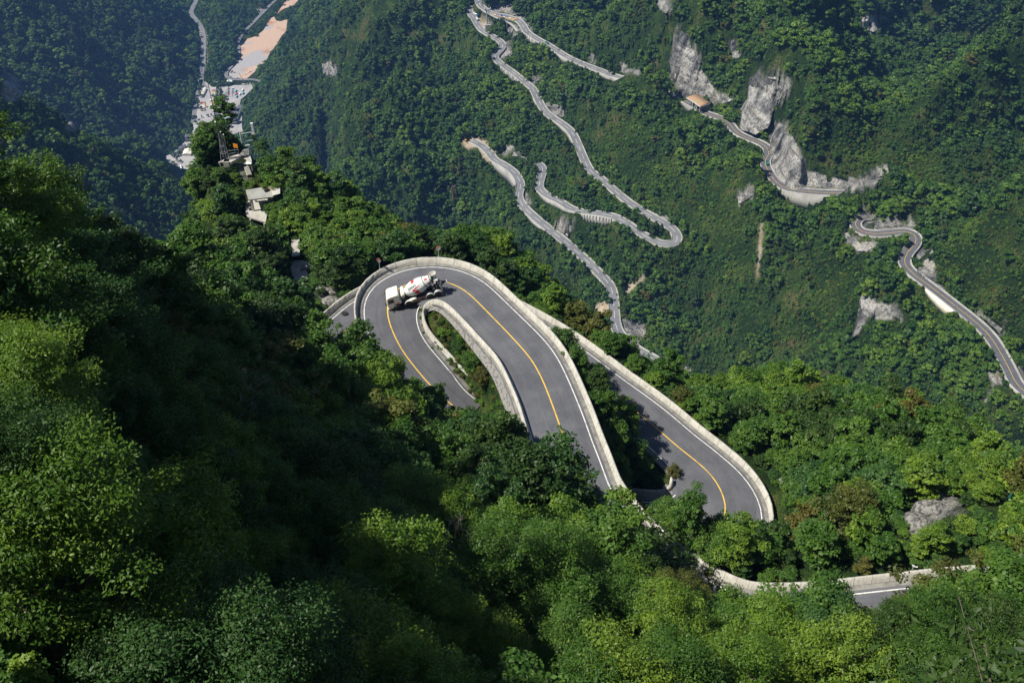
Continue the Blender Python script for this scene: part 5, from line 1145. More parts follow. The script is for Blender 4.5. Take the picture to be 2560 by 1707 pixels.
# ------------------------------------------------ concrete mixer truck
def mixer():
    f = Pz(998, 775, -98.55); b_ = Pz(1091, 744, -97.85)
    for _ in range(4):
        zz = [PA[int(np.argmin(np.linalg.norm(PA[:, :2] - q[:2], axis=1)))][2] + .03 for q in (f, b_)]; f, b_ = Pz(998, 775, zz[0]), Pz(1091, 744, zz[1])
    # ride on the road surface
    hd = Vector((f[0] - b_[0], f[1] - b_[1], 0)); L_ = hd.length; hd.normalize(); rz = math.atan2(hd.y, hd.x)
    right = Vector((hd.y, -hd.x, 0)); mid = Vector(f) + right * 1.15
    def rz_at(p): return PA[int(np.argmin(np.linalg.norm(PA[:, :2] - np.array(p)[:2], axis=1)))][2]
    zf = rz_at(f) ; zb = rz_at(b_); pitch = math.atan2(zf - zb, L_)
    t = thing('mixer_truck', 'white concrete mixer truck with red striped drum rounding the hairpin', 'truck', (mid.x, mid.y, zf + .03)); t.rotation_euler = (0, -pitch, rz)
    AX = (0.0, -1.85, -5.3, -6.62)
    # chassis
    m = MB()
    for s in (-1, 1): m.box((-3.1, s * .42, .95), (8.6, .12, .28))
    for x in (-.9, -2.5, -3.7, -4.6, -7.2): m.box((x, 0, .93), (.12, .8, .2))
    for x in AX: m.tube((x, -1.0, .5), (x, 1.0, .5), .09, n=8)
    m.box((-7.38, 0, .82), (.1, 2.3, .22)); m.box((-3.3, .55, .75), (1.3, .55, .5)); m.box((-1.0, 0, 1.15), (.5, 1.6, .5)); m.box((-1.45, .55, 1.5), (.35, .5, .7)); m.box((-1.5, -.5, 1.4), (.3, .6, .5))
    m.build('chassis', M_dark, t)
    # cab
    m = MB()
    side = [(1.28, .62), (1.38, 1.1), (1.34, 1.75), (1.08, 2.62), (.9, 2.84), (.55, 2.93), (-.72, 2.93), (-.86, 2.84), (-.9, 1.2), (-.62, 1.1), (-.52, 1.14), (.54, 1.14), (.62, .62)]
    def cabhull(w0, shrink=.12):
        vs = []; n = len(side)
        for y, k in ((-w0, 1), (-w0 + .1, 0), (w0 - .1, 0), (w0, 1)):
            for x, z in side:
                q = shrink if k else 0
                cx, cz = .2, 1.7; vs.append((cx + (x - cx) * (1 - q * .55), y, cz + (z - cz) * (1 - q * .55)))
        fs = [(i + n * j, (i + 1) % n + n * j, (i + 1) % n + n * (j + 1), i + n * (j + 1)) for j in range(3) for i in range(n)]
        fs += [tuple(range(n))[::-1], tuple(range(3 * n, 4 * n))]; return vs, fs
    m.add(*cabhull(1.2)); cab = m.build('cab', M_cream, t)
    bm_ = cab.modifiers.new('bevel', 'BEVEL'); bm_.width = .05; bm_.segments = 2
    m = MB(); m.box((-.1, 0, 2.985), (.62, .5, .07)); m.build('roof_hatch', M_cream, cab)
    m = MB(); m.add([(1.372, -1.04, 1.68), (1.372, 1.04, 1.68), (1.13, .98, 2.56), (1.13, -.98, 2.56)], [(0, 1, 2, 3)]); m.build('windscreen', M_glass, cab)
    m = MB(); m.box((1.42, 0, 2.66), (.3, 2.1, .03), ry=.25); m.build('sun_visor', M_dark, cab)
    for s in (-1, 1):
        m = MB(); y = s * 1.206
        m.add([(1.12, y, 1.72), (.1, y, 1.72), (.1, y, 2.45), (.86, y, 2.45)], [(0, 1, 2, 3)] if s < 0 else [(3, 2, 1, 0)])
        d_ = MB(); d_.add([(1.2, s * 1.203, 1.0), (.02, s * 1.203, 1.0), (.02, s * 1.203, 2.5), (.9, s * 1.203, 2.5), (1.2, s * 1.203, 1.68)], [(0, 1, 2, 3, 4)] if s < 0 else [(4, 3, 2, 1, 0)])
        door = d_.build('door', M_cream, cab); m.build('side_window', M_glass, door)
        m = MB(); m.box((.2, s * 1.225, 1.52), (.22, .03, .05)); m.build('handle', M_dark, door)
        m = MB(); m.add([(.5, s * 1.212, 1.2), (-.5, s * 1.212, 1.25), (-.72, s * 1.212, 1.5), (-.3, s * 1.212, 1.45)], [(0, 1, 2, 3)] if s < 0 else [(3, 2, 1, 0)]); m.build('red_flash', M_red, cab)
        m = MB(); m.tube((1.25, s * 1.2, 2.3), (1.42, s * 1.45, 2.3), .02, n=6); m.tube((1.25, s * 1.2, 1.85), (1.42, s * 1.45, 1.85), .02, n=6); m.box((1.42, s * 1.47, 2.05), (.06, .2, .6)); m.build('wing_mirror', M_black, cab)
        m = MB(); m.box((1.40, s * .86, .92), (.06, .42, .2)); m.build('headlight', M_steel, cab)
        m = MB(); m.box((.98, s * 1.12, .55), (.45, .2, .06)); m.box((.98, s * 1.12, .8), (.42, .2, .05)); m.build('step', M_dark, cab)
    m = MB(); m.box((1.4, 0, .68), (.16, 2.36, .34)); m.build('bumper', M_wpaint, cab)
    m = MB(); m.box((1.395, 0, 1.28), (.05, 1.5, .42)); m.box((1.41, 0, 1.36), (.05, 1.3, .04)); m.build('grille', M_dark, cab)
    # wheels
    for i, x in enumerate(AX):
        for s in (-1, 1):
            wdt = .3 if i < 2 else .56; y0 = s * (1.25 - wdt)
            w0 = MB(); y1 = s * 1.25; a, c = (y0, y1) if s > 0 else (y1, y0)
            w0.lathe([(a, .3), (a, .47), (a + .05, .52), (c - .05, .52), (c, .47), (c, .3)], (x, 0, .52), 'Y', 26)
            wh = w0.build('wheel', M_black, t, True)
            w0 = MB(); yy = s * (1.13 if i < 2 else 1.05); o_ = s * .1
            prof = [(yy - .05, .0), (yy - .05 * s, .14), (yy, .15), (yy + (.05 if i < 2 else -.12) * s, .2), (yy + .04 * s, .31)]
            w0.lathe(sorted(prof, key=lambda q: q[1]), (x, 0, .52), 'Y', 20); w0.build('rim', M_dark if i < 2 else M_rust, wh, True)
    # mudguards
    for i, x in enumerate(AX[1:]):
        for s in (-1, 1):
            m = MB(); n = 9; R0, w_ = .66, .5; vs = []
            for k in range(n + 1):
                a = math.pi * (.08 + .84 * k / n)
                for y in (s * 1.24, s * (1.24 - w_)):
                    for r_ in (R0, R0 - .04): vs.append((x + math.cos(a) * r_, y, .52 + math.sin(a) * r_))
            fs = []
            for k in range(n):
                b0, b1 = 4 * k, 4 * k + 4; fs += [(b0, b1, b1 + 2, b0 + 2), (b0 + 1, b0 + 3, b1 + 3, b1 + 1), (b0, b0 + 1, b1 + 1, b1), (b0 + 2, b1 + 2, b1 + 3, b0 + 3)]
            m.add(vs, fs); m.build('mudguard', M_wpaint if i == 0 else M_steel, t, True)
    m = MB()
    for s in (-1, 1):
        for z in (.55, .9): m.box((-3.55, s * 1.17, z), (2.3, .05, .1))
        for x in (-4.6, -3.9, -3.2, -2.5): m.box((x, s * 1.15, .72), (.06, .05, .42))
    m.build('side_guard', M_rust, t)
    m = MB(); m.lathe([(-2.5 - .75, .01), (-3.24, .22), (-2.15, .22), (-2.13, .01)], (0, .95, 1.0), 'X', 14); m.build('air_tank', M_cream, t, True)
    m = MB(); m.lathe([(-1.02, .01), (-1.0, .33), (1.0, .33), (1.02, .01)], (-1.5, 0, 2.28), 'Y', 22); m.build('water_tank', M_cream, t, True)
    m = MB(); m.box((-1.55, 0, 1.75), (.3, 1.3, .7)); m.box((-1.95, 0, 1.55), (.3, .9, .9)); m.tube((-1.2, .9, 1.1), (-1.2, .9, 2.3), .05); m.box((-1.35, .95, 1.7), (.5, .3, .5)); m.build('drum_gearbox', M_dark, t)
    # drum
    tilt = R(13.5); A0 = Vector((-1.95, 0, 1.92)); ax = Vector((-math.cos(tilt), 0, math.sin(tilt))); upv = Vector((math.sin(tilt), 0, math.cos(tilt))); yv = Vector((0, 1, 0))
    prof = [(0.0, .02), (0.0, .52), (.06, .70), (.95, 1.06), (1.3, 1.14), (2.35, 1.17), (2.75, 1.12), (3.5, .93), (4.45, .62), (4.7, .56), (4.72, .5)]
    def rad(a):
        return float(np.interp(a, [p_[0] for p_ in prof], [p_[1] for p_ in prof])) if a > .02 else .5
    def dpt(a, ph, lift=0.0):
        """ph: angle from the top towards the truck's left side"""
        r_ = rad(a) + lift; return A0 + ax * a + (upv * math.cos(ph) + yv * math.sin(ph)) * r_
    m = MB(); n = 44; vs = []
    for a, r_ in prof:
        for i in range(n):
            ph = 2 * math.pi * i / n; vs.append(A0 + ax * a + (upv * math.cos(ph) + yv * math.sin(ph)) * r_)
    fs = [(k * n + i, (k + 1) * n + i, (k + 1) * n + (i + 1) % n, k * n + (i + 1) % n) for k in range(len(prof) - 1) for i in range(n)]
    m.add(vs, fs); drum = m.build('drum', M_wpaint, t, True)
    def patch(a0, a1, p0, p1, name, mt, lift=.006, fn=None, na=10, np_=12):
        vs = []; mb = MB()
        for i in range(na + 1):
            for j in range(np_ + 1):
                s_, q_ = i / na, j / np_
                a = a0 + (a1 - a0) * s_; ph = p0 + (p1 - p0) * q_
                if fn: a, ph = fn(s_, q_)
                vs.append(dpt(a, ph, lift))
        fs = [(i * (np_ + 1) + j, i * (np_ + 1) + j + 1, (i + 1) * (np_ + 1) + j + 1, (i + 1) * (np_ + 1) + j) for i in range(na) for j in range(np_)]
        mb.add(vs, fs); return mb.build(name, mt, drum, True)
    patch(1.62, 2.18, R(-32), R(16), 'red_stripe', M_red)
    patch(1.55, 2.2, R(78), R(128), 'red_stripe', M_red)
    patch(1.62, 2.18, R(-175), R(-120), 'red_stripe', M_red)
    # pointed swoosh rising from the lower stripe
    patch(0, 0, 0, 0, 'red_swoosh', M_red, fn=lambda s_, q_: (1.35 + 1.9 * s_, R(73) - R(25) * s_ + (q_ - .5) * R(15) * (1 - s_) ** 1.1))
    patch(3.72, 4.2, R(22), R(46), 'red_stripe', M_red); patch(3.75, 4.15, R(-28), R(-14), 'red_stripe', M_red); patch(3.9, 4.3, R(88), R(112), 'red_stripe', M_red)
    m = MB(); m.lathe([(3.42, .94), (3.42, .985), (3.52, .965), (3.52, .91)], tuple(A0), tuple(ax), 40); m.lathe([(4.42, .6), (4.42, .66), (4.56, .64), (4.56, .58)], tuple(A0), tuple(ax), 40); m.build('roller_ring', M_dark, drum)
    # lettering round the flank
    def drum_text(txt, a_c, ph_c, size, mt, name, bold=.012):
        cu = bpy.data.curves.new(name, 'FONT'); cu.body = txt; cu.size = size; cu.align_x = 'CENTER'; cu.align_y = 'CENTER'; cu.offset = bold; cu.resolution_u = 3
        tmp = bpy.data.objects.new(name, cu); col.objects.link(tmp); dg = bpy.context.evaluated_depsgraph_get(); dg.update()
        me = bpy.data.meshes.new_from_object(tmp.evaluated_get(dg)); bpy.data.objects.remove(tmp)
        import bmesh
        b = bmesh.new(); b.from_mesh(me); bmesh.ops.triangulate(b, faces=b.faces)
        for _ in range(3):
            ed = [e for e in b.edges if e.calc_length() > .09]
            if ed: bmesh.ops.subdivide_edges(b, edges=ed, cuts=1); bmesh.ops.triangulate(b, faces=b.faces)
        for v_ in b.verts:
            a = a_c + v_.co.x; r_ = rad(a_c); ph = ph_c - v_.co.y / r_; v_.co = dpt(a, ph, .012)
        b.to_mesh(me); b.free(); me.materials.append(mt); o = bpy.data.objects.new(name, me); col.objects.link(o); o.parent = drum; return o
    # x of the text runs towards the back of the truck when read from its left side
    drum_text('SANY', 1.55, R(44), .62, M_black, 'lettering', .02)
    # rear: hopper, chutes, frames, ladder
    m = MB(); e = A0 + ax * 4.75
    hc = Vector((e.x - .28, 0, e.z + .62)); m.lathe([(-.42, .2), (.12, .55), (.14, .6), (.1, .56), (-.36, .16)], tuple(hc), 'Z', 22); m.build('hopper', M_conc, t)
    m = MB()
    for s in (-1, 1):
        m.tube((-7.0, s * .75, 1.05), (e.x + .15, s * .6, e.z + .35), .06); m.tube((-7.35, s * .9, 1.0), (e.x - .3, s * .45, e.z + .25), .05); m.tube((-6.2, s * .8, 1.05), (e.x + .5, s * .62, e.z - .3), .07)
        m.tube((-7.3, s * 1.0, .7), (-7.3, s * 1.0, 1.7), .035)
    m.box((-6.75, 0, 1.5), (.14, 1.7, .5)); m.box((e.x + .12, 0, e.z - .5), (.12, 1.3, .3)); m.box((-7.1, 0, 1.9), (.3, .7, .3)); m.build('rear_frame', M_dark, t)
    m = MB(); n = 10; vs = []
    for k, (px, pz) in enumerate(((-6.95, 2.35), (-7.4, 1.75), (-8.35, 1.45))):
        for j in range(7):
            a = math.pi * j / 6; vs.append((px, -math.cos(a) * .3, pz - math.sin(a) * .28))
    m.add(vs, [(k * 7 + j, k * 7 + j + 1, (k + 1) * 7 + j + 1, (k + 1) * 7 + j) for k in range(2) for j in range(6)]); ch = m.build('chute', M_dark, t)
    m = MB(); m.box((-8.4, 0, 1.48), (.12, .72, .14)); m.box((-7.9, .35, 1.5), (.9, .06, .1)); m.build('chute_lip', M_steel, ch)
    m = MB(); m.tube((-7.35, -.5, 1.5), (-7.35, .9, 1.65), .1); m.box((-7.45, .2, 1.15), (.7, .12, .1)); m.build('chute_arm', M_cream, t)
    m = MB()
    for s in (.72, 1.08): m.tube((-7.45, s, .6), (-7.2, s, 3.05), .03, n=6)
    for k in range(8): m.tube((-7.45 + .035 * k, .72, .7 + .32 * k), (-7.45 + .035 * k, 1.08, .7 + .32 * k), .022, n=6)
    m.box((-7.15, .6, 3.0), (.5, .9, .05)); m.build('ladder', M_steel, t)
    for s in (-1, 1):
        m = MB(); m.box((-7.46, s * .95, .85), (.05, .36, .14)); m.build('tail_light', M_red, t)
    return t
mixer()

# ------------------------------------------------ convex mirrors and the plaque on the outer parapet
def wall_at(u, v, z, lift=1.05):
    i = idxA(u, v, z); o = wAo[i] + 1.55; p = PA[i] + np.array((NA[i, 0] * o, NA[i, 1] * o, lift)); return Vector(p), i
def traffic_mirror(u, v, z, face, label, h=1.25):
    p, i = wall_at(u, v, z); t = thing('traffic_mirror', label, 'traffic mirror', p, face, 'convex mirrors at the hairpin')
    m = MB(); m.tube((0, 0, -.25), (0, 0, h), .045); m.tube((0, 0, -.05), (0, 0, .02), .1); m.build('pole', M_steel, t)
    m = MB(); m.lathe([(-.06, .0), (-.05, .36), (.0, .41), (.04, .40), (.05, .37)], (0, -.03, h + .34), (0, -.997, -.07), 26); m.build('rim', M_red, t, True)
    m = MB(); m.lathe([(.045, .375), (.07, .3), (.09, .18), (.1, .02)], (0, -.03, h + .34), (0, -.997, -.07), 26); m.build('mirror_glass', mat('mirror_face', (.62, .64, .66), .12, .6, metal=.9), t, True)
traffic_mirror(968, 690, -98.2, R(-25), 'round convex mirror on a pole, left one, behind the cab side of the bend')
traffic_mirror(1103, 662, -97.5, R(20), 'red rimmed convex mirror right of the brown plaque')
def plaque():
    i = idxA(1083, 668, -97.5); o = wAo[i] + 1.36
    p = Vector(PA[i] + np.array((NA[i, 0] * o, NA[i, 1] * o, .72))); a = math.atan2(NA[i, 1], NA[i, 0]) - math.pi / 2
    t = thing('number_plaque', 'small dark brown plaque with yellow numerals on the pale parapet', 'plaque', p, a)
    m = MB(); m.box((0, -.03, 0), (.86, .05, .6)); m.build('board', mat('brown_board', (.045, .022, .012), .7), t)
    cu = bpy.data.curves.new('numerals', 'FONT'); cu.body = '197'; cu.size = .42; cu.align_x = 'CENTER'; cu.align_y = 'CENTER'; cu.extrude = .004
    tmp = bpy.data.objects.new('n', cu); col.objects.link(tmp); dg = bpy.context.evaluated_depsgraph_get(); dg.update()
    me = bpy.data.meshes.new_from_object(tmp.evaluated_get(dg)); bpy.data.objects.remove(tmp); me.name = 'numerals'
    me.materials.clear(); me.materials.append(mat('dull_gold', (.38, .26, .07), .7)); o = bpy.data.objects.new('numerals', me); col.objects.link(o); o.parent = t; o.location = (0, -.064, 0); o.rotation_euler = (R(90), 0, 0)
plaque()
def manhole():
    p = Pz(861, 783, zB(-106.55)); m = MB(); m.tube((0, 0, 0), (0, 0, .03), .5, n=20); o = m.build('manhole_cover', M_black); o.location = (p[0], p[1], p[2] + .02); tag(o, 'black round cover on the road left of the hairpin', 'cover')
manhole()

# ------------------------------------------------ slender lamps by the lower road and the green cabinet
def solar_lamp(u, v, h, rz, label, lean=0):
    p = hit_near(u, v); t = thing('street_lamp', label, 'street lamp', p, rz, 'slender lamps by the road')
    m = MB(); m.tube((0, 0, -.4), (0, 0, h), .05, .035); m.build('pole', M_steel, t)
    m = MB(); m.box((.2, 0, h - .08), (.5, .12, .06)); m.box((0, 0, h + .1), (.35, .25, .04), ry=.5); m.build('lamp_head', M_wpaint, t)
solar_lamp(2270, 1446, 2.2, 0, 'thin pale lamp behind the parapet at the lower right')
solar_lamp(1641, 1355, 2.0, 1, 'thin lamp half hidden in leaves beside the truck road bend')
p = hit_near(2516, 1262); t = thing('control_box', 'dark green metal box on a post near the right edge', 'metal box', p, .3)
m = MB(); m.box((0, 0, 1.3), (.35, .3, 2.6)); m.box((0, 0, 2.62), (.45, .4, .06)); m.build('cabinet', M_dgreen, t); m = MB(); m.tube((.7, .3, 0), (.7, .3, 3.3), .05); m.tube((.7, .3, 1.3), (0, 0, 1.2), .04); m.build('post', M_dgreen, t)

# ------------------------------------------------ the look-out on the pointed ridge
def slab_px(poly, z, th, base): return [tuple(Vector(Pz(u, v, z)) - base) for u, v in poly], th
def add_slab(m, poly, z, th, base):
    q = [Vector(Pz(u, v, z)) - base for u, v in poly]; n = len(q)
    m.add(q + [a - Vector((0, 0, th)) for a in q], [tuple(range(n))[::-1] if False else tuple(range(n)), tuple(range(n, 2 * n))[::-1]] + [(i, i + n, (i + 1) % n + n, (i + 1) % n) for i in range(n)])
def lookout():
    g0 = hit_near(650, 545); zd = g0.z + 2.0; zr = zd + 3.1
    base = Vector((g0.x, g0.y, g0.z)); t = thing('viewing_pavilion', 'pale concrete viewing deck with a flat grey roof on the ridge', 'pavilion', base)
    m = MB(); add_slab(m, [(614, 475), (652, 469), (676, 466), (683, 492), (621, 500)], zr, .22, base); m.build('roof', mat('grey_roof_sheet', (.30, .30, .28), .7, n1=(.4, (.24, .24, .22), .45, .6)), t)
    m = MB(); add_slab(m, [(676, 467), (690, 464), (700, 468), (700, 484), (682, 489)], zr + .25, .15, base); m.build('roof', M_conc, t)
    m = MB(); add_slab(m, [(622, 500), (680, 492), (690, 512), (670, 526), (664, 555), (650, 551), (619, 541), (614, 534), (614, 514)], zd, .35, base); deck = m.build('deck', M_pale, t)
    for (u, v) in ((634, 527), (676, 520), (640, 505), (690, 505)):
        q = Vector(Pz(u, v, zd)) - base; m = MB(); m.box((q.x, q.y, (zd + zr) / 2 - base.z - .1), (.38, .38, zr - zd - .2)); m.build('column', M_conc, t)
    for (u, v) in ((625, 545), (660, 556), (618, 520)):
        q = Vector(Pz(u, v, zd)) - base; m = MB(); m.tube((q.x, q.y, zd - base.z - .3), (q.x, q.y, zd - base.z - 4.0), .16); m.build('post', M_conc, t)
    # belongings left on roof and deck
    q = Vector(Pz(667, 478, zr + .05)); b = thing('bag', 'black and red bag lying on the grey pavilion roof', 'bag', q, .7)
    m = MB(); m.lathe([(-.55, .05), (-.45, .24), (.3, .27), (.42, .1)], (0, 0, .25), 'X', 12); m.build('bag_body', M_black, b, True); m = MB(); m.box((.5, .15, .15), (.5, .35, .25), taper=.7); m.build('pocket', M_red, b)
    q = Vector(Pz(623, 513, zd)); b = thing('bench', 'dark narrow bench on the viewing deck', 'bench', q + Vector((0, 0, .02)), 1.1)
    m = MB(); m.box((0, 0, .42), (1.5, .38, .07)); m.build('seat', M_dark, b)
    for s in (-1, 1): m = MB(); m.box((s * .6, 0, .19), (.1, .34, .38)); m.build('leg', M_dark, b)
    q = Vector(Pz(626, 525, zd)); b = thing('crate', 'small dark crate on the viewing deck', 'crate', q, .3); m = MB(); m.box((0, 0, .2), (.6, .4, .4), taper=.9); m.box((0, 0, .43), (.64, .44, .05)); m.build('box', M_dark, b)
lookout()
def walkway():
    a = hit_near(741, 649, .9); b = hit_near(740, 603, .9); t = thing('footbridge', 'straight pale concrete footbridge slab among the trees', 'footbridge', a)
    d = (b - a); L_ = d.length; n = Vector((-d.y, d.x, 0)).normalized() * .78; m = MB(); vs = []
    for q in (Vector((0, 0, 0)), d):
        for s in (-1, 1): vs += [q + n * s, q + n * s - Vector((0, 0, .3))]
    m.add(vs, [(0, 2, 6, 4), (1, 5, 7, 3), (0, 4, 5, 1), (2, 3, 7, 6), (0, 1, 3, 2), (4, 6, 7, 5)]); m.build('slab', M_pale, t)
    for s in (-1, 1):
        m = MB(); m.add([n * s * .98 + Vector((0, 0, .0)), n * s * .98 + d, n * s * .98 + d + Vector((0, 0, .12)), n * s * .98 + Vector((0, 0, .12)), n * s * .88, n * s * .88 + d, n * s * .88 + d + Vector((0, 0, .12)), n * s * .88 + Vector((0, 0, .12))], [(0, 1, 2, 3), (7, 6, 5, 4), (3, 2, 6, 7), (0, 3, 7, 4), (1, 5, 6, 2)]); m.build('kerb', M_conc, t)
walkway()
def stair(p0, p1, nst, wdt, label, name='stone_stairs', rail=False):
    """flight from p0 (top) to p1 (bottom)"""
    t = thing(name, label, 'stairs', p1); d = p1 - p0; h = Vector((d.x, d.y, 0)).normalized(); n = Vector((-h.y, h.x, 0)) * wdt / 2; run = Vector((d.x, d.y, 0)).length / nst; dz = d.z / nst
    m = MB()
    for i in range(nst):
        q = p0 + h * run * i + Vector((0, 0, dz * i)) - p1; e = h * run * .78
        vs = [q + n, q - n, q - n + e, q + n + e]; vs = vs + [a - Vector((0, 0, .16)) for a in vs]; m.add(vs, [(0, 1, 2, 3), (7, 6, 5, 4), (0, 4, 5, 1), (1, 5, 6, 2), (2, 6, 7, 3), (3, 7, 4, 0)])
    m.build('steps', M_pale, t); m = MB()
    for s in (-1, 1):
        a = p0 - p1 + n * s; b = n * s; vs = [a, a + n * s * .12, b + n * s * .12, b]; vs = [v_ - Vector((0, 0, .05)) for v_ in vs] + [v_ - Vector((0, 0, .45)) for v_ in vs]; m.add(vs, [(0, 1, 2, 3), (7, 6, 5, 4), (0, 4, 5, 1), (1, 5, 6, 2), (2, 6, 7, 3), (3, 7, 4, 0)])
    m.build('stringer', M_conc, t); return t
stair(hit_near(613, 394, 1.2), hit_near(620, 420, 1.0), 10, 1.9, 'wide flight of pale stone stairs up to the ridge terrace')
stair(hit_near(618, 425, .8), hit_near(625, 445, .7), 8, .9, 'narrow lower flight of stairs under the wide one')
stair(hit_near(745, 672, .8), hit_near(735, 690, .7), 5, 1.6, 'short steps beside the boulder under the footbridge')
stair(hit_near(748, 688, .8), hit_near(758, 702, .6), 7, 2.2, 'striped stone steps at the bottom of the ridge path')
def rock_lump(p, sx, sy, sz, name, label, seed, mt=None, cat='boulder'):
    g = np.random.default_rng(seed); m = MB(); vs = []; nu, nv = 14, 9
    for j in range(nv):
        th = math.pi * j / (nv - 1)
        for i in range(nu):
            ph = 2 * math.pi * i / nu; k = 1 + .32 * float(fbm(np.array([math.cos(ph) * 2 + seed]), np.array([math.sin(ph) * 2 + j * .6]), 1.1, 3, seed)[0])
            vs.append((math.sin(th) * math.cos(ph) * sx * k, math.sin(th) * math.sin(ph) * sy * k, math.cos(th) * sz * k))
    m.add(vs, [(j * nu + i, j * nu + (i + 1) % nu, (j + 1) * nu + (i + 1) % nu, (j + 1) * nu + i) for j in range(nv - 1) for i in range(nu)])
    o = m.build(name, mt or M_limestone_l); o.location = p; return tag(o, label, cat)
rock_lump(hit_near(757, 672), 2.2, 1.6, 1.5, 'boulder', 'tan boulder beside the steps under the footbridge', 3, M_pale)
rock_lump(hit_near(832, 733), 1.3, 1.0, .9, 'boulder', 'rounded grey boulder on the bank left of the parapet', 5)
rock_lump(hit_near(818, 727), 1.9, 1.1, 1.0, 'boulder', 'flat pale boulder furthest left above the road', 6)
rock_lump(hit_near(826, 755), 1.6, 1.2, .7, 'boulder', 'pale rubble heap just above the left road wall', 8)
rock_lump(hit_near(2330, 1275), 2.4, 1.6, 1.3, 'rock_outcrop', 'large grey rock outcrop on the right slope', 11, cat='rock outcrop')
rock_lump(hit_near(2365, 1258), 1.8, 1.3, .9, 'rock_outcrop', 'flat upper slab of grey rock beside the large outcrop', 13, cat='rock outcrop')
rock_lump(hit_near(2290, 1315), 2.0, 1.8, 1.5, 'rock_outcrop', 'lower grey rock outcrop left of the large one', 15, cat='rock outcrop')
rock_lump(hit_near(2305, 1385), 1.2, 1.0, .9, 'rock_outcrop', 'small grey rock above the thin lamp', 17, cat='rock outcrop')
rock_lump(hit_near(1962, 1204), 1.4, .8, .6, 'boulder', 'small pale boulder right of the road loop', 19)
rock_lump(Vector(Pz(1670, 1218, zB(-121.6) - .1)), .8, .5, .35, 'boulder', 'grey boulder inside the lower loop parapet', 21)
def terrace():
    g = hit_near(575, 402); z = g.z + 1.6; base = g; t = thing('stone_terrace', 'small terrace of broken stone slabs on the ridge top', 'terrace', base)
    m = MB(); add_slab(m, [(545, 406), (560, 399), (577, 391), (598, 385), (602, 392), (578, 405), (570, 404)], z, .4, base); m.build('paving', M_pale, t)
    m = MB(); add_slab(m, [(600, 385), (608, 374), (622, 371), (622, 388), (611, 392), (603, 392)], z + .1, .35, base); m.build('paving', M_limestone_l, t)
    q = Vector(Pz(566, 402, z)) - base; m = MB(); m.box((q.x, q.y, q.z - 1.0), (1.1, 1.1, 2.0)); m.build('pier', M_conc, t)
    q = Vector(Pz(548, 406, z)) - base; m = MB(); m.tube((q.x, q.y, q.z), (q.x + .3, q.y, q.z - 2.4), .12); m.build('leg', M_conc, t)
    # mast with a braced foot
    mp = Vector(Pz(562, 398, z)); t = thing('antenna_mast', 'very tall thin dark mast with a braced foot on the ridge terrace', 'mast', mp)
    m = MB(); m.tube((0, 0, 0), (0, 0, 19.5), .16, .05, n=6); m.build('pole', M_dark, t)
    m = MB()
    for k in range(3):
        a = k * 2.1; m.tube((math.cos(a) * 1.1, math.sin(a) * 1.1, -.2), (0, 0, 6.5), .05, n=5)
        for h in (1.5, 3.0, 4.5):
            r0 = 1.1 * (1 - (h + .2) / 6.7); a2 = a + 2.1; m.tube((math.cos(a) * r0, math.sin(a) * r0, h), (math.cos(a2) * r0, math.sin(a2) * r0, h), .035, n=5)
    m.build('brace', M_steel, t)
    for h in (8.5, 11, 13.2): m = MB(); m.box((-.25, 0, h), (.3, .25, .25)); m.build('antenna', M_wpaint, t)
    for k, (u, v, h) in enumerate(((566, 396, 6.0), (571, 394, 5.2))):
        t = thing('antenna_pole', ('thin steel pole close right of the tall mast', 'shorter thin steel pole second right of the mast')[k], 'pole', Pz(u, v, z)); m = MB(); m.tube((0, 0, 0), (0, 0, h), .06, .035, n=6); m.build('pole', M_steel, t); m = MB(); m.lathe([(-.12, .02), (-.08, .12), (.08, .12), (.12, .02)], (0, 0, h + .1), 'Z', 10); m.build('lamp', M_wpaint, t)
    t = thing('steel_frame', 'low steel railing frame beside the mast', 'frame', Pz(572, 394, z)); m = MB()
    for x in (0, 2.2): m = MB(); m.tube((x, 0, 0), (x, 0, 1.6), .06, n=5); m.tube((x, 0, 0), (x + .8, -.6, 1.5), .05, n=5); m.build('leg', M_steel, t)
    m = MB(); m.tube((0, 0, 1.6), (2.2, .3, 1.6), .06, n=5); m.tube((0, 0, .9), (2.2, .3, 1.0), .05, n=5); m.build('rail', M_steel, t)
    t = thing('sign_board', 'orange board on legs on the ridge top', 'sign', Pz(592, 381, z), -.3); m = MB(); m.box((0, 0, 1.5), (1.0, .06, .9)); m.build('board', M_orange, t)
    for s in (-1, 1): m = MB(); m.tube((s * .4, 0, -.2), (s * .4, 0, 1.1), .035, n=5); m.build('leg', M_steel, t)
    t = thing('gate_frame', 'white horizontal beam frame standing out from the ridge tip', 'frame', Pz(604, 356, z - .2))
    q0 = Vector((0, 0, 0)); q1 = Vector(Pz(632, 351, z)) - Vector(Pz(604, 356, z)); m = MB()
    for h in (0, 1.9): m.tube(q0 + Vector((0, 0, h)), q1 + Vector((0, 0, h)), .1, n=6)
    m.build('beam', M_steel, t); m = MB(); m.tube((0, 0, -.2), (0, 0, 2.1), .1, n=6); m.tube(q0 + Vector((.3, .1, -.2)), q0 + Vector((.3, .1, 1.9)), .08, n=6); m.build('post', M_wpaint, t)
    m = MB(); m.tube(q1 * .35 + Vector((0, -.8, -.5)), q1 * .75 + Vector((0, -.8, -.5)), .1, n=6); m.build('beam', M_wpaint, t)
    t = thing('white_pillar', 'bright white square pillar at the very tip of the ridge', 'pillar', Pz(633, 330, z + .2)); m = MB(); m.box((0, 0, .9), (.5, .4, 2.4)); m.build('shaft', M_wpaint, t); m = MB(); m.box((0, 0, -.4), (.8, .6, .3)); m.build('foot', M_conc, t)
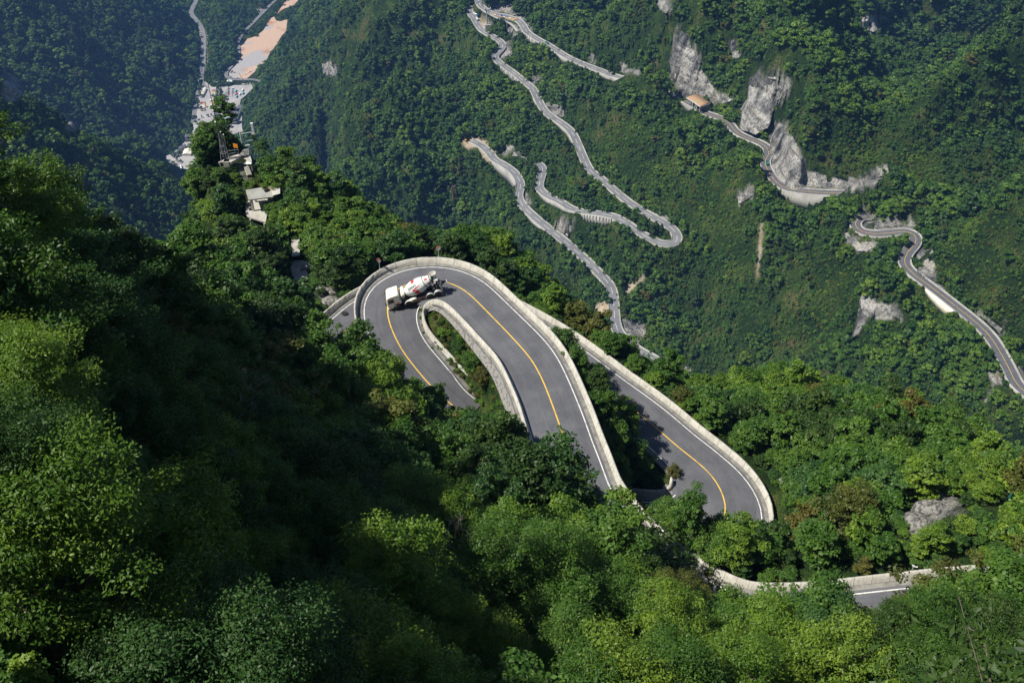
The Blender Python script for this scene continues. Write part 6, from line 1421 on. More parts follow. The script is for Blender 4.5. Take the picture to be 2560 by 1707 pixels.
    for k, (u, v, h) in enumerate(((627, 408, 4.2), (649, 392, 3.0))):
        t = thing('green_post', ('dark green post on the right of the wide stairs', 'short green post deeper in the trees right of the stairs')[k], 'post', hit_near(u, v)); m = MB(); m.tube((0, 0, -.3), (0, 0, h), .14, n=8); m.build('post', M_dgreen, t); m = MB(); m.box((0, 0, 0.6), (.4, .35, 1.0)); m.build('cabinet', M_dgreen, t)
    t = thing('white_shelter', 'small white slab shelter at the turn of the ridge stairs', 'shelter', hit_near(626, 428)); m = MB(); m.box((0, 0, 1.9), (1.1, .8, .12)); m.build('roof', M_wpaint, t); m = MB()
    for sx in (-1, 1):
        for sy in (-1, 1): m.box((sx * .45, sy * .3, .9), (.08, .08, 1.9))
    m.build('leg', M_wpaint, t)
terrace()
# ------------------------------------------------ walls, gallery and masts of the far roads
def retain(P, i0, i1, s, hw, h0, h1, label, ribs=0, m=None, group=None, lean=.12):
    p = P[i0:i1]; N = normals2(P)[i0:i1]; n = len(p); h = np.interp(np.arange(n), [0, n * .3, n * .7, n - 1], [h0 * .5, h0, h1, h1 * .5]); o = hw + 1.35
    prof = [(s * o, .15), (s * (o + .4), .15), (s * (o + .4 + h * lean), -h), (s * o, -h)]
    if s < 0: prof = prof[::-1]
    t = thing('retaining_wall', label, 'retaining wall', p[0], 0, group); base = np.array(p[0])
    strip(p - base, N, prof, 'wall_face', m or M_conc_far, t, closed=True)
    if ribs:
        L_ = np.linspace(1, n - 2, ribs).astype(int)
        for k in L_:
            mb = MB(); q = p[k] - base; nn = N[k] * s; a = math.atan2(nn[1], nn[0]); hh = h[k]
            mb.box((q[0] + nn[0] * (o + .75), q[1] + nn[1] * (o + .75), q[2] - hh / 2 + .3), (1.5, .7, hh), rz=a); mb.build('buttress', M_conc, t)
    return t
def fi(P, u, v, z=None):
    U_, V_, _ = proj(P); return int(np.argmin((U_ - u) ** 2 + (V_ - v) ** 2))
def seg(P, a, b):
    i, j = fi(P, *a), fi(P, *b); return (min(i, j), max(i, j) + 1)
def downside(P, i):
    """which side of the path faces the viewer (downslope)"""
    N = normals2(P)[i]; return 1 if N[1] < 0 else -1
for P, a, b, hw, h0, h1, lb, ribs, mt in [
    (R_mid, (1236, 401), (1297, 462), 3.7, 14, 15, 'tall stained retaining wall under the bend near the bare earth', 0, M_conc_far),
    (R_low, (1548, 548), (1460, 530), 3.5, 11, 9, 'retaining wall with a row of pale buttresses under the long curve', 11, M_conc_far),
    (R_low, (1440, 525), (1358, 480), 3.5, 6, 7, 'grey retaining wall left of the buttressed one', 0, M_conc_far),
    (R_low, (1258, 165), (1300, 200), 3.5, 9, 8, 'ribbed retaining wall under the road at the upper centre', 9, M_conc_far),
    (R_low, (1335, 238), (1342, 262), 3.5, 6, 5, 'short retaining wall beside the road near the pale rocks', 0, M_conc_far),
    (R_low, (1390, 305), (1440, 355), 3.5, 5, 6, 'long low retaining wall under the sweeping curve', 0, M_conc_far),
    (R_up, (1322, 88), (1350, 108), 3.7, 9, 6, 'stained retaining wall below the highest road', 4, M_conc_far),
    (R_up, (1400, 135), (1425, 150), 3.7, 5, 8, 'retaining wall of the highest road near its middle', 0, M_conc_far),
    (R_up, (1495, 178), (1560, 200), 3.7, 5, 7, 'retaining wall at the right end of the highest road', 0, M_conc_far),
    (R_cliff, (1960, 470), (2070, 483), 3.5, 14, 19, 'broad weathered concrete wall below the cliff road', 0, M_conc_far),
    (R_cliff, (1712, 258), (1738, 272), 3.5, 7, 8, 'grey stone wall left of the rock shed', 0, M_stone),
    (R_mid, (1325, 535), (1365, 570), 3.7, 5, 5, 'low retaining wall above the grey rocks', 0, M_conc_far),
    (R_loop, (2330, 722), (2398, 776), 3.5, 7, 9, 'pink grey retaining wall under the descending road', 0, M_tent)]:
    i, j = seg(P, a, b)
    if j - i < 4: j = i + 4
    retain(P, i, j, downside(P, (i + j) // 2), hw, h0, h1, lb, ribs, mt)
# the parapets of the far roads
for k, (P, hw) in FAR.items():
    N = normals2(P)
    for s in (1, -1):
        hh = .95; o = hw + 1.3; prof = [(s * o, -.1), (s * o, hh), (s * (o + .45), hh), (s * (o + .45), -1.6)]
        if s < 0: prof = prof[::-1]
        w_ = strip(P, N, prof, 'parapet_wall', M_conc_far); side = 'viewer side' if downside(P, len(P) // 2) == s else 'slope side'
        tag(w_, 'pale parapet on the %s of the %s' % (side, dict(R_up='highest road', R_low='road with the tight hairpin', R_mid='road past the buttressed bend', R_dip='short glimpsed road', R_cliff='road under the limestone cliffs', R_loop='road round the rock knob')[k]), 'wall')

def gallery():
    i0, i1 = fi(R_cliff, 1722, 258), fi(R_cliff, 1758, 280); P = R_cliff[i0:i1 + 1]; N = normals2(R_cliff)[i0:i1 + 1]; s = downside(R_cliff, (i0 + i1) // 2); base = np.array(P[-1])
    t = thing('rock_shed', 'concrete rock shed over the road with open columns and an earth covered roof', 'rock shed', P[-1]); Q = P - base
    def sw(prof, name, m):
        if s < 0: prof = [(-a, b) for a, b in prof][::-1]
        return strip(Q, N, prof, name, m, t, closed=True, caps=True)
    sw([(-7.5, 7.0), (5.6, 7.0), (5.6, 8.2), (-7.5, 8.2)], 'roof_slab', M_conc)
    sw([(-7.5, 8.2), (4.9, 8.2), (4.6, 8.7), (-7.5, 9.9)], 'roof_earth', mat('roof_soil', (.36, .2, .12), .95, n1=(.3, (.28, .24, .14), .45, .6)))
    sw([(-7.5, -.3), (-4.9, -.3), (-4.9, 7.0), (-7.5, 7.0)], 'back_wall', M_conc_d)
    n = len(Q); L_ = [n - 1 - int(round(k * 5 / 3)) for k in range(4)]
    for k in L_:
        q = Q[max(k, 0)]; nn = N[max(k, 0)] * s; m = MB(); m.box((q[0] + nn[0] * 4.9, q[1] + nn[1] * 4.9, q[2] + 3.4), (.9, .9, 7.1), rz=math.atan2(nn[1], nn[0])); m.build('column', M_conc, t)
    # arched portal
    q = Q[-1]; nn = N[-1] * s; tt = Q[-1] - Q[-2]; tt = tt / np.linalg.norm(tt); m = MB()
    for a0, a1, b0, b1 in ((-7.6, -4.3, -.3, 8.6), (4.2, 5.7, -.3, 8.3), (-4.3, 4.2, 5.6, 8.4), (-4.3, -3.2, 4.3, 5.6), (3.1, 4.2, 4.3, 5.6)):
        vs = []
        for e in (.1, 1.0):
            for a, b in ((a0, b0), (a1, b0), (a1, b1), (a0, b1)): vs.append((q[0] + nn[0] * a + tt[0] * e, q[1] + nn[1] * a + tt[1] * e, q[2] + b))
        m.add(vs, [(3, 2, 1, 0), (4, 5, 6, 7), (0, 1, 5, 4), (1, 2, 6, 5), (2, 3, 7, 6), (3, 0, 4, 7)])
    m.build('portal', M_conc_d, t)
gallery()
def lattice(t, h, w0, w1, nlev, m, n_side=4):
    """braced tower shaft"""
    mb = MB()
    for k in range(n_side):
        a = math.pi / 4 + k * 2 * math.pi / n_side; c0, s0 = math.cos(a), math.sin(a); a2 = a + 2 * math.pi / n_side; c1, s1 = math.cos(a2), math.sin(a2)
        mb.tube((c0 * w0, s0 * w0, 0), (c0 * w1, s0 * w1, h), .3, .22, n=5)
        for i in range(nlev):
            z0, z1 = h * i / nlev, h * (i + 1) / nlev; r0 = w0 + (w1 - w0) * i / nlev; r1 = w0 + (w1 - w0) * (i + 1) / nlev
            mb.tube((c0 * r0, s0 * r0, z0), (c1 * r1, s1 * r1, z1), .13, n=4); mb.tube((c0 * r1, s0 * r1, z1), (c1 * r1, s1 * r1, z1), .13, n=4)
    return mb.build('shaft', m, t)
p = hit_far(1137, 517); t = thing('cable_tower', 'rusty brown lattice tower with crossarms standing in the far forest', 'lattice tower', p, .3)
lattice(t, 24, 3.4, 2.4, 6, M_rust); m = MB()
for z_, l_ in ((24, 5), (26.5, 4), (29, 2.6)): m.box((0, 0, z_), (l_ * 2, 1.2, .6)); m.box((-l_ * .7, 0, z_ + .9), (.5, 1.4, 1.6)); m.box((l_ * .7, 0, z_ + .9), (.5, 1.4, 1.6))
m.build('crossarm', M_rust, t); m = MB()
for x in (-1, 1): m.tube((x, 0, 24), (x * .8, 0, 32), .16, n=5)
m.build('mast_head', M_steel, t); m = MB(); m.box((0, 0, -1.2), (8, 8, 3), taper=.9); m.build('footing', M_conc_far, t)
# cable-car support by the road station, top centre
p = hit_far(1220, 80); t = thing('cable_support', 'grey steel cable car support on a concrete pier at the top', 'cable tower', p, .1)
m = MB(); m.box((0, 0, 4.5), (8.5, 8, 15), taper=.92); m.build('pier', M_conc_far, t)
m = MB(); m.tube((-1.2, 0, 12), (-1.6, 0, 33), 1.1, .8, n=12); m.tube((2.0, 0, 12), (1.8, 0, 33), .5, .4, n=8); m.build('column', M_steel, t)
m = MB(); m.box((0, 0, 33.5), (10, 2, 1.2)); m.box((-4, 0, 35), (1, 5, 2)); m.box((4, 0, 35), (1, 5, 2)); m.tube((-4, -2, 36), (4, -2, 36), .3, n=6); m.build('cable_head', M_steel, t)
# station building and container at the very top
p = V3(1216, 12, -628); t = thing('station_building', 'plain grey windowless building cut by the top edge of the photo', 'building', p, .05)
m = MB(); m.box((0, 3, 9), (15, 14, 24)); m.build('wall', M_conc_far, t); m = MB(); m.box((0, 3, 21.6), (16, 15, 1)); m.build('roof', M_tile, t); m = MB(); m.box((-5, -4.1, -1), (2.4, .3, 4)); m.build('door', M_dark, t)
p = V3(1232, 10, -627); t = thing('container', 'dark green container beside the grey building at the top', 'container', p, .1); m = MB(); m.box((0, 0, 2.5), (11, 5, 5)); [m.box((-5 + k, -2.55, 2.5), (.35, .15, 4.6)) for k in range(11)]; m.build('box', M_dgreen, t); m = MB(); m.box((0, 0, 5.1), (11.2, 5.2, .3)); m.build('roof', M_steel, t)
# half-built viaduct deck with thin piers
def viaduct():
    P = path3([(1228, 40), (1240, 46), (1256, 52), (1270, 58), (1281, 66), (1288, 74), (1292, 80)], z=(-622, -621, -620, -619, -618, -616), step=3); N = normals2(P); base = np.array(P[0])
    t = thing('viaduct', 'curved concrete platform on thin piers below the top road', 'viaduct', P[0]); s = downside(P, len(P) // 2)
    prof = [(s * -4.5, -.3), (s * 1.0, -.3), (s * 1.0, 1.0), (s * -4.5, .6)]
    if s < 0: prof = prof[::-1]
    strip(P - base, N, prof, 'deck', M_conc_far, t, closed=True, caps=True)
    for k in np.linspace(2, len(P) - 3, 7).astype(int):
        q = P[k] - base; m = MB(); m.tube((q[0] + N[k, 0] * s * .2, q[1] + N[k, 1] * s * .2, q[2] - .3), (q[0] + N[k, 0] * s * .2, q[1] + N[k, 1] * s * .2, q[2] - 13), .5, n=7); m.build('pier', M_conc_far, t)
viaduct()

# ------------------------------------------------ vehicles
def paint(name, c): return MATS.get(name) or mat(name, c, .35, .5)
def car_mesh(name, body, L_=4.4, W_=1.8, H_=1.45, kind='car'):
    """small road vehicle as one shaped mesh: body, glasshouse, wheels"""
    m = MB()
    if kind == 'car':
        m.box((0, 0, .62), (L_, W_, .62), taper=.96); m.box((-.15, 0, 1.18), (L_ * .55, W_ * .92, .5), taper=.78, m=1); m.box((-.15, 0, 1.45), (L_ * .40, W_ * .70, .05))
    elif kind == 'van':
        m.box((0, 0, 1.05), (L_, W_, 1.5), taper=.97); m.box((L_ * .44, 0, 1.5), (L_ * .1, W_ * .9, .6), m=1); m.box((0, 0, 1.55), (L_ * .8, W_ * 1.0, .4), m=1); m.box((0, 0, 1.86), (L_ * .92, W_ * .9, .12))
    elif kind == 'bus':
        m.box((0, 0, 1.75), (L_, W_, 2.5), taper=.985); m.box((0, 0, 2.2), (L_ * .96, W_ * 1.01, .8), m=1); m.box((0, 0, 3.05), (L_ * .95, W_ * .9, .14)); m.box((-L_ * .2, 0, 3.2), (L_ * .2, W_ * .6, .2))
    elif kind == 'truck':
        m.box((L_ * .36, 0, 1.55), (L_ * .25, W_, 2.1), taper=.95); m.box((L_ * .46, 0, 1.9), (L_ * .07, W_ * .92, .8), m=1)
        m.box((-L_ * .13, 0, 1.15), (L_ * .68, W_ * 1.02, .2)); [m.box((-L_ * .13, s * W_ * .5, 1.6), (L_ * .68, .1, .8)) for s in (-1, 1)]; m.box((-L_ * .47, 0, 1.6), (.1, W_, .8)); m.box((L_ * .2, 0, 1.6), (.1, W_, .8))
    for x in (-.32, .32):
        for s in (-1, 1): m.tube((x * L_, s * W_ * .38, .34), (x * L_, s * W_ * .5, .34), .36 if kind != 'bus' else .5, n=8, m=2)
    o = m.build(name, [body, M_glass, M_black]); me = o.data; bpy.data.objects.remove(o); return me
PN = dict(white=(.75, .76, .76), silver=(.45, .47, .49), black=(.02, .02, .025), red=(.5, .04, .03), blue=(.05, .15, .42), yellow=(.75, .42, .05), green=(.02, .16, .14), grey=(.16, .17, .18), cyan=(.12, .42, .55), cream=(.66, .58, .42))
VM = {}
def vehicle(kind, colr, p, rz, label, group=None):
    k = (kind, colr)
    nm = {'car': 'car', 'van': 'van', 'bus': 'bus', 'truck': 'truck'}[kind]
    if k not in VM: VM[k] = car_mesh(nm, paint(colr + '_body', PN[colr]), *{'car': (4.6, 1.9, 1.5), 'van': (5.4, 2.1, 2.0), 'bus': (10.5, 2.7, 3.2), 'truck': (7.0, 2.4, 2.5)}[kind], kind)
    o = bpy.data.objects.new(nm, VM[k]); col.objects.link(o); o.location = p; o.rotation_euler = (0, 0, rz); return tag(o, label, nm, group)
def on_road(P, u, v, off=0):
    i = fi(P, u, v); i = min(max(i, 1), len(P) - 2); N = normals2(P)[i]; d = P[i + 1] - P[i - 1]; q = P[i] + np.array((N[0] * off, N[1] * off, .12)); return q, math.atan2(d[1], d[0])
q, a = on_road(R_cliff, 1915, 410, 1.6); vehicle('truck', 'green', q, a, 'dark teal pickup truck on the cliff road bend')
q, a = on_road(R_up, 1364, 109, 1.5); vehicle('truck', 'green', q, a, 'teal truck driving on the highest road')
q, a = on_road(R_up, 1204, 4, -1.5); vehicle('car', 'cyan', q, a, 'small blue green car at the top edge beside the grey building')
q, a = on_road(R_up, 1256, 43, -3.0); vehicle('truck', 'blue', q, a, 'blue truck parked by the timber stacks')
p = V3(1188, 37, -636.5); vehicle('truck', 'white', p, 2.2, 'white truck parked on the ledge at the top'); p = V3(1194, 42, -636); vehicle('van', 'blue', p, 2.2, 'dark blue van right beside the white truck'); p = V3(1193, 49, -635.5); vehicle('van', 'white', p, 2.2, 'white van parked just below the blue van')
def digger(p, rz, label, s=1.0):
    t = thing('excavator', label, 'excavator', p, rz); t.scale = (s,) * 3; m = MB()
    for y in (-1.1, 1.1): m.box((0, y, .45), (3.8, .6, .9), taper=.85)
    m.build('tracks', M_dark, t); m = MB(); m.box((-.4, 0, 1.5), (2.8, 2.4, 1.1)); m.box((.6, .6, 2.3), (1.3, 1.0, 1.3), taper=.9); m.build('cab', paint('yellow_body', PN['yellow']), t)
    m = MB(); m.tube((.8, -.3, 1.7), (3.2, -.3, 4.2), .25); m.tube((3.2, -.3, 4.2), (5.0, -.3, 2.0), .2); m.box((5.0, -.3, 1.6), (.9, 1.1, .9), taper=.6); m.build('arm', paint('yellow_body', PN['yellow']), t)
q, a = on_road(R_up, 1290, 56, -4.5); digger(q, .6, 'yellow excavator working beside the top road'); digger(V3(1164, 352, -655), 2.0, 'small pale excavator on the bare earth left of the buttressed road', .9)
# stacks of timber along the roadworks
for k, (u, v) in enumerate(((1236, 38), (1244, 41), (1250, 43), (1266, 48), (1272, 50), (1277, 53), (1284, 56))):
    q, a = on_road(R_up, u, v, -4.4); t = thing('timber_stack', 'tan timber stack, %s from the left beside the top road' % ('first', 'second', 'third', 'fourth', 'fifth', 'sixth', 'seventh')[k], 'timber stack', q, a, 'timber stacks of the roadworks')
    m = MB(); [m.box((0, (j - 1) * .9, .4 + .8 * l), (3.2, .7, .7)) for j in range(3) for l in range(2 if k % 2 else 1)]; m.build('planks', paint('cream_body', PN['cream']) if k % 2 else M_orange, t)
for k, (P, u, v) in enumerate(((R_cliff, 1846, 335), (R_cliff, 1934, 452), (R_loop, 2160, 579))):
    q, a = on_road(P, u, v, 0); t = thing('road_barrier', ('small red barrier where the cliff road narrows', 'red barrier at the foot of the ochre cliff', 'red barrier on the tight loop under the rock knob')[k], 'barrier', q, a); m = MB(); m.box((0, 0, .55), (1.8, .5, .3)); m.build('board', M_red, t); m = MB(); m.box((-.7, 0, .3), (.15, .6, .6)); m.box((.7, 0, .3), (.15, .6, .6)); m.build('leg', M_wpaint, t)

# ------------------------------------------------ the valley settlement
zc = VZ + .55
colw = ['white', 'white', 'silver', 'black', 'white', 'grey', 'red', 'blue', 'silver']
def cars_along(pts, n, ang, off, where, cl=colw, kinds=('car',), z=zc + .35, seed=0, group='cars parked in the valley'):
    g = random.Random(seed); P = np.array([Pz(u, v, z) for u, v in pts]); d = np.r_[0, np.cumsum(np.linalg.norm(np.diff(P, axis=0), axis=1))]
    for k in range(n):
        if g.random() < .12: continue
        s = d[-1] * (k + .5) / n; q = np.array([np.interp(s, d, P[:, c]) for c in range(3)]); j = min(len(P) - 2, int(np.searchsorted(d, s) - 1)); t_ = P[j + 1] - P[j]; h = math.atan2(t_[1], t_[0])
        c = g.choice(cl); kd = g.choice(kinds); lb = f'{c} {kd} {where}, {ORD[k]} place from the far end'
        vehicle(kd, c, q + np.array((math.cos(h + 1.57) * off, math.sin(h + 1.57) * off, 0)), h + ang, lb, group)
cars_along([(507, 110), (507, 150), (503, 185), (501, 202)], 24, 0, 0, 'on the right kerb of the valley road', cl=['black', 'red', 'grey', 'white', 'black'], seed=1)
cars_along([(501, 92), (502, 120), (500, 160), (497, 190), (496, 205)], 24, 0, 0, 'on the left kerb of the valley road', cl=['white', 'silver', 'white', 'blue', 'black'], kinds=('car', 'car', 'van'), seed=2)
cars_along([(500, 80), (501, 98)], 4, 0, 0, 'on the upper left kerb of the valley', cl=['white', 'yellow', 'yellow', 'white'], kinds=('truck',), seed=3)
cars_along([(566, 222), (563, 243)], 8, 1.57, 0, 'in the left column of the square', seed=4, kinds=('van', 'car'))
cars_along([(572, 220), (571, 243)], 8, 1.57, 0, 'in the second column of the square', seed=5)
cars_along([(583, 218), (581, 242)], 9, 1.57, 0, 'in the third column of the square', seed=6, kinds=('van', 'car'))
cars_along([(605, 211), (634, 210)], 10, 1.57, 0, 'along the far edge of the square', cl=['white', 'white', 'silver', 'black'], seed=7)
cars_along([(574, 192), (586, 196), (600, 196)], 8, .6, 0, 'at the near corner of the earth lot', cl=['black', 'white', 'grey', 'white'], seed=8, z=zc + .5)
cars_along([(612, 187), (624, 180), (636, 176), (644, 170)], 11, 1.2, 0, 'along the right rim of the earth lot', cl=['white', 'white', 'silver', 'grey'], seed=9, z=zc + .5)
cars_along([(577, 183), (583, 175)], 4, 0, 0, 'at the left rim of the earth lot', cl=['black', 'grey'], seed=10, z=zc + .5)
cars_along([(553, 222), (555, 242)], 6, 1.57, 0, 'under the row of trees in the square', cl=['grey', 'silver', 'black'], seed=11)
for k, (u, v, c) in enumerate(((590, 229, 'cyan'), (591, 237, 'red'), (592, 243, 'cyan'), (607, 227, 'white'), (608, 235, 'cyan'), (600, 237, 'white'))):
    vehicle('bus', c, V3(u, v, zc + .3), 1.5, f'{c} bus parked alone on the open square, ' + ('upper left', 'middle left', 'lower left', 'upper right', 'middle right', 'between the two rows')[k], 'buses on the square')
bc = ['white', 'white', 'cream', 'silver', 'white', 'yellow', 'red']
for nm, u0, v0, v1, n in (('rear centre block', 536, 222, 241, 9), ('front centre block', 532, 252, 272, 10), ('front left block', 507, 257, 277, 10)):
    for k in range(n):
        c = bc[(k * 3 + int(u0)) % 7]; vehicle('bus', c, V3(u0, v0 + (v1 - v0) * k / (n - 1), zc + .3), 0.05, f'{c} bus, {ORD[k]} from the back of the {nm}', 'buses parked side by side')
vehicle('truck', 'yellow', V3(517, 268, zc + .3), 1.4, 'yellow truck standing in the lane between the bus blocks'); vehicle('truck', 'yellow', V3(585, 182, zc + .5), .3, 'yellow lorry on the bare earth lot'); vehicle('car', 'red', V3(600, 94, VZ + 1), .8, 'red car alone on the right valley road')

def hip_roof(m, cx, cy, z, w_, d_, h, over=1.2, rz=0, curl=.5):
    """curved tiled roof with upturned corners"""
    M = Matrix.Rotation(rz, 3, 'Z'); rings = []
    for f, zz in ((1.0, 0), (.72, .32), (.42, .68), (.16, 1.0)):
        W, D = (w_ / 2 + over) * f, (d_ / 2 + over) * f if f > .2 else .25
        W = max(W, w_ * .32 if w_ > d_ * 1.3 else W)
        pts = []
        for sx, sy in ((-1, -1), (0, -1), (1, -1), (1, 0), (1, 1), (0, 1), (-1, 1), (-1, 0)):
            up = curl * (f ** 3) if sx and sy else 0
            pts.append(M @ Vector((sx * W, sy * D, h * zz + up)) + Vector((cx, cy, z)))
        rings.append(pts)
    vs = sum(rings, []); fs = [(k * 8 + i, k * 8 + (i + 1) % 8, k * 8 + 8 + (i + 1) % 8, k * 8 + 8 + i) for k in range(3) for i in range(8)] + [tuple(range(24, 32)), tuple(range(8))[::-1]]
    m.add(vs, fs)
def pagoda(u, v, z, dims, label, rz=0, tiers=2):
    t = thing('pagoda', label, 'temple building', V3(u, v, z), rz); w_, d_ = dims; zz = 0
    for k in range(tiers):
        f = 1 - .26 * k; m = MB(); hh = 5.0 if k == 0 else 4; m.box((0, 0, zz + hh / 2), (w_ * f, d_ * f, hh)); wl = m.build('wall', M_redwood if k == 0 else M_dark, t)
        m = MB(); [m.box(((j - 2) * w_ * f * .21, -d_ * f / 2 - .1, zz + hh * .5), (w_ * f * .12, .3, hh * .5)) for j in range(5)]; m.build('window', M_tent, wl)
        m = MB(); hip_roof(m, 0, 0, zz + hh, w_ * f, d_ * f, 3.4, over=2.2); m.build('roof', M_tile, t); zz += hh + 2.2
    return t
pagoda(546, 301, zc + .4, (17, 13), 'dark tiered temple hall at the right of the square', .05, 3)
pagoda(586, 281, zc + .4, (16, 12), 'tiered temple hall at the back right corner of the square', 0, 2)
pagoda(584, 307, zc + .4, (18, 13), 'large tiered temple hall nearest the wooded ridge', 0, 3)
pagoda(497, 357, zc + .4, (20, 14), 'single dark hall with sweeping roof below the square', 0, 1)
pagoda(473, 350, zc + .4, (12, 10), 'small tiered hall at the foot of the left slope', .3, 2)
pagoda(479, 367, zc + .4, (11, 8), 'small dark roofed house between the halls and the tent', .1, 1)
pagoda(458, 372, zc + .4, (13, 8), 'dark roofed house at an angle left of the tent', .7, 1)
pagoda(450, 382, zc + .4, (8, 6), 'lowest little dark roofed house beside the curved road', .4, 1)
for k, (u, v, w_, d_, lb) in enumerate(((592, 292, 12, 34, 'grey flat roofed wing joining the two temple halls'), (600, 275, 10, 30, 'long grey wing at the right edge of the square'), (567, 300, 12, 26, 'pale walled courtyard building between temple halls'), (565, 318, 26, 8, 'low grey building in front of the courtyard'))):
    t = thing('temple_wing', lb, 'building', V3(u, v, zc + .3)); m = MB(); m.box((0, 0, 2.4), (w_, d_, 4.8)); m.build('wall', M_pave if k == 2 else M_conc_far, t); m = MB(); m.box((0, 0, 5.1), (w_ + 1.6, d_ + 1.6, .6), taper=.8); m.build('roof', M_tile if k != 2 else mat('pale_green_roof', (.40, .5, .48), .7), t)
def shed(u, v, w_, d_, h, label, m1, rz=0, name='shed', cat='shed'):
    t = thing(name, label, cat, V3(u, v, zc + .3), rz); m = MB(); m.box((0, 0, h / 2), (w_ * .96, d_ * .96, h)); m.build('wall', M_tent, t); m = MB()
    m.add([(-w_ / 2, -d_ / 2, h), (w_ / 2, -d_ / 2, h), (w_ / 2, d_ / 2, h), (-w_ / 2, d_ / 2, h), (0, -d_ / 2, h * 1.5), (0, d_ / 2, h * 1.5)], [(0, 4, 5, 3), (4, 1, 2, 5), (0, 1, 4), (3, 5, 2)]); m.build('roof', m1, t)
shed(470, 384, 19, 22, 5, 'cream peaked marquee beside the lower square', M_tent, 0, 'marquee', 'tent')
shed(510, 232, 7, 34, 4, 'long cream roofed shed at the left of the square', M_tent)
shed(487, 343, 7, 26, 4, 'long narrow white shelter above the hall with the sweeping roof', M_wpaint)
shed(574, 207, 14, 9, 4, 'white peaked shed behind the square', M_wpaint, 0)
shed(539, 208, 11, 8, 4, 'white shed furthest left behind the square', M_wpaint, 0)
shed(548, 209, 9, 6, 3, 'pale blue roofed shed left of centre behind the square', paint('cyan_body', PN['cyan']), 0)
shed(560, 208, 16, 6, 3, 'blue and brown roofed row behind the square', M_tile, 0)
shed(454, 422, 3.5, 22, 3, 'thin white covered walkway in the lowest garden', M_wpaint, .35)
t = thing('red_gateway', 'small red wooden gateway on the square', 'gateway', V3(531, 311, zc + .3), 1.5); m = MB(); [m.box((x, 0, 2.5), (.6, .6, 5)) for x in (-5, -2.5, 0, 2.5, 5)]; m.build('post', M_red, t); m = MB(); m.box((0, 0, 5.2), (12.5, 2.4, .7)); m.box((0, 0, 1.0), (11, 1.6, 1.4)); m.build('beam', M_red, t)
t = thing('crane', 'dark crane boom rising behind the parked cars', 'crane', V3(609, 206, zc + .3), 2.5); m = MB(); m.box((0, 0, 1.5), (9, 3, 2.4)); m.box((3, 0, 3), (2.5, 2.6, 2)); m.build('carrier', M_dark, t); m = MB(); m.tube((-2, 0, 3), (12, 0, 21), .7, .35, n=6); m.build('boom', M_dark, t)
# little trees planted on the square and in the gardens
gt = [(520, 292, 1.0), (505, 295, .8), (529, 290, .9), (498, 326, .9), (516, 324, .9), (526, 324, .9), (496, 340, 1.3), (513, 337, 1.2), (502, 243, 1.5), (500, 235, 1.6), (501, 225, 1.6), (503, 217, 1.5), (498, 262, 1.4), (497, 272, 1.5), (491, 300, 1.3), (489, 310, 1.3), (545, 222, 1.4), (546, 230, 1.6), (545, 238, 1.5), (543, 248, 1.5), (542, 258, 1.5), (541, 267, 1.5), (535, 246, 1.5), (556, 243, 2.0), (562, 249, 1.9), (550, 272, 1.6), (556, 275, 1.4), (537, 215, 1.5), (558, 214, 1.7), (565, 213, 1.6), (430, 390, 1.5), (437, 392, 1.7), (445, 390, 1.7), (452, 388, 1.5), (486, 380, 1.4), (485, 388, 1.2), (530, 272, 1.3), (505, 276, 1.2), (434, 412, 1.3), (440, 420, 1.4), (446, 428, 1.3), (444, 404, 1.2), (452, 406, 1.1), (436, 430, 1.2), (443, 372, 1.6)]
gt_i = {k: sum(1 for q in gt if (q[1] < 330) == (gt[k][1] < 330) and q[0] < gt[k][0] + (1e-3 * (q[1] < gt[k][1]))) - (1 if False else 0) for k in range(len(gt))}
gt_i = {k: min(28, v) for k, v in gt_i.items()}
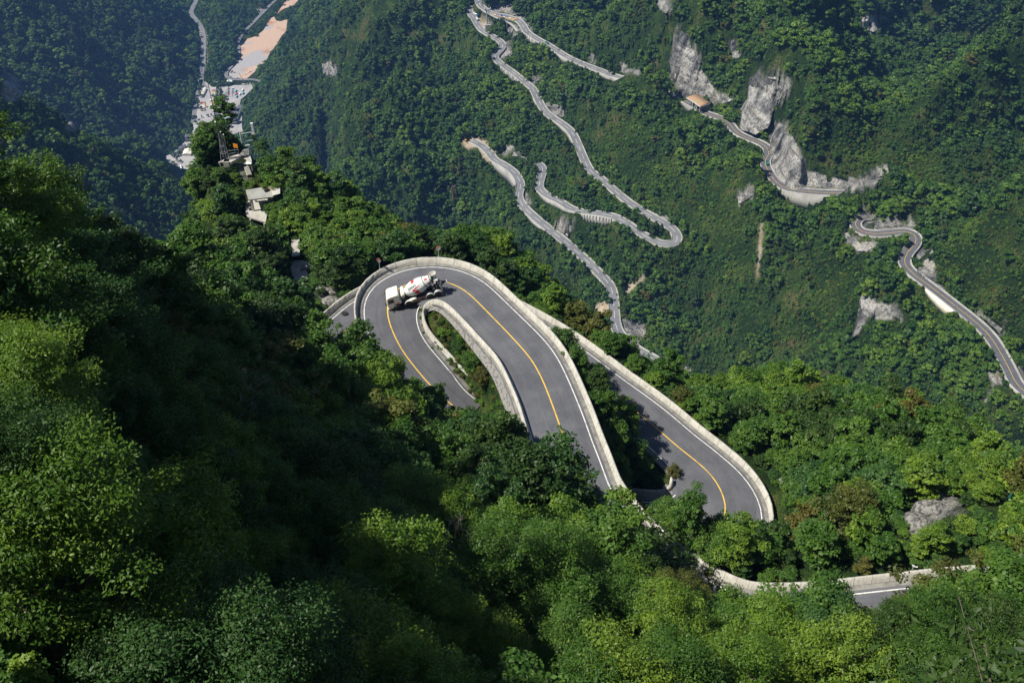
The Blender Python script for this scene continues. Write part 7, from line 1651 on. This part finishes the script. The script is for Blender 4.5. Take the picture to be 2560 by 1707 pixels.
for k, (u, v, s) in enumerate(gt):
    q = V3(u, v, zc + .2); wh = 'on the paved square' if v < 330 and u > 495 else ('along the left edge of the square' if v < 330 else 'in the lower garden')
    rowk = ['back', 'middle', 'front'][min(2, int((v - 205) / 80))]
    place_tree(q.x, q.y, q.z + .25, s * .95, k, (0, 3, 0, 2)[k % 4], k % 2, 'far', f'small {KIND[(0, 3, 0, 2)[k % 4]][0]} tree {wh}, {ORD[gt_i[k]]} from the left', 'trees planted in the valley', name='garden_tree')
# terraced grid of an unfinished slope and the strip garden beside the road
for lb, quad in (('concrete slope grid beside the far right valley road', [(641, 24), (649, 18), (663, 24), (649, 35)]), ('fenced planted strip along the valley road', [(511, 72), (518, 84), (520, 180), (514, 180)])):
    t = thing('slope_grid', lb, 'slope grid', V3(*quad[0], VZ + 1)); b = V3(*quad[0], VZ + 1); c4 = [V3(u, v, VZ + 1.2) - b for u, v in quad]; m = MB(); nn = 12
    for k in range(nn + 1):
        f = k / nn
        if lb[0] == 'f': a, e = c4[0].lerp(c4[3], f), c4[1].lerp(c4[2], f)
        else: a, e = c4[0].lerp(c4[1], f), c4[3].lerp(c4[2], f)
        m.tube(a, e, .5, n=4)
    for a, e in ((c4[0], c4[3]), (c4[1], c4[2])): m.tube(a, e, .5, n=4)
    m.build('grid', M_conc_far, t)
fo = forest('forest', LP, 'dense green forest covering the slopes', 'forest')
# ================================================================== the air of the valley
def haze():
    x0, x1, y0, y1, z0, z1 = -2900, 2900, -60, 4100, VZ - 3, 95
    mb = MB(); mb.box(((x0 + x1) / 2, (y0 + y1) / 2, (z0 + z1) / 2), (x1 - x0, y1 - y0, z1 - z0))
    m = bpy.data.materials.new('air'); m.use_nodes = True; t = m.node_tree; t.nodes.remove(t.nodes['Principled BSDF'])
    v = t.nodes.new('ShaderNodeVolumePrincipled'); v.inputs['Color'].default_value = (.20, .42, .92, 1); v.inputs['Density'].default_value = HAZE
    v.inputs['Anisotropy'].default_value = .0
    t.links.new(v.outputs[0], t.nodes['Material Output'].inputs['Volume']); o = mb.build('haze', m); return tag(o, 'thin bluish air over the valley', kind='stuff')
HAZE = 0.000055
haze()
